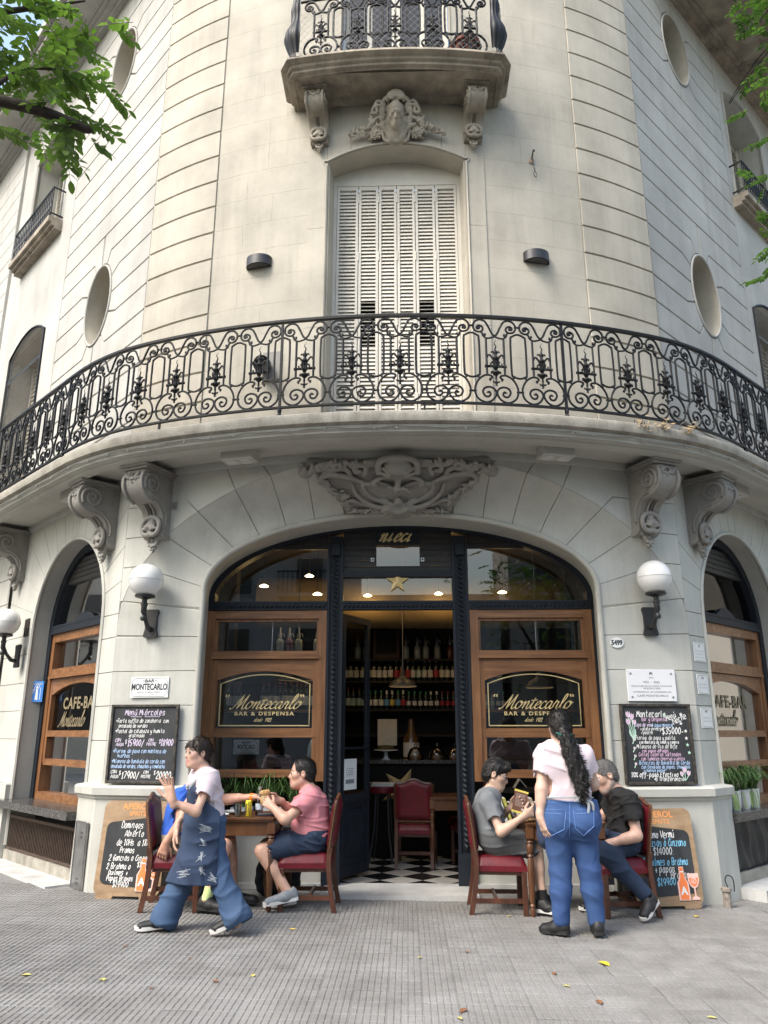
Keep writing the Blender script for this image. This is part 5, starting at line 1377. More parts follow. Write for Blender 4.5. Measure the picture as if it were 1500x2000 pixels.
def place_chair(x, y, rz, label, z=None, first=[True]):
    zz = gz(x) if z is None else z
    if first[0]: first[0] = False; CHAIR.location = (x, y, zz); CHAIR.rotation_euler = (0, 0, rz); CHAIR['label'] = label; CHAIR['group'] = 'red leather dining chairs'; return CHAIR
    return copy_tree(CHAIR, (x, y, zz), rz, label, 'red leather dining chairs')

# ================================================================ inside the bar
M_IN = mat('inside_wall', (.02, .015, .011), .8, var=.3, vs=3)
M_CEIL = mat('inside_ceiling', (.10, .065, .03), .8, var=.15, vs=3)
room = tag(thing('room', 'x', 'x'), kind='structure'); del room['label']; del room['category']; room.name = 'bar_interior'; room.parent = bld; del room['kind']
ZF = .03
def rbox(name, s0, s1, d0, d1, z0, z1, m, par=None):
    mb = MB(); mb.prism([(s0, d0), (s1, d0), (s1, d1), (s0, d1)], lambda u, v, e: L(u, v, e), z1, z0); return mb.build(name, m, par or room)
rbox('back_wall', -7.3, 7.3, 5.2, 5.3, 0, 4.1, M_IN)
mb = MB(); mb.prism([(-2.7, .72), (2.7, .72), (8, 6), (-8, 6)], lambda u, v, e: L(u, v, e), 4.28, 4.14); mb.build('light_stop_slab', M_IN, room)  # unseen slab added to keep skylight from leaking down into the bar
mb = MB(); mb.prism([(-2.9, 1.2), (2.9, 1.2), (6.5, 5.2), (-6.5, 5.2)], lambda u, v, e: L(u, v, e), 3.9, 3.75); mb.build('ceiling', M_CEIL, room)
fl = rbox('floor', -2.7, 2.7, 1.10, 5.2, -.1, ZF-.004, mat('floor_joint', (.02, .02, .02), .8))
M_TB = mat('black_floor_tile', (.012, .012, .013), .25, var=.3, vs=9); M_TW = mat('white_floor_tile', (.40, .39, .36), .3, var=.25, vs=7)
tm = {}
for nm, m in (('b', M_TB), ('w', M_TW)):
    mb = MB(); mb.box((0, 0, -.002), (.296, .296, .006), ch=.0015); tm[nm] = mb.mesh('floor_tile'); tm[nm].materials.append(m)
for i in range(-14, 22):
    for j in range(-14, 22):
        u, v = i*.3, j*.3; s, d = (u-v)/sqrt(2)+.0, 1.30+(u+v)/sqrt(2)
        if 1.02 < d < 4.4 and abs(s+.02) < .62+(d-1.1)*.22+.1 and not (d < 1.32 and abs(s) > .7):
            o = bpy.data.objects.new('floor_tile', tm['b' if (i+j) % 2 else 'w']); COL.objects.link(o); o.parent = fl; o.location = L(s, d, ZF); o.rotation_euler = (0, 0, pi/4-PSI)
cnt = thing('bar_counter', 'long black bar counter inside behind the open door', 'counter', L(.6, 3.1, ZF))
def LC(o): return lambda s, d, z: tuple(Vector(L(s, d, z))-Vector(o.location))
q = LC(cnt)
mb = MB(); mb.prism([(-1.9, 2.85), (2.6, 2.85), (2.6, 3.35), (-1.9, 3.35)], lambda u, v, e: q(u, v, e), ZF, 1.08); mb.build('body', mat('black_counter', (.006, .006, .006), .6, spec=.15), cnt)
mb = MB(); mb.prism([(-1.95, 2.80), (2.65, 2.80), (2.65, 3.4), (-1.95, 3.4)], lambda u, v, e: q(u, v, e), 1.08, 1.12); mb.build('top', M_GRANITE, cnt)
star(L(.0, 2.84, .78), .27, mat('old_gold', (.45, .33, .14), .5, var=.2, vs=9), 'star_ornament', 'gold faceted star on the dark counter front seen through the door', axis=-.45)
sh = thing('back_bar', 'dark back bar shelving full of bottles behind the counter', 'shelf', L(.2, 4.3, ZF)); q = LC(sh)
for z in (1.42, 1.755, 2.135, 2.435):
    mb = MB(); mb.prism([(-2.6, 3.75), (2.6, 3.75), (2.6, 4.1), (-2.6, 4.1)], lambda u, v, e: q(u, v, e), z-.03, z); mb.build('board', M_IN, sh)
mb = MB(); mb.prism([(-2.6, 4.1), (2.6, 4.1), (2.6, 4.15), (-2.6, 4.15)], lambda u, v, e: q(u, v, e), .06, 2.9); mb.build('back_panel', M_IN, sh)
# bottles
M_BG = mat('dark_bottle_glass', (.008, .012, .008), .12, spec=.6); M_CLR = mat('pale_bottle_glass', (.30, .34, .33), .12); M_PAP = mat('label_paper', (.62, .60, .56), .7, var=.12, vs=30)
CAPS = [mat('wine_capsule', (.12, .012, .015), .4), mat('green_capsule', (.02, .16, .08), .4), mat('white_cap', (.6, .6, .58), .5)]
LAB = [M_PAP, mat('blue_label', (.12, .3, .5), .6), mat('yellow_label', (.6, .45, .08), .6), mat('red_label', (.35, .03, .04), .6), mat('pale_green_label', (.45, .55, .5), .6)]
def make_bottle(kind, label_m, cap_m, name='wine_bottle'):
    t = thing(name, 'x', 'bottle')
    pr = {'wine': [(.0, 0), (.036, .002), (.037, .19), (.03, .215), (.015, .24), (.0145, .30)], 'liquor': [(0, 0), (.034, .002), (.035, .15), (.026, .18), (.014, .20), (.014, .25)], 'beer': [(0, 0), (.03, .002), (.03, .13), (.02, .17), (.013, .21), (.013, .235)]}[kind]
    mb = MB(); mb.lathe(pr, 10); mb.build('glass_body', M_CLR if kind == 'beer' and label_m is LAB[4] else M_BG, t, smooth=50)
    z = pr[-1][1]; mb = MB(); mb.lathe([(.0155, z-.05), (.016, z), (.014, z+.004), (0, z+.004)], 8, cap=False); mb.build('cap', cap_m, t, smooth=50)
    r = pr[2][0]+.0008; z0 = .05; z1 = min(.15, pr[2][1]-.02); mb = MB(); mb.grid(lambda u, v: (r*cos(-pi*.9+u*pi*.8), r*sin(-pi*.9+u*pi*.8), z0+(z1-z0)*v), 8, 1); mb.build('label', label_m, t, smooth=50)
    return t
protos = {}
def bottle(kind, lm, cm, s, d, z, label, group):
    key = (kind, lm, cm)
    if key not in protos:
        b = make_bottle(kind, LAB[lm], CAPS[cm]); protos[key] = b; b.location = L(s, d, z); b['label'] = label; b['group'] = group; return b
    return copy_tree(protos[key], L(s, d, z), rr.uniform(-.3, .3), label, group)
rr = random.Random(17)
NM = {0: 'white', 1: 'blue', 2: 'yellow', 3: 'red', 4: 'pale green'}
for row, (z, s0, s1, n, pat) in enumerate(((2.135, -.95, 1.35, 30, [(0, 0)]*11+[(3, 2)]*3+[(0, 2), (4, 1), (0, 2), (0, 2), (3, 2), (0, 0), (0, 0), (0, 0)]), (1.755, -.98, 1.4, 32, [(0, 2), (0, 2), (4, 0), (4, 0), (4, 0), (4, 0), (0, 1), (0, 1), (0, 1), (0, 1), (1, 2), (2, 2), (1, 1), (3, 2), (0, 1), (0, 1), (0, 1), (0, 1), (0, 2), (0, 2), (3, 0), (3, 0), (3, 0), (3, 0)]))):
    for i in range(n):
        lm, cm = pat[i % len(pat)]; kind = 'wine' if (row == 0 or i < 6) else ('liquor' if i < 14 else 'beer')
        bottle(kind, lm, cm, s0+(s1-s0)*i/(n-1)+rr.uniform(-.006, .006), 3.86+rr.uniform(-.02, .02), z, f"dark bottle with {NM[lm]} label and {('red', 'green', 'white')[cm]} cap on the {('upper', 'lower')[row]} shelf behind the bar", f"{NM[lm]} label {('red', 'green', 'white')[cm]} cap bottles on the {('upper', 'lower')[row]} bar shelf")
# bottles on the shelf just inside the left window
rbox('window_shelf', -1.98, -.72, 1.62, 1.85, 1.66, 1.69, M_WOODH); rbox('window_shelf', .70, 1.98, 1.62, 1.85, 1.66, 1.69, M_WOODH)
for x in (439, 450, 459, 506, 516, 527, 536, 548, 559, 569, 578, 588, 597):
    s = (x-750)*8.68/1500-.12
    bottle('wine', 0, 0, s, 1.72+rr.uniform(-.03, .03), 1.69, 'dark bottle with white label on the shelf just inside the left window', 'white label bottles inside the left window')
# siphons and jars on the top shelf
M_SIPH = mat('siphon_metal', (.45, .46, .46), .3, metal=.6)
def siphon(s, d, z, label, m=M_CLR):
    t = thing('soda_siphon', label, 'siphon', L(s, d, z), 0, 'soda siphons on the top shelf')
    mb = MB(); mb.lathe([(0, 0), (.045, .003), (.048, .14), (.04, .18), (.022, .20)], 12); mb.build('glass_body', m, t, smooth=50)
    mb = MB(); mb.lathe([(.022, .2), (.022, .25), (.012, .27), (.012, .3), (.004, .33), (0, .34)], 8); mb.tube([(0, 0, .25), (.04, -.01, .26), (.05, -.01, .22)], .006, 5); mb.build('head', M_SIPH, t, smooth=50)
M_REDG = mat('red_glass', (.12, .02, .012), .15)
for x, m, c in ((-.62, M_CLR, 'pale'), (-.50, M_CLR, 'pale'), (.06, M_CLR, 'pale'), (.22, M_CLR, 'pale'), (.34, M_CLR, 'pale'), (.50, M_CLR, 'pale'), (.68, M_REDG, 'red'), (.82, M_CLR, 'pale'), (1.0, M_REDG, 'red')):
    siphon(x, 3.88, 2.435, f'{c} glass soda siphon on the top shelf behind the bar', m)
rbox('window_shelf', -1.98, -.72, 1.9, 2.15, 2.285, 2.31, M_IN)
for x, m, c in ((-1.42, M_CLR, 'pale'), (-1.31, M_REDG, 'red'), (-1.20, M_CLR, 'white'), (-.98, M_CLR, 'pale')):
    siphon(x, 2.0, 2.31, f'{c} glass siphon on the shelf seen through the upper left pane', m)
# speaker box, duct, ceiling lamps, pendant
t = thing('wooden_box', 'dark wooden cabinet standing on top of the bar shelving', 'cabinet', L(-.22, 3.9, 2.435)); mb = MB(); mb.box((0, 0, .27), (.38, .28, .54), ch=.01); mb.build('body', mat('box_wood', (.04, .018, .01), .6), t); mb = MB(); mb.box((0, -.145, .28), (.28, .01, .42)); mb.build('grille', M_DARK, t)
M_DUCT = mat('air_duct', (.30, .22, .11), .55, var=.12, vs=5)
t = thing('air_duct', 'big round duct under the bar ceiling lit by warm lamps', 'duct', L(.3, 3.2, 3.12)); 
mb = MB(); mb.tube([(-2.2, 0, 0), (2.6, 0, 0)], .34, 24); mb.build('pipe', M_DUCT, t, smooth=50)
for x in (-.3, .35, .75): mb = MB(); mb.tube([(x-.012, 0, 0), (x+.012, 0, 0)], .35, 24); mb.build('seam', M_DUCT, t, smooth=50)
WARM = (1, .62, .22)
M_BULB = mat('lit_lamp', (1, .8, .5), .5, emit=((1, .72, .38), 9))
def ceil_lamp(s, d, z, label, power=0):
    t = thing('ceiling_lamp', label, 'ceiling lamp', L(s, d, z), 0, 'small warm lamps under the bar ceiling')
    mb = MB(); mb.lathe([(.0, .02), (.02, .02), (.055, .0), (.05, -.006), (.0, -.006)], 14); mb.build('disc', M_BULB, t, smooth=50)
    mb = MB(); mb.tube([(0, 0, .02), (0, 0, 3.74-z)], .004, 4); mb.build('cord', M_DARK, t)
    if power:
        ld = bpy.data.lights.new('lamp_light', 'POINT'); ld.energy = power; ld.color = WARM; ld.shadow_soft_size = .08; lo = bpy.data.objects.new('lamp_light', ld); COL.objects.link(lo); lo.location = L(s, d, z-.06)
ceil_lamp(-1.62, 1.9, 3.12, 'small lit lamp nearest the left end of the left fan window', 1.4); ceil_lamp(-1.12, 2.2, 3.30, 'small lit lamp topmost behind the left fan window', 1.0); ceil_lamp(-.98, 1.9, 3.02, 'small lit lamp lowest behind the left fan window', 1.0)
ceil_lamp(-.42, 2.6, 3.12, 'small lit lamp behind the transom glass left of the gold star', 1.8); ceil_lamp(.48, 2.6, 3.14, 'small lit lamp behind the transom glass right of the gold star', 1.8); ceil_lamp(1.25, 2.3, 3.1, 'small lit lamp behind the right fan window', 1.2)
def pendant(s, d, z, r, label, lit=True):
    t = thing('pendant_lamp', label, 'pendant lamp', L(s, d, z), 0, 'dark metal pendant lamps')
    mb = MB(); mb.lathe([(r, 0), (r*.96, .02), (r*.75, .065), (r*.35, .10), (.035, .115), (.03, .16), (.018, .2), (.012, .22)], 22, cap=False); mb.build('shade', mat('shade_metal', (.05, .048, .045), .45), t, smooth=60)
    mb = MB(); mb.lathe([(r*.97, .004), (r*.99, -.004), (r*1.005, .004)], 22, cap=False); mb.build('rim', mat('shade_rim', (.5, .42, .3), .4), t)
    mb = MB(); mb.lathe([(0, .03), (.03, .04), (.03, .07), (0, .09)], 10); mb.build('bulb', M_BULB if lit else M_PAP, t, smooth=60)
    mb = MB(); mb.tube([(0, 0, .2), (0, 0, 3.7-z)], .005, 5); mb.build('cord', mat('pale_cord', (.3, .28, .24), .6), t)
pendant(.02, 2.55, 1.99, .17, 'dark pendant lamp hanging in the doorway in front of the bottles')
pendant(-1.13, 1.45, 2.0, .21, 'dark pendant lamp behind the left gilded window pane'); pendant(1.52, 1.55, 1.92, .15, 'dark pendant lamp behind the right gilded window pane')
# things on the counter
t = thing('cake_stand', 'white cake stand with a dark cake on the bar counter', 'cake stand', L(-.20, 3.0, 1.12))
mb = MB(); mb.lathe([(0, 0), (.06, .0), (.03, .02), (.02, .08), (.03, .10), (.15, .112), (.15, .12), (0, .12)], 18); mb.build('stand', M_WHITE, t, smooth=40); mb = MB(); mb.lathe([(.10, .121), (.10, .17), (0, .175)], 16); mb.build('cake', mat('cake', (.08, .06, .02), .9), t)
M_CG = glass('dome_glass', (.85, .87, .87), 2.0)
for i, s in enumerate((.17, .44, .66, .86)):
    t = thing('glass_dome', ('leftmost', 'second', 'third', 'rightmost')[i]+' glass cake dome on the bar counter, counted from the cake stand' if i in (1, 2) else ('leftmost glass cake dome on the counter, beside the cake stand' if i == 0 else 'rightmost glass cake dome on the bar counter'), 'cake dome', L(s, 3.0, 1.12), 0, 'glass domes on the bar counter')
    mb = MB(); mb.lathe([(.10, 0), (.10, .06), (.07, .13), (.015, .155), (.014, .17), (.022, .185), (0, .20)], 16, cap=False); mb.build('dome', M_CG, t, smooth=60)
    mb = MB(); mb.lathe([(0, .005), (.07, .005), (.075, .03), (.05, .05), (0, .055)], 12); mb.build('pastry', mat('pastry', (.25, .12, .04), .8), t, smooth=60)
t = thing('big_bottle', 'tall display bottle with cream label behind the counter', 'bottle', L(.12, 3.5, 1.0)); mb = MB(); mb.lathe([(0, 0), (.10, 0), (.105, .36), (.05, .46), (.035, .62)], 14); mb.build('glass_body', mat('amber_glass', (.10, .05, .015), .12), t, smooth=50); mb = MB(); mb.lathe([(.107, .14), (.107, .32)], 14, cap=False); mb.build('label', M_PAP, t, smooth=50)
t = thing('paper_sheet', 'white paper sheet pinned beside the big bottle behind the counter', 'paper', L(-.2, 3.7, 1.45)); mb = MB(); mb.box((0, 0, 0), (.26, .004, .34)); mb.build('sheet', M_PAP, t)
# furniture seen through the door
place_chair(.36, 9.35, 1.45, 'red chair just inside the open door with its back to the street', ZF); place_chair(.98, 9.75, pi, 'red chair in the bar half hidden by the right column', ZF)
TABLE_IN = make_table(.62, .6); TABLE_IN.location = (.80, 9.35, ZF); TABLE_IN['label'] = 'wooden table with turned legs inside the bar behind the right door column'; TABLE_IN['group'] = 'dining tables'
t = thing('bar_stool', 'metal stool with red seat behind the open door leaf', 'stool', L(-.22, 2.45, ZF))
mb = MB(); mb.lathe([(0, .74), (.15, .74), (.16, .77), (.15, .81), (0, .815)], 16); mb.build('seat', M_RED, t, smooth=50)
for k in range(4):
    a = k*pi/2+.6; mb = MB(); mb.tube([(.10*cos(a), .10*sin(a), .74), (.12*cos(a), .12*sin(a), .35), (.19*cos(a), .19*sin(a), 0)], .012, 6); mb.build('leg', M_LAMP, t, smooth=50)
t = thing('newspaper', 'folded newspapers lying on the red stool inside', 'newspaper', L(-.22, 2.45, ZF+.815))
for k in range(3): mb = MB(); mb.box((0, 0, .006+.013*k), (.28, .2, .011), Matrix.Rotation(.1*k, 4, 'Z')); mb.build('paper', M_PAP, t)
# sign seen behind the left lower pane, coffee pot
t = thing('inner_sign', 'pale sign hanging inside the glass of the left lower pane', 'sign', L(-1.62, 1.30, 1.30))
def enamel_sign(t, w, h, inner=False):
    mb = MB(); mb.box((0, 0, 0), (w, .006, h), ch=.002); mb.build('plate', M_WHITE if not inner else mat('dim_plate', (.55, .60, .60), .5), t)
    F = lambda u, v: (u, -.0045, v); mb = MB(); a, b, c = w/2-.012, h/2-.012, .03
    P = [(-a+c, -b), (a-c, -b), (a-c*.6, -b+c*.6), (a, -b+c), (a, b-c), (a-c*.6, b-c*.6), (a-c, b), (-a+c, b), (-a+c*.6, b-c*.6), (-a, b-c), (-a, -b+c), (-a+c*.6, -b+c*.6), (-a+c, -b)]
    ribbon(mb, P, .004, F)
    font_mb(mb, 'BAR', 0, h*.235, h*.15, F, 1.25, bold=.03); font_mb(mb, 'MONTECARLO', 0, -h*.12, h*.29, F, .66*w/.40, bold=.035)
    for x in (-.16*w, .16*w): mb.add([F(x+.010*(1 if i % 2 == 0 else .45)*sin(pi*i/5), h*.31+.010*(1 if i % 2 == 0 else .45)*cos(pi*i/5)) for i in range(10)], [tuple(range(10))])
    font_mb(mb, 'DESPACHO DE BEBIDAS - DESPENSA', 0, -h*.26, h*.055, F, .98*w/.4, bold=.01); font_mb(mb, 'BAR NOTABLE DE LA CIUDAD DE BUENOS AIRES', 0, -h*.36, h*.03, F, .95*w/.4)
    mb.build('lettering', M_INK, t)
enamel_sign(t, .27, .145, True)
t = thing('coffee_pot', 'old pale enamel coffee pot standing inside the left lower pane', 'coffee pot', L(-.93, 1.32, 1.10)); mb = MB(); mb.lathe([(0, 0), (.06, 0), (.062, .06), (.05, .10), (.055, .12), (.04, .22), (.02, .26), (.01, .28), (0, .285)], 14); mb.build('body', M_CLR, t, smooth=50); mb = MB(); mb.tube([(.05, 0, .06), (.09, 0, .10), (.08, 0, .2), (.04, 0, .22)], .006, 5); mb.build('handle', M_SIPH, t)
# side windows
for sg in (-1, 1):
    FGs = side_fn(sg, Wp, 2.87); F3 = lambda t, z, e: FGs(t, z, -.22-e)
    w = thing('side_window', 'x', 'x'); del w['label']; del w['category']; w.parent = bld; w.name = 'side_window'
    def pc(nm, polys, m, d0, d1):
        mb = MB()
        for p in polys: mb.prism(p, F3, d0, d1)
        return mb.build(nm, m, w)
    tl, tr, tcn = .36, 2.42, 1.39
    arc = [(tcn-1.03*cos(a), 2.62+1.03*sin(a)) for a in frange(0, pi, 20)]; arci = [(tcn-.93*cos(a), 2.62+.93*sin(a)) for a in frange(0, pi, 20)]
    pc('iron_frame', [[a, b, d, c] for a, b, c, d in zip(arc, arc[1:], arci, arci[1:])]+[rect(tl, tl+.10, .6, 2.62), rect(tr-.10, tr, .6, 2.62)], M_BLUE, -.02, .12)
    pc('transom', [rect(tl+.10, tr-.10, 2.62, 2.70), rect(tl+.10, tr-.10, 2.69, 2.72)], M_BLUE, -.03, .08)
    mb = MB(); mb.prism([(tcn-.25+.5*u/12, 2.72+.09*sin(pi*u/12)) for u in range(13)], F3, -.03, .02); mb.build('transom_crest', M_BLUE, w)
    for i in range(5): pc('shutter_slat', [rect(tl+.35, tr-.35, 3.22+.06*i, 3.272+.06*i)], M_ROLL, .02, .06)
    a, b = tl+.10, tr-.10; m1 = (a+b)/2
    pc('jamb', [rect(a, a+.09, .70, 2.62)], M_WOOD, .0, .12); pc('jamb', [rect(b-.09, b, .70, 2.62)], M_WOOD, .0, .12)
    pc('head_rail', [rect(a+.09, b-.09, 2.52, 2.62)], M_WOODH, .002, .12); pc('middle_rail', [rect(a+.09, b-.09, 2.10, 2.19)], M_WOODH, -.01, .12); pc('moulding', [rect(a+.07, b-.07, 2.075, 2.10)], M_WOODH, -.03, .05)
    ib0, ib1 = a+.15, b-.15
    arw = [(t, 1.88+.12*(1-((t-m1)/((ib1-ib0)/2))**2)) for t in frange(ib0, ib1, 14)]
    pc('sash_stile', [rect(a+.09, ib0, 1.10, 2.07)], M_WOOD, .012, .10); pc('sash_stile', [rect(ib1, b-.09, 1.10, 2.07)], M_WOOD, .012, .10)
    pc('arched_rail', [arw+[(ib1, 2.07), (ib0, 2.07)]], M_WOODH, .014, .1)
    for z in (1.40, 1.08): pc('rail', [rect(ib0, ib1, z, z+.07)], M_WOODH, .0, .1)
    pc('sill', [rect(a+.09, b-.09, .70, .78)], M_WOODH, -.02, .12)
    def gl(p, d): mb = MB(); mb.add([F3(t, z, d) for t, z in p], [tuple(range(len(p)))]); mb.build('pane', M_GLASS2, w)
    gl([(tl+.1, 2.72)]+arci+[(tr-.1, 2.72)], .06); gl(rect(a+.09, b-.09, 2.19, 2.52), .07); gl([(ib0, 1.47)]+arw+[(ib1, 1.47)], .06); gl(rect(ib0, ib1, 1.15, 1.40), .06); gl(rect(a+.09, b-.09, .78, 1.08), .07)
    mb = MB()
    Ft = (lambda u, v: F3(m1-u, v, .052)) if sg < 0 else (lambda u, v: F3(m1+u, v, .052))
    font_mb(mb, 'CAFE-BAR', .0, 1.715, .125, Ft, 1.1, bold=.03, spacing=1.1); script(mb, 'Montecarlo', -.52, 1.52, .085, .3, Ft)
    mb.build('gilded_letters', mat('dull_gilding', (.20, .165, .10), .6), w)
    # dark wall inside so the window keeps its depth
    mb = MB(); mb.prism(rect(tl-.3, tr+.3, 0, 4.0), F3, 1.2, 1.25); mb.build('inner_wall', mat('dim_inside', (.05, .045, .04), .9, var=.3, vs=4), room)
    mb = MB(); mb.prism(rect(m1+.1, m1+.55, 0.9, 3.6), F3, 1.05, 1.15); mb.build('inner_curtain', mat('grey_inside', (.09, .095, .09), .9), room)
    # stone counter and cellar opening under the window
    mb = MB(); mb.prism(rect(tl+.02, tr+.3, .62, .70), lambda u, z, e: FGs(u, z, e), .16 if sg < 0 else .10, -.3); mb.build('stone_counter', M_GRANITE, bld)
    mb = MB(); mb.prism(rect(tl, tr, -.1, .16), lambda u, z, e: FGs(u, z, e), .02, -.5); mb.build('stone_base', M_SLAB, bld)
    mb = MB(); mb.prism(rect(tl+.0, tr+2, -.12, .055), lambda u, z, e: FGs(u, z, e), .30, .02); mb.build('marble_step', M_MARBLE, bld)
    mb = MB(); mb.prism(rect(tl, tr, .16, .62), lambda u, z, e: FGs(u, z, e), -.3, -.34); mb.build('cellar_void', M_DARK, bld)
    if sg < 0:
        gr = thing('cellar_grille', 'x', 'x'); del gr['label']; del gr['category']; gr.parent = bld; gr.name = 'cellar_grille'
        M_RUST = mat('rusty_bars', (.075, .05, .036), .85, var=.4, vs=20, bump=.4, bs=80)
        for i in range(46):
            mb = MB(); t_ = tl+.04+(tr-tl-.08)*i/45; mb.box((0, 0, 0), (.012, .02, .36)); o = mb.build('bar', M_RUST, gr); o.location = FGs(t_, .345, -.02); o.rotation_euler.z = -pi/4-PSI
        mb = MB(); mb.prism(rect(tl+.02, tr-.02, .165, .19), lambda u, z, e: FGs(u, z, e), .0, -.04); mb.prism(rect(tl+.02, tr-.02, .50, .53), lambda u, z, e: FGs(u, z, e), .0, -.04); mb.build('frame', M_RUST, gr)
    else:
        mb = MB(); mb.grid(lambda u, v: FGs(tl+.01+(tr-tl)*u, .17+.44*v, -.01+.012*sin(u*37)+.010*sin(u*80+v*5)+.012*sin(v*7+u*11)), 90, 12)
        cl = mb.build('black_curtain', mat('black_tarp', (.012, .013, .015), .45, bump=.3, bs=40), bld, smooth=60)
        mb = MB()
        for i in range(30): c = FGs(tl+.03+.067*i, .175, .012); mb.box(c, (.02, .02, .014))
        tag(mb.build('tarp_ties', M_BLUE, bld), kind='stuff')
# ================================================================ furniture on the pavement
place_chair(-1.76, 7.19, .06, 'red chair of the man in the blue shirt by the left easel board')
place_chair(-.67, 7.27, pi-.04, 'red leather chair of the man in the pink shirt')
place_chair(1.0, 7.25, -.05, 'red leather chair of the young man in grey')
place_chair(2.0, 7.2, pi+.12, 'red leather chair of the man in the black T-shirt')
TL_, TR_ = (-1.27, 7.33), (1.535, 7.27)
t1 = copy_tree(TABLE_IN, (*TL_, gz(-1.27)), .0, 'wooden pavement table with glasses and a yellow can between two seated men', 'dining tables')
t1.scale = (1.16, 1.05, 1)
t2 = copy_tree(TABLE_IN, (*TR_, gz(1.5)), .0, 'wooden pavement table behind the standing waitress in jeans', 'dining tables'); t2.scale = (1.14, 1, 1)
# ---- chalk boards
M_SLATE = mat('chalkboard', (.022, .025, .028), .75, var=.3, vs=7, bump=.08, bs=60, streak=.7, dirt=(.085, .088, .09))
M_BFR = mat('worn_black_frame', (.03, .027, .024), .6, var=.5, vs=26, col2=(.07, .06, .045), bump=.3, bs=60)
CH = {'w': mat('white_chalk', (.80, .80, .78), .9, var=.12, vs=60), 'p': mat('pink_chalk', (.66, .44, .60), .9), 'b': mat('blue_chalk', (.42, .58, .82), .9), 'c': mat('cyan_chalk', (.25, .62, .85), .9), 'g': mat('green_chalk', (.50, .72, .58), .9), 'l': mat('lilac_chalk', (.68, .60, .75), .9)}
def wall_board(s, label):
    ang = math.copysign(.144, s); t = thing('menu_board', label, 'chalkboard', nf(s, .03, 1.345), ang*1.0-PSI)
    w, h = .70, .73
    mb = MB(); mb.box((0, 0, 0), (w-.02, .02, h-.02)); mb.build('slate', M_SLATE, t)
    mb = MB()
    for x in (-1, 1): mb.box((x*(w/2-.013), -.008, 0), (.026, .034, h), ch=.004)
    for z in (-1, 1): mb.box((0, -.008, z*(h/2-.013)), (w-.052, .032, .026), ch=.004)
    mb.build('frame', M_BFR, t); return t
def chalk(t, lines, F, name='chalk_lettering'):
    by = {}
    for (txt, u, v, h, c, kw) in lines:
        mb = by.setdefault(c, MB()); kw = dict(kw); w = kw.pop('w', max(.0042, h*.115)); write(mb, txt, u, v, h, w, F, **kw)
    return by
FB = lambda u, v: (u, -.0112, v)
t = wall_board(-2.47, 'black chalk menu board headed Menú Miércoles on the left pier')
rows = [('Menú Miércoles', .0, .265, .052, 'l', dict(center=True, sp=.92)),
 ('*Tarta suffle de zanahoria  con', -.30, .195, .036, 'w', dict(sp=.80)), ('ensalada de verdes', -.265, .150, .033, 'w', dict(sp=.80)),
 ('*Pastel de calabaza y humita', -.30, .100, .036, 'w', dict(sp=.83)), ('gratinado', -.15, .060, .033, 'w', dict(sp=.85)),
 ('CON', -.29, .018, .030, 'l', {}), ('AGUA', -.275, -.022, .030, 'l', {}), ('$', -.185, .000, .035, 'l', {}), ('15900/', -.155, -.022, .060, 'l', dict(sp=.74)), ('CON', .055, .020, .026, 'l', {}), ('POSTRE', .04, -.018, .026, 'l', dict(sp=.95)), ('$', .165, .004, .034, 'l', {}), ('18900', .185, -.018, .060, 'l', dict(sp=.68)),
 ('*Pierogi de pavo con manteca de', -.305, -.085, .036, 'b', dict(sp=.80)), ('hierbas', -.25, -.128, .034, 'b', dict(sp=.85)),
 ('*Milanesa de bondiola de cerdo con', -.31, -.178, .036, 'b', dict(sp=.74)), ('ensalada de verdes, chauchas y remolacha', -.305, -.222, .033, 'b', dict(sp=.665)),
 ('CON', -.305, -.272, .030, 'w', {}), ('AGUA', -.30, -.315, .030, 'w', {}), ('$', -.22, -.285, .036, 'w', {}), ('17900/', -.19, -.318, .062, 'w', dict(sp=.76)), ('CON', .03, -.272, .026, 'w', {}), ('POSTRE', .01, -.312, .026, 'w', dict(sp=.95)), ('$', .135, -.28, .034, 'w', {}), ('20900', .16, -.315, .062, 'w', dict(sp=.74))]
by = chalk(t, rows, FB)
for x0, x1 in ((-.145, -.03), (.0, .155)): ribbon(by['l'], [(x0+(x1-x0)*i/24, .250+.003*(-1)**i) for i in range(25)], .004, FB)
for c, mb in by.items(): mb.build('chalk_lettering', CH[c], t)
t = wall_board(2.43, 'black chalk menu board with tulips and Menú Noche on the right pier')
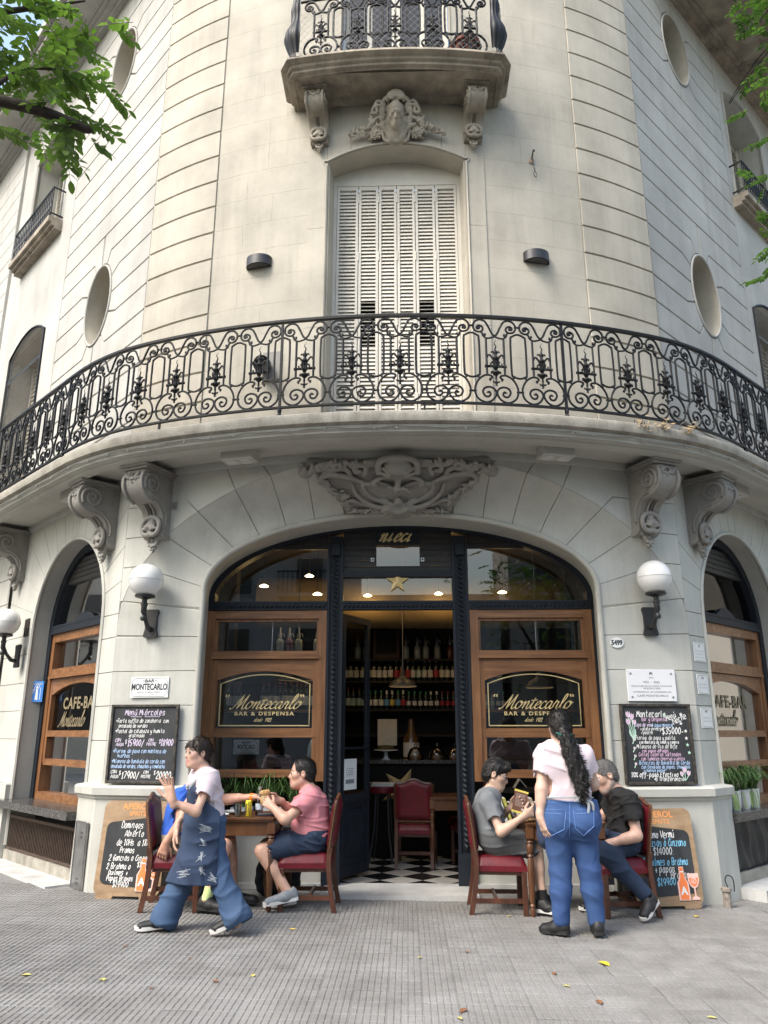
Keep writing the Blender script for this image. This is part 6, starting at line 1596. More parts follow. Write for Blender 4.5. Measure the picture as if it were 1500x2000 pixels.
rows = [('Montecarlo', -.19, .245, .056, 'w', dict(sp=.80)), ('Bar y Despensa', -.145, .208, .034, 'p', dict(sp=.82)), ('Menú', .11, .205, .050, 'w', dict(rot=.42, sp=.8)), ('Noche', .175, .175, .056, 'w', dict(rot=.42, sp=.8)),
 ('Copa de vino', -.215, .158, .032, 'l', dict(sp=.75)), ('ó agua mineral', -.05, .155, .032, 'b', dict(sp=.80)), ('+ plato principal', -.17, .122, .032, 'w', dict(sp=.76)), ('+ postre', -.165, .088, .030, 'w', dict(sp=.8)), ('$35000-', .045, .088, .060, 'w', dict(sp=.80, w=.0075)),
 ('Pierogi de papa y palita', -.22, .038, .036, 'w', dict(sp=.76)), ('con manteca de limón y romero.', -.185, .002, .028, 'w', dict(sp=.78)),
 ('Milanesa de Ojo de Bife', -.215, -.040, .036, 'w', dict(sp=.80)), ('con papas doradas', -.165, -.075, .028, 'p', dict(sp=.85)),
 ('Cintas Caseras Salteadas', -.205, -.110, .033, 'p', dict(sp=.84)), ('con tomates cherrys y pesto', -.18, -.147, .030, 'p', dict(sp=.83)),
 ('Bifecitos de Bondiola de Cerdo', -.205, -.185, .034, 'b', dict(sp=.80)), ('con Ensalada de papas, chauchas', -.185, -.220, .030, 'b', dict(sp=.82)), ('y huevos porne!', -.165, -.250, .028, 'b', dict(sp=.82)),
 ('10% off-pago Efectivo', -.29, -.295, .042, 'w', dict(sp=.83, w=.006)), ('ó Tranferencia', -.06, -.33, .036, 'w', dict(sp=.88, w=.0055))]
by = chalk(t, rows, FB)
def chalk_star(mb, x, z, r):
    mb.add([FB(x+r*(1 if i % 2 == 0 else .42)*sin(pi*i/5+.2), z+r*(1 if i % 2 == 0 else .42)*cos(pi*i/5+.2)) for i in range(10)], [tuple(range(10))])
for x, z in ((.085, .265), (.255, .27), (.245, .185), (.285, .115), (.285, .05), (.29, -.01), (.30, -.08)): chalk_star(by['w' if z > 0 else 'g'] if 'g' in by else by.setdefault('g', MB()), x, z, .019)
by.setdefault('g', MB())
def tulip(x, z, r, lean=0):
    mb = by['p']; P = [(x-r*.6, z+r), (x-r*.25, z+r*.5), (x, z+r*1.15), (x+r*.25, z+r*.5), (x+r*.6, z+r), (x+r*.7, z), (x+r*.3, z-r*.7), (x-r*.3, z-r*.7), (x-r*.7, z)]
    mb.add([FB(*p) for p in P], [tuple(range(len(P)))]); ribbon(by['w'], P+[P[0]], .004, lambda u, v: (u, -.0116, v))
for x, z, r in ((-.275, .265, .028), (-.24, .245, .03), (-.275, .20, .03), (-.218, .195, .024)): tulip(x, z, r); ribbon(by['g'], catmull([(x, z-r*.7), (x*.6-.09, z-.10), (-.225, .03)], 4), .006, FB)
for x0 in (-.265, -.215): ribbon(by['g'], catmull([(x0, .13), (x0+.0, .09), (-.225, .03)], 4), .012, FB)
for x, z, r in ((.235, -.235, .027), (.205, -.27, .022), (.272, -.265, .024)): tulip(x, z, r); ribbon(by['g'], [(x, z-r*.7), (.235, -.33)], .006, FB)
for z in (.025, -.05, -.12, -.19): tulip(-.235, z+.01, .013); ribbon(by['g'], [(-.24, z), (-.25, z-.025)], .008, FB)
for c, mb in by.items():
    if mb.f: mb.build('chalk_lettering', CH[c], t)
# ---- easel boards leaning on the plinth
M_PALE = mat('pale_board_wood', (.37, .255, .15), .6, wave=((5, 5, 16), (.26, .165, .09)), var=.18, vs=5, bump=.15, bs=60)
M_ORANGE = mat('orange_print', (.85, .22, .06), .55); M_PINKW = mat('pink_white_print', (.85, .55, .48), .6); M_ORFADE = mat('faded_orange_print', (.72, .30, .09), .6)
def easel(x, y, rz, label, lines, flip):
    t = thing('easel_board', label, 'chalkboard', (x, y, gz(x)), rz)
    R_ = Matrix.Rotation(-.13, 4, 'X')
    def F(u, v, dep=0): return tuple(R_ @ Vector((u, -dep, v)))
    def rr_(x0, x1, z0, z1, r, n=6):
        P = []
        for cx, cz, a in ((x1-r, z1-r, 0), (x0+r, z1-r, pi/2), (x0+r, z0+r, pi), (x1-r, z0+r, 1.5*pi)): P += [(cx+r*cos(a+q), cz+r*sin(a+q)) for q in frange(0, pi/2, n)]
        return P
    mb = MB(); mb.prism(rr_(-.31, .31, .025, .82, .07), F, .0, -.022); mb.build('panel', M_PALE, t)
    for sx in (-1, 1):
        mb = MB(); mb.prism([(sx*.29, .03), (sx*.12, .03), (sx*.13, .0), (sx*.27, .0)], F, .002, -.024); mb.build('foot', M_PALE, t)
    sl = rr_(-.262, .262, .105, .66, .05); sl = [(u, v+(.03*u/.26*(-flip))*(1 if v > .4 else -.6)) for u, v in sl]
    mb = MB(); mb.prism(sl, F, .004, -.002); mb.build('slate', M_SLATE, t)
    mb = MB(); font_mb(mb, 'APEROL', 0, .745, .05, lambda u, v: F(u, v, .0012), 1.05, bold=.03); font_mb(mb, 'SPRITZ', 0.02, .692, .036, lambda u, v: F(u, v, .0012), 1.05, bold=.02); mb.build('brand_print', M_ORFADE, t)
    Fs = lambda u, v: F(u, v, .0056)
    by = chalk(t, lines, Fs)
    for c, mb in by.items(): mb.build('chalk_lettering', CH[c], t)
    bx = .135; P = [(-.045, 0), (.045, 0), (.045, .13), (.02, .18), (.018, .26), (-.018, .26), (-.02, .18), (-.045, .13)]
    st = thing('bottle_cutout', 'x', 'x'); del st['label']; del st['category']; st.parent = t; st.name = 'bottle_cutout'
    mb = MB(); mb.prism([(bx+u*1.16, .068+v*1.03) for u, v in P], F, .010, .004); mb.build('outline', M_PINKW, st)
    mb = MB(); mb.prism([(bx+u*.86, .075+v*.98) for u, v in P], F, .012, .005); mb.build('fill', M_ORANGE, st)
    mb = MB(); font_mb(mb, 'A', bx, .115, .06, lambda u, v: F(u, v, .0128), 1, bold=.04); mb.prism(rect(bx-.017, bx+.017, .29, .30), F, .0127, .012); mb.build('mark', M_WHITE, st)
    g = [(-.05, .21), (.05, .21), (.052, .15), (.03, .105), (.006, .09), (.006, .03), (.035, .015), (.035, .0), (-.035, .0), (-.035, .015), (-.006, .03), (-.006, .09), (-.03, .105), (-.052, .15)]
    gl = thing('glass_cutout', 'x', 'x'); del gl['label']; del gl['category']; gl.parent = t; gl.name = 'glass_cutout'
    mb = MB(); mb.prism([(.238+u, .07+v) for u, v in g], F, .009, .004); mb.build('outline', M_PINKW, gl)
    mb = MB(); mb.prism([(.238+u*.78, .075+v) for u, v in [(-.05, .17), (.05, .17), (.052, .15), (.03, .112), (.0, .10), (-.03, .112), (-.052, .15)]], F, .011, .005); mb.build('fill', M_ORANGE, gl)
    mb = MB(); ribbon(mb, [(.238+.022*cos(a), .222+.022*sin(a)) for a in frange(0, 2*pi, 10)], .005, lambda u, v: F(u, v, .0122)); ribbon(mb, [(.222, .205), (.254, .24)], .004, lambda u, v: F(u, v, .0122)); mb.build('mark', M_WHITE, gl)
    return t
K = dict(center=True, w=.0056, sp=.8)
easel(-2.29, 7.47, -.12, 'easel board chalked Domingos Abierto behind the left chair', [('Domingos', -.02, .585, .055, 'w', dict(K, sp=0.74)), ('Abierto', .01, .515, .055, 'w', dict(K, sp=0.74)), ('de 10Hs. a 18hs', .02, .44, .052, 'w', dict(K, sp=0.74)), ('Promos', -.04, .378, .046, 'w', dict(K, sp=0.76)), ('2 Gancias o Cinzano', .0, .315, .046, 'w', dict(K, sp=0.76)), ('$14000', .14, .262, .046, 'w', K), ('2 Brahma o', -.10, .245, .046, 'w', K), ('Quilmes +', -.10, .196, .042, 'w', K), ('Papas Bravas', -.075, .150, .042, 'w', dict(K, sp=0.76)), ('$19900', -.06, .098, .050, 'w', K)], -1)
easel(2.50, 7.36, .14, 'easel board chalked Promo Vermú behind the right chair', [('Promo Vermú', -.02, .575, .058, 'w', dict(K, sp=0.68)), ('2 gancias ó Cinzano', .0, .505, .058, 'c', dict(K, sp=0.66)), ('$14000.', .0, .435, .060, 'w', K), ('2 Quilmes o Brahma', .0, .35, .058, 'c', dict(K, sp=0.67)), ('+ papas', -.02, .292, .056, 'w', K), ('Bravas', .12, .245, .056, 'w', K), ('$19900-', .0, .19, .058, 'c', K)], 1)
# ---- signs and plaques
t = thing('enamel_sign', 'white enamel sign above the left menu board', 'sign', nf(-2.46, .004, 1.875), -.144-PSI); enamel_sign(t, .40, .20)
t = thing('marble_plaque', 'white marble plaque with four screws above the right menu board', 'plaque', nf(2.43, .006, 1.885), .144-PSI)
mb = MB(); mb.box((0, 0, 0), (.49, .016, .30), ch=.003); mb.build('slab', mat('plaque_marble', (.74, .75, .77), .3, var=.03, vs=6), t)
for x in (-.205, .205):
    for z in (-.11, .11): mb = MB(); mb.lathe([(0, .0), (.009, .0), (.010, -.004), (.0, -.006)], 10, Matrix.Translation((x, -.008, z)) @ Matrix.Rotation(-pi/2, 4, 'X')); mb.build('screw', M_GALV, t)
F = lambda u, v: (u, -.0092, v); mb = MB()
for txt, z, h, sx in (('1922  -  2022', .02, .020, 1.1), ('LEGISLATURA DE LA CIUDAD AUTÓNOMA', -.014, .014, 1.05), ('DE BUENOS AIRES', -.036, .014, 1.05), ('CONMEMORA EL 100º ANIVERSARIO DEL', -.07, .014, 1.05), ('CAFÉ MONTECARLO', -.108, .020, 1.15)): font_mb(mb, txt, 0, z, h, F, sx)
mb.add([F(.017*cos(a), .107+.017*sin(a)) for a in frange(-.5, pi+.5, 14)]+[F(.008*cos(a), .10+.010*sin(a)) for a in frange(pi, 0, 8)], [tuple(range(24))])
for k in range(2): ribbon(mb, [(-.026, .074-.006*k), (.026, .074-.006*k)], .002, F)
mb.build('lettering', mat('engraved_grey', (.12, .12, .13), .6), t)
t = thing('house_number', 'oval white enamel house number 5499 beside the right shop window', 'house number', nf(2.12, .004, 2.29), .144-PSI)
mb = MB(); mb.prism([(.068*cos(a), .05*sin(a)) for a in frange(0, 2*pi, 30)[:-1]], lambda u, v, d: (u, -d, v), .006, -.004); mb.build('plate', M_WHITE, t)
mb = MB(); font_mb(mb, '5499', 0, -.022, .046, lambda u, v: (u, -.0068, v), .85, bold=.05); mb.build('lettering', M_INK, t)
FGr = side_fn(1, Wp, 2.87)
for z, yr, pos, lines in ((2.22, '1922', 'topmost', 3), (1.905, '1940', 'middle', 2), (1.585, '1950', 'lowest', 2)):
    t = thing('enamel_plaque', f'{pos} of the three small white plaques on the right corner, dated {yr}', 'plaque', FGr(.175, z, .008), pi/4-PSI, 'three dated plaques on the right corner')
    w_, h_ = .245, .19; mb = MB(); mb.box((0, 0, 0), (w_, .006, h_), ch=.002); mb.build('plate', M_WHITE, t)
    F = lambda u, v: (u, -.0042, v); mb = MB(); a, b, c = w_/2-.010, h_/2-.010, .02
    ribbon(mb, [(-a+c, -b), (a-c, -b), (a-c, -b+c), (a, -b+c), (a, b-c), (a-c, b-c), (a-c, b), (-a+c, b), (-a+c, b-c), (-a, b-c), (-a, -b+c), (-a+c, -b+c), (-a+c, -b)], .0025, F)
    font_mb(mb, yr, 0, .050, .022, F, .75, bold=.02)
    for k in range(lines):                       # text too small to read in the photograph
        z_ = .012-.032*k-(.012 if lines == 2 else 0); x = -.085
        rq = random.Random(k+int(yr))
        while x < .082: l = rq.uniform(.008, .03); ribbon(mb, [(x+i*.004, z_+(.006 if i % 2 else -.006)) for i in range(max(2, int(l/.004)))], .0022, F); x += l+.006
    mb.build('lettering', M_INK, t)
# ---- left street side: blue lighthouse sign, vent, steel door
FGl = side_fn(-1, Wp, 2.87)
t = thing('lighthouse_sign', 'small blue sign with a white lighthouse beside the left arched window', 'sign', FGl(2.40, 1.93, -.12), -pi/4-PSI)
Fl = lambda a, v, d=0: tuple(Vector(FGl(2.405-d, 1.93+v, -.125+a*.9))-t.location)
mb = MB(); mb.prism(rect(-.10, .10, -.125, .125), lambda u, v, d: Fl(u, v, d), .012, 0); mb.build('plate', mat('sign_blue', (.05, .22, .62), .35), t)
mb = MB(); mb.add([Fl(*p, .0135) for p in ((-.035, -.10), (.005, -.10), (-.003, .03), (-.027, .03))], [(0, 1, 2, 3)]); mb.add([Fl(*p, .0135) for p in ((-.035, .035), (.005, .035), (-.015, .075))], [(0, 1, 2)])
for k in range(3): ribbon(mb, [(.01+.02*k, .02-.03*k), (.075, .01-.035*k)], .008, lambda u, v: Fl(u, v, .0135))
for k in range(2): ribbon(mb, [(-.08, .10-.015*k), (.08, .10-.015*k)], .004, lambda u, v: Fl(u, v, .0135))
ribbon(mb, catmull([(-.06, -.10), (-.065, .0), (-.05, .05), (-.015, .09), (.02, .05), (.03, .0)], 4), .006, lambda u, v: Fl(u, v, .0135)); mb.build('print', M_WHITE, t)
t = thing('air_vent', 'small rusty wall vent above the left street lamp bracket', 'vent', FGl(2.62, 2.72, .004), -pi/4-PSI)
mb = MB(); mb.box((0, 0, 0), (.15, .012, .22)); mb.build('plate', M_DARK, t)
for k in range(5): mb = MB(); mb.box((-.06+.03*k, -.008, 0), (.008, .01, .22)); mb.build('bar', mat('vent_bar', (.12, .10, .08), .7), t)
mb = MB(); mb.box((0, -.010, 0), (.15, .01, .01)); mb.build('crossbar', MATS['vent_bar'], t)
t = thing('steel_door', 'dented steel service hatch on the side of the left plinth', 'hatch', FGl(.16, .33, .085), -pi/4-PSI)
mb = MB(); mb.box((0, 0, 0), (.25, .02, .60), ch=.004); mb.build('panel', M_GALV, t)
for z in (.20, .16, -.2, -.24): mb = MB(); mb.tube([(-.03, -.012, z), (.03, -.012, z)], .010, 8); mb.build('louvre', M_GALV, t)
mb = MB(); mb.box((.0, -.012, .295), (.24, .006, .012)); mb.box((.118, -.012, 0), (.01, .006, .58)); mb.box((-.118, -.012, 0), (.01, .006, .58)); mb.build('rim', M_GALV, t)
t = thing('pipe_stub', 'short rusty pipe stub with a bent wire hook by the right plinth', 'pipe', (3.03, 7.46, gz(3.0)))
mb = MB(); mb.lathe([(.035, 0), (.035, .13), (.045, .135), (.045, .16), (.02, .165), (0, .165)], 12); mb.build('pipe', mat('flaky_pipe', (.30, .26, .22), .9, var=.5, vs=40), t, smooth=40)
mb = MB(); mb.tube(catmull([(.02, 0, .16), (.0, 0, .22), (.02, 0, .26), (.06, 0, .25), (.075, 0, .2), (.07, 0, .13)], 4), .005, 5); mb.build('hook', M_IRON, t)
# ---- plants
M_BLADE = mat('spider_plant_leaf', (.085, .17, .04), .45, var=.35, vs=9, orand=.25); M_BLADE2 = mat('pale_leaf_stripe', (.20, .30, .09), .5)
rp = random.Random(31)
def blades(t, n, R, H, z0, m, rx=.05, ry=.03):
    mb = MB()
    for i in range(n):
        a = rp.uniform(0, 2*pi); l = R*rp.uniform(.6, 1.1); hgt = H*rp.uniform(.5, 1.1); x, y = rp.uniform(-rx, rx), rp.uniform(-ry, ry)
        P = [(x+cos(a)*l*u, y+sin(a)*l*u, z0+hgt*(2.2*u-1.75*u*u)) for u in frange(0, 1, 6)]; w = rp.uniform(.006, .010)
        sx, sy = -sin(a)*w, cos(a)*w; v = []
        for k, p in enumerate(P): q = 1-(k/6)**2*.9; v += [(p[0]-sx*q, p[1]-sy*q, p[2]), (p[0], p[1], p[2]-.003*q), (p[0]+sx*q, p[1]+sy*q, p[2])]
        mb.add(v, [(3*k+j, 3*k+j+1, 3*k+4+j, 3*k+3+j) for k in range(6) for j in (0, 1)])
    return mb.build('leaves', m, t, smooth=60)
for x, lab in ((-1.80, 'spider plant in white planter at the left end of the window ledge'), (-1.46, 'spider plant in white planter behind the outstretched arm'), (-1.16, 'spider plant in white planter behind the pink man and the sandwich'), (-.92, 'spider plant in white planter beside the left door column'), (1.78, 'spider plant in white planter on the ledge behind the black shirt man')):
    s_ = x-.13; t = thing('potted_plant', lab, 'potted plant', L(s_, 1.10, .60), 0, 'spider plants on the window ledge')
    mb = MB(); mb.prism([(-.09, 0), (.09, 0), (.11, .13), (-.11, .13)], lambda u, v, d: (u, d, v), -.06, .06); mb.build('planter', M_WHITE, t); blades(t, 80, .27, .46, .12, M_BLADE)
for i, (tt, lab) in enumerate(((.52, 'white pot with spider plant nearest the right corner pier'), (.74, 'second white pot from the corner pier on the right stone counter'), (.97, 'third white pot from the corner pier, plant trailing over its rim'), (1.2, 'fourth white pot from the pier, at the right edge of the photo'))):
    t = thing('potted_plant', lab, 'potted plant', FGr(tt, .70, -.06), 0, 'potted spider plants on the right counter')
    mb = MB(); mb.lathe([(.05, 0), (.06, .03), (.066, .17), (.07, .185), (.06, .185), (.058, .15), (0, .15)], 16); mb.build('pot', M_WHITE, t, smooth=40); blades(t, 70, .26, .36, .16, M_BLADE, .03, .03)
    mb = MB()
    for k in range(4):
        a = -pi/2+rp.uniform(-1.2, 1.2); P = catmull([(cos(a)*.05, sin(a)*.05, .17), (cos(a)*.10, sin(a)*.10, .16), (cos(a)*.12, sin(a)*.12, .02)], 4)
        ribbon3 = [(p[0]-.006, p[1], p[2]) for p in P]+[(p[0]+.006, p[1], p[2]) for p in P]; n = len(P); mb.add(ribbon3, [(q, q+1, n+q+1, n+q) for q in range(n-1)])
    mb.build('trailing_leaf', M_BLADE2, t)
# ---- things on the tables
def T1(u, v, z=0): return (TL_[0]+u, TL_[1]+v, gz(TL_[0])+.731+z)
def T2(u, v, z=0): return (TR_[0]+u, TR_[1]+v, gz(TR_[0])+.731+z)
M_CLEAR = glass('drinking_glass', (.82, .86, .86), 2.6)
def tumbler(loc, label, h=.10, r=.035, fill=None):
    t = thing('drinking_glass', label, 'glass', loc, 0, 'drinking glasses'); mb = MB(); mb.lathe([(0, .002), (r*.82, .002), (r, h), (r*.94, h), (r*.78, .012), (0, .012)], 16); mb.build('glass_body', M_CLEAR, t, smooth=40)
    if fill: mb = MB(); mb.lathe([(0, .013), (r*.77, .013), (r*.88, h*.6), (0, h*.6)], 14); mb.build('drink', fill, t, smooth=40)
M_WATER = glass('water', (.80, .83, .80), 1.2)
tumbler(T1(.0, -.20), 'clear tumbler left of the yellow can on the left table', fill=M_WATER); tumbler(T1(-.03, -.05), 'clear tumbler behind the others on the left table', fill=M_WATER)
t = thing('drink_can', 'yellow drink can on the left pavement table', 'can', T1(.085, -.16)); mb = MB(); mb.lathe([(0, 0), (.024, 0), (.029, .008), (.029, .118), (.024, .13), (.023, .128), (0, .128)], 18); mb.build('body', mat('yellow_can', (.75, .60, .03), .3, metal=.2), t, smooth=40)
mb = MB(); font_mb(mb, 'TONICA', 0, .0, .02, lambda u, v: (.0297*sin(v/.029), -.0297*cos(v/.029), .065+u), 1.0, bold=.03); mb.grid(lambda u, v: (.0296*sin(-.9+u*.5), -.0296*cos(-.9+u*.5), .015+.09*v), 4, 1); mb.build('print', M_INK, t)
t = thing('water_bottle', 'clear glass water bottle on the left pavement table', 'bottle', T1(.17, -.10)); mb = MB(); mb.lathe([(0, 0), (.032, .002), (.034, .12), (.028, .15), (.014, .19), (.013, .225), (.011, .225), (.012, .19), (.026, .15), (.031, .12), (.029, .006), (0, .006)], 16); mb.build('glass_body', M_CLEAR, t, smooth=40)
mb = MB(); mb.lathe([(.0145, .215), (.0145, .238), (0, .24)], 12); mb.build('cap', M_SIPH, t); mb = MB(); mb.lathe([(.0348, .05), (.0348, .10)], 16, cap=False); mb.build('label', mat('water_label', (.55, .65, .75), .5), t, smooth=50)
def plate(loc, label, r=.105, food=None):
    t = thing('plate', label, 'plate', loc); mb = MB(); mb.lathe([(0, .004), (r*.6, .004), (r, .018), (r, .022), (r*.6, .009), (0, .009)], 22); mb.build('dish', M_WHITE, t, smooth=50)
    if food: mb = MB(); mb.lathe([(0, .01), (r*.5, .01), (r*.4, .035), (0, .045)], 10); mb.build('food', food, t, smooth=50)
plate(T1(-.18, -.20), 'white plate at the front edge of the left table'); plate(T1(-.10, .08), 'white plate at the back of the left table')
t = thing('napkin', 'crumpled white napkin on the left pavement table', 'napkin', T1(-.25, .0)); S = SDF(); [S.ball((rp.uniform(-.05, .05), rp.uniform(-.04, .04), rp.uniform(.01, .03)), rp.uniform(.012, .022), .004) for _ in range(14)]; S.build('paper', M_WHITE, t, h=.006)
t = thing('dark_tray', 'dark cutlery folder lying on the right end of the left table', 'tray', T1(.26, -.12), .1); mb = MB(); mb.box((0, 0, .008), (.18, .11, .014), ch=.003); mb.build('cover', mat('navy_cover', (.02, .022, .04), .5), t); mb = MB(); mb.box((-.02, -.01, .018), (.15, .012, .004)); mb.box((.0, .02, .018), (.15, .010, .004)); mb.build('cutlery', M_SIPH, t)
t = thing('wooden_board', 'wooden serving board on the right pavement table', 'board', T2(-.22, -.14), .05); mb = MB(); mb.box((0, 0, .008), (.22, .16, .016), ch=.005); mb.box((-.12, -.06, .02), (.05, .03, .012), ch=.003); mb.build('plank', mat('board_wood', (.32, .19, .09), .5, var=.2, vs=20), t)
# ---- backpack and bag
t = thing('backpack', 'navy backpack with tan straps on the ground behind the left table leg', 'backpack', (-.96, 7.62, gz(-1)), .2)
S = SDF(); S.cap((-.10, 0, .12), (.10, 0, .12), .10, None, .04); S.cap((-.09, 0, .36), (.09, 0, .36), .085, None, .08); S.cap((-.10, 0, .22), (.10, 0, .24), .10, None, .08); S.cap((-.07, -.09, .13), (.07, -.09, .13), .07, None, .02)
S.fold(.004, lambda X: np.sin(X[:, 2]*60+4*np.sin(X[:, 0]*18))); S.build('body', mat('navy_cloth', (.012, .014, .022), .8, bump=.3, bs=70), t, h=.009)
for x in (-.10, .07): mb = MB(); mb.tube(catmull([(x, -.08, .42), (x-.03, -.16, .28), (x-.02, -.15, .08), (x+.02, -.12, .01)], 5), [.013]*16, 4); mb.build('strap', mat('tan_strap', (.22, .12, .06), .7), t)
t = thing('cloth_bag', 'crumpled dark blue bag under the chair of the blue shirt man', 'bag', (-1.47, 7.12, gz(-1.4)))
S = SDF(); [S.ball((rp.uniform(-.13, .06), rp.uniform(-.06, .06), rp.uniform(.03, .09)), rp.uniform(.03, .05), .02) for _ in range(12)]; S.chain([(-.1, -.05, .08), (-.02, -.05, .22), (.05, -.03, .10)], [.018]*3, .01); S.build('body', mat('blue_bag', (.014, .022, .05), .8), t, h=.009)
# ---- books along the right ledge
BK = [(.62, .63, .62), (.60, .60, .58), (.45, .42, .10), (.12, .11, .10), (.55, .5, .42), (.30, .28, .08), (.5, .46, .38), (.16, .12, .10), (.42, .34, .26), (.55, .52, .45), (.35, .20, .13), (.5, .5, .48), (.25, .05, .05)]
bn = ['white', 'cream white', 'mustard', 'black', 'beige', 'olive', 'sand', 'dark brown', 'tan', 'ivory', 'russet', 'pale grey', 'dark red']
for i, c in enumerate(BK):
    s_ = .99+.043*i; t = thing('book', f'{bn[i]} book leaning in the row of books on the ledge behind the right table', 'book', L(s_, 1.0, .60), 0, 'books on the right window ledge')
    h = .20+.02*((i*7) % 3); mb = MB(); R_ = Matrix.Rotation(-.30, 4, 'Y'); mb.box((0, 0, h/2), (.028, .14, h), R_, ch=.002); mb.build('cover', mat('book_'+bn[i].replace(' ', '_'), c, .6), t)
    mb = MB(); mb.box((0, .004, h+.0005), (.020, .13, .002), R_); mb.box((.0, -.0705, h*.6), (.018, .001, .03), R_); mb.build('pages', M_PAP, t)
t = thing('open_book', 'small white book standing open like a tent inside the right window', 'book', L(1.22, 1.28, .9)); 
mb = MB(); mb.add([(-.06, 0, 0), (0, 0, .09), (0, .12, .09), (-.06, .12, 0), (.07, 0, .01), (.07, .12, .01)], [(0, 1, 2, 3), (1, 4, 5, 2)]); o = mb.build('cover', M_PAP, t); sm = o.modifiers.new('thick', 'SOLIDIFY'); sm.thickness = .006
rbox('book_stand', 1.0, 1.6, 1.2, 1.45, .86, .90, M_IN)
# ---- fallen leaves
M_YL = [mat('yellow_leaf', (.70, .50, .03), .6), mat('brown_leaf', (.20, .09, .04), .8), mat('pale_leaf', (.45, .40, .12), .7)]
lm = {}
for k in range(3):
    mb = MB(); P = [(0, -.05), (.022, -.02), (.026, .012), (.0, .05), (-.026, .012), (-.022, -.02)]; mb.add([(x, y, .004+.25*abs(x)+.05*y) for x, y in P]+[(0, 0, .003)], [(i, (i+1) % 6, 6) for i in range(6)]); lm[k] = mb.mesh('fallen_leaf'); lm[k].materials.append(M_YL[k])
pts = [(1180, 1878, 0, 1.3), (820, 1870, 2, .6), (912, 1858, 1, .6), (571, 1818, 0, .7), (200, 1922, 2, .9), (50, 1915, 2, .9), (420, 1922, 1, .8), (494, 1910, 2, .7), (244, 1856, 1, .6), (370, 1878, 1, .5), (1082, 1898, 1, .7), (905, 1973, 1, .9), (898, 1988, 2, .6), (1390, 1980, 2, .7), (995, 1787, 2, .7), (1106, 1922, 2, .6), (295, 1937, 1, .5), (1170, 1953, 1, .9), (1360, 1783, 0, .9)]
for px, py, k, sc in pts:
    a, b = (px-750)/1500, (1000-py)/1500; r = Vector((a, cos(math.radians(16))-b*sin(math.radians(16)), sin(math.radians(16))+b*cos(math.radians(16)))); tt = -1.45/r.z
    o = bpy.data.objects.new('fallen_leaf', lm[k]); COL.objects.link(o); o.location = (r.x*tt, r.y*tt, gz(r.x*tt)+.002); o.rotation_euler = (0, 0, rp.uniform(0, 6)); o.scale = (sc*.8,)*3
    tag(o, 'largest bright yellow leaf lying on the pavement right of the middle' if sc > 1.2 else ('small yellow leaf lying on the grey pavement tiles', 'small brown leaf lying on the grey pavement tiles', 'small pale green leaf lying on the grey pavement tiles')[k], 'leaf', 'fallen leaves on the pavement')
# ================================================================ people
def mskin(nm): return mat(nm, (.6, .4, .3), .5, attr='Col', var=.16, vs=22, bump=.15, bs=300, bdist=.001)
M_SKIN = mskin('skin')
def cloth(nm, col, var=.1, vs=9, col2=None, rough=.85, fine=.10): return mat(nm, col, rough, var=var, vs=vs, bump=.45, bs=170, bdist=.002, col2=col2, fine=fine)
def wrinkles(fr, seed=0, dirn=(0, 0, 1)):
    rg = np.random.RandomState(seed); K1 = rg.normal(size=(5, 3))*fr*.45+np.array(dirn)*fr; K2 = rg.normal(size=(5, 3))*fr*.35; ph = rg.uniform(0, 6, 5)
    def f(X):
        s = 0
        for i in range(4): s = s-np.maximum(0, 1-1.5*np.abs(np.sin(.5*(X@K1[i])+ph[i]+1.1*np.sin(X@K2[i]+i))))**1.4*np.clip(.35+.9*np.sin(X@K2[(i+2) % 5]*.6+i), 0, 1)
        return s
    return f
def hand(S, w, d, n, th, curl=.3, sc=1.0, skin=(.6, .4, .3), spread=.12):
    """w = wrist, d = finger direction, n = direction the palm faces, th = side of the thumb"""
    w, d, n, th = Vector(w), Vector(d).normalized(), Vector(n), Vector(th); n = (n-d*n.dot(d)).normalized(); th = (th-d*th.dot(d)-n*th.dot(n)).normalized()
    P = lambda x, y, z: tuple(w+(th*x+d*y+n*z)*sc)
    for x in (-.028, -.009, .010, .028): S.cap(P(x*.55, .012, 0), P(x, .082, 0), .0155*sc, .0125*sc, .014, skin)
    S.cap(tuple(w-d*.03), P(0, .03, 0), .023*sc, .022*sc, .02, skin, sq=(n, 1.25))
    for i, (x, l) in enumerate(((.030, .070), (.010, .079), (-.010, .074), (-.029, .057))):
        p = Vector(P(x, .084, 0)); a = curl*(1+.12*i); sp = x*spread/.03
        for k, (fl, r) in enumerate(((.45, .0095), (.30, .0087), (.25, .0078))):
            dd = (d*cos(a)+n*sin(a)+th*sp).normalized(); q = p+dd*l*fl*sc*1.05; S.cap(tuple(p), tuple(q), r*sc, r*.92*sc, .004, skin); p = q; a += curl*1.1
    p = Vector(P(.022, .022, .006)); a = (th*.75+d*.7+n*.25).normalized(); q = p+a*.042*sc; S.cap(tuple(p), tuple(q), .0125*sc, .0105*sc, .012, skin)
    a2 = (th*(.45-curl*.4)+d*.9+n*(.2+curl*.5)).normalized(); q2 = q+a2*.032*sc; S.cap(tuple(q), tuple(q2), .0105*sc, .0095*sc, .005, skin); S.cap(tuple(q2), tuple(q2+a2*.022*sc), .0095*sc, .0075*sc, .004, skin)
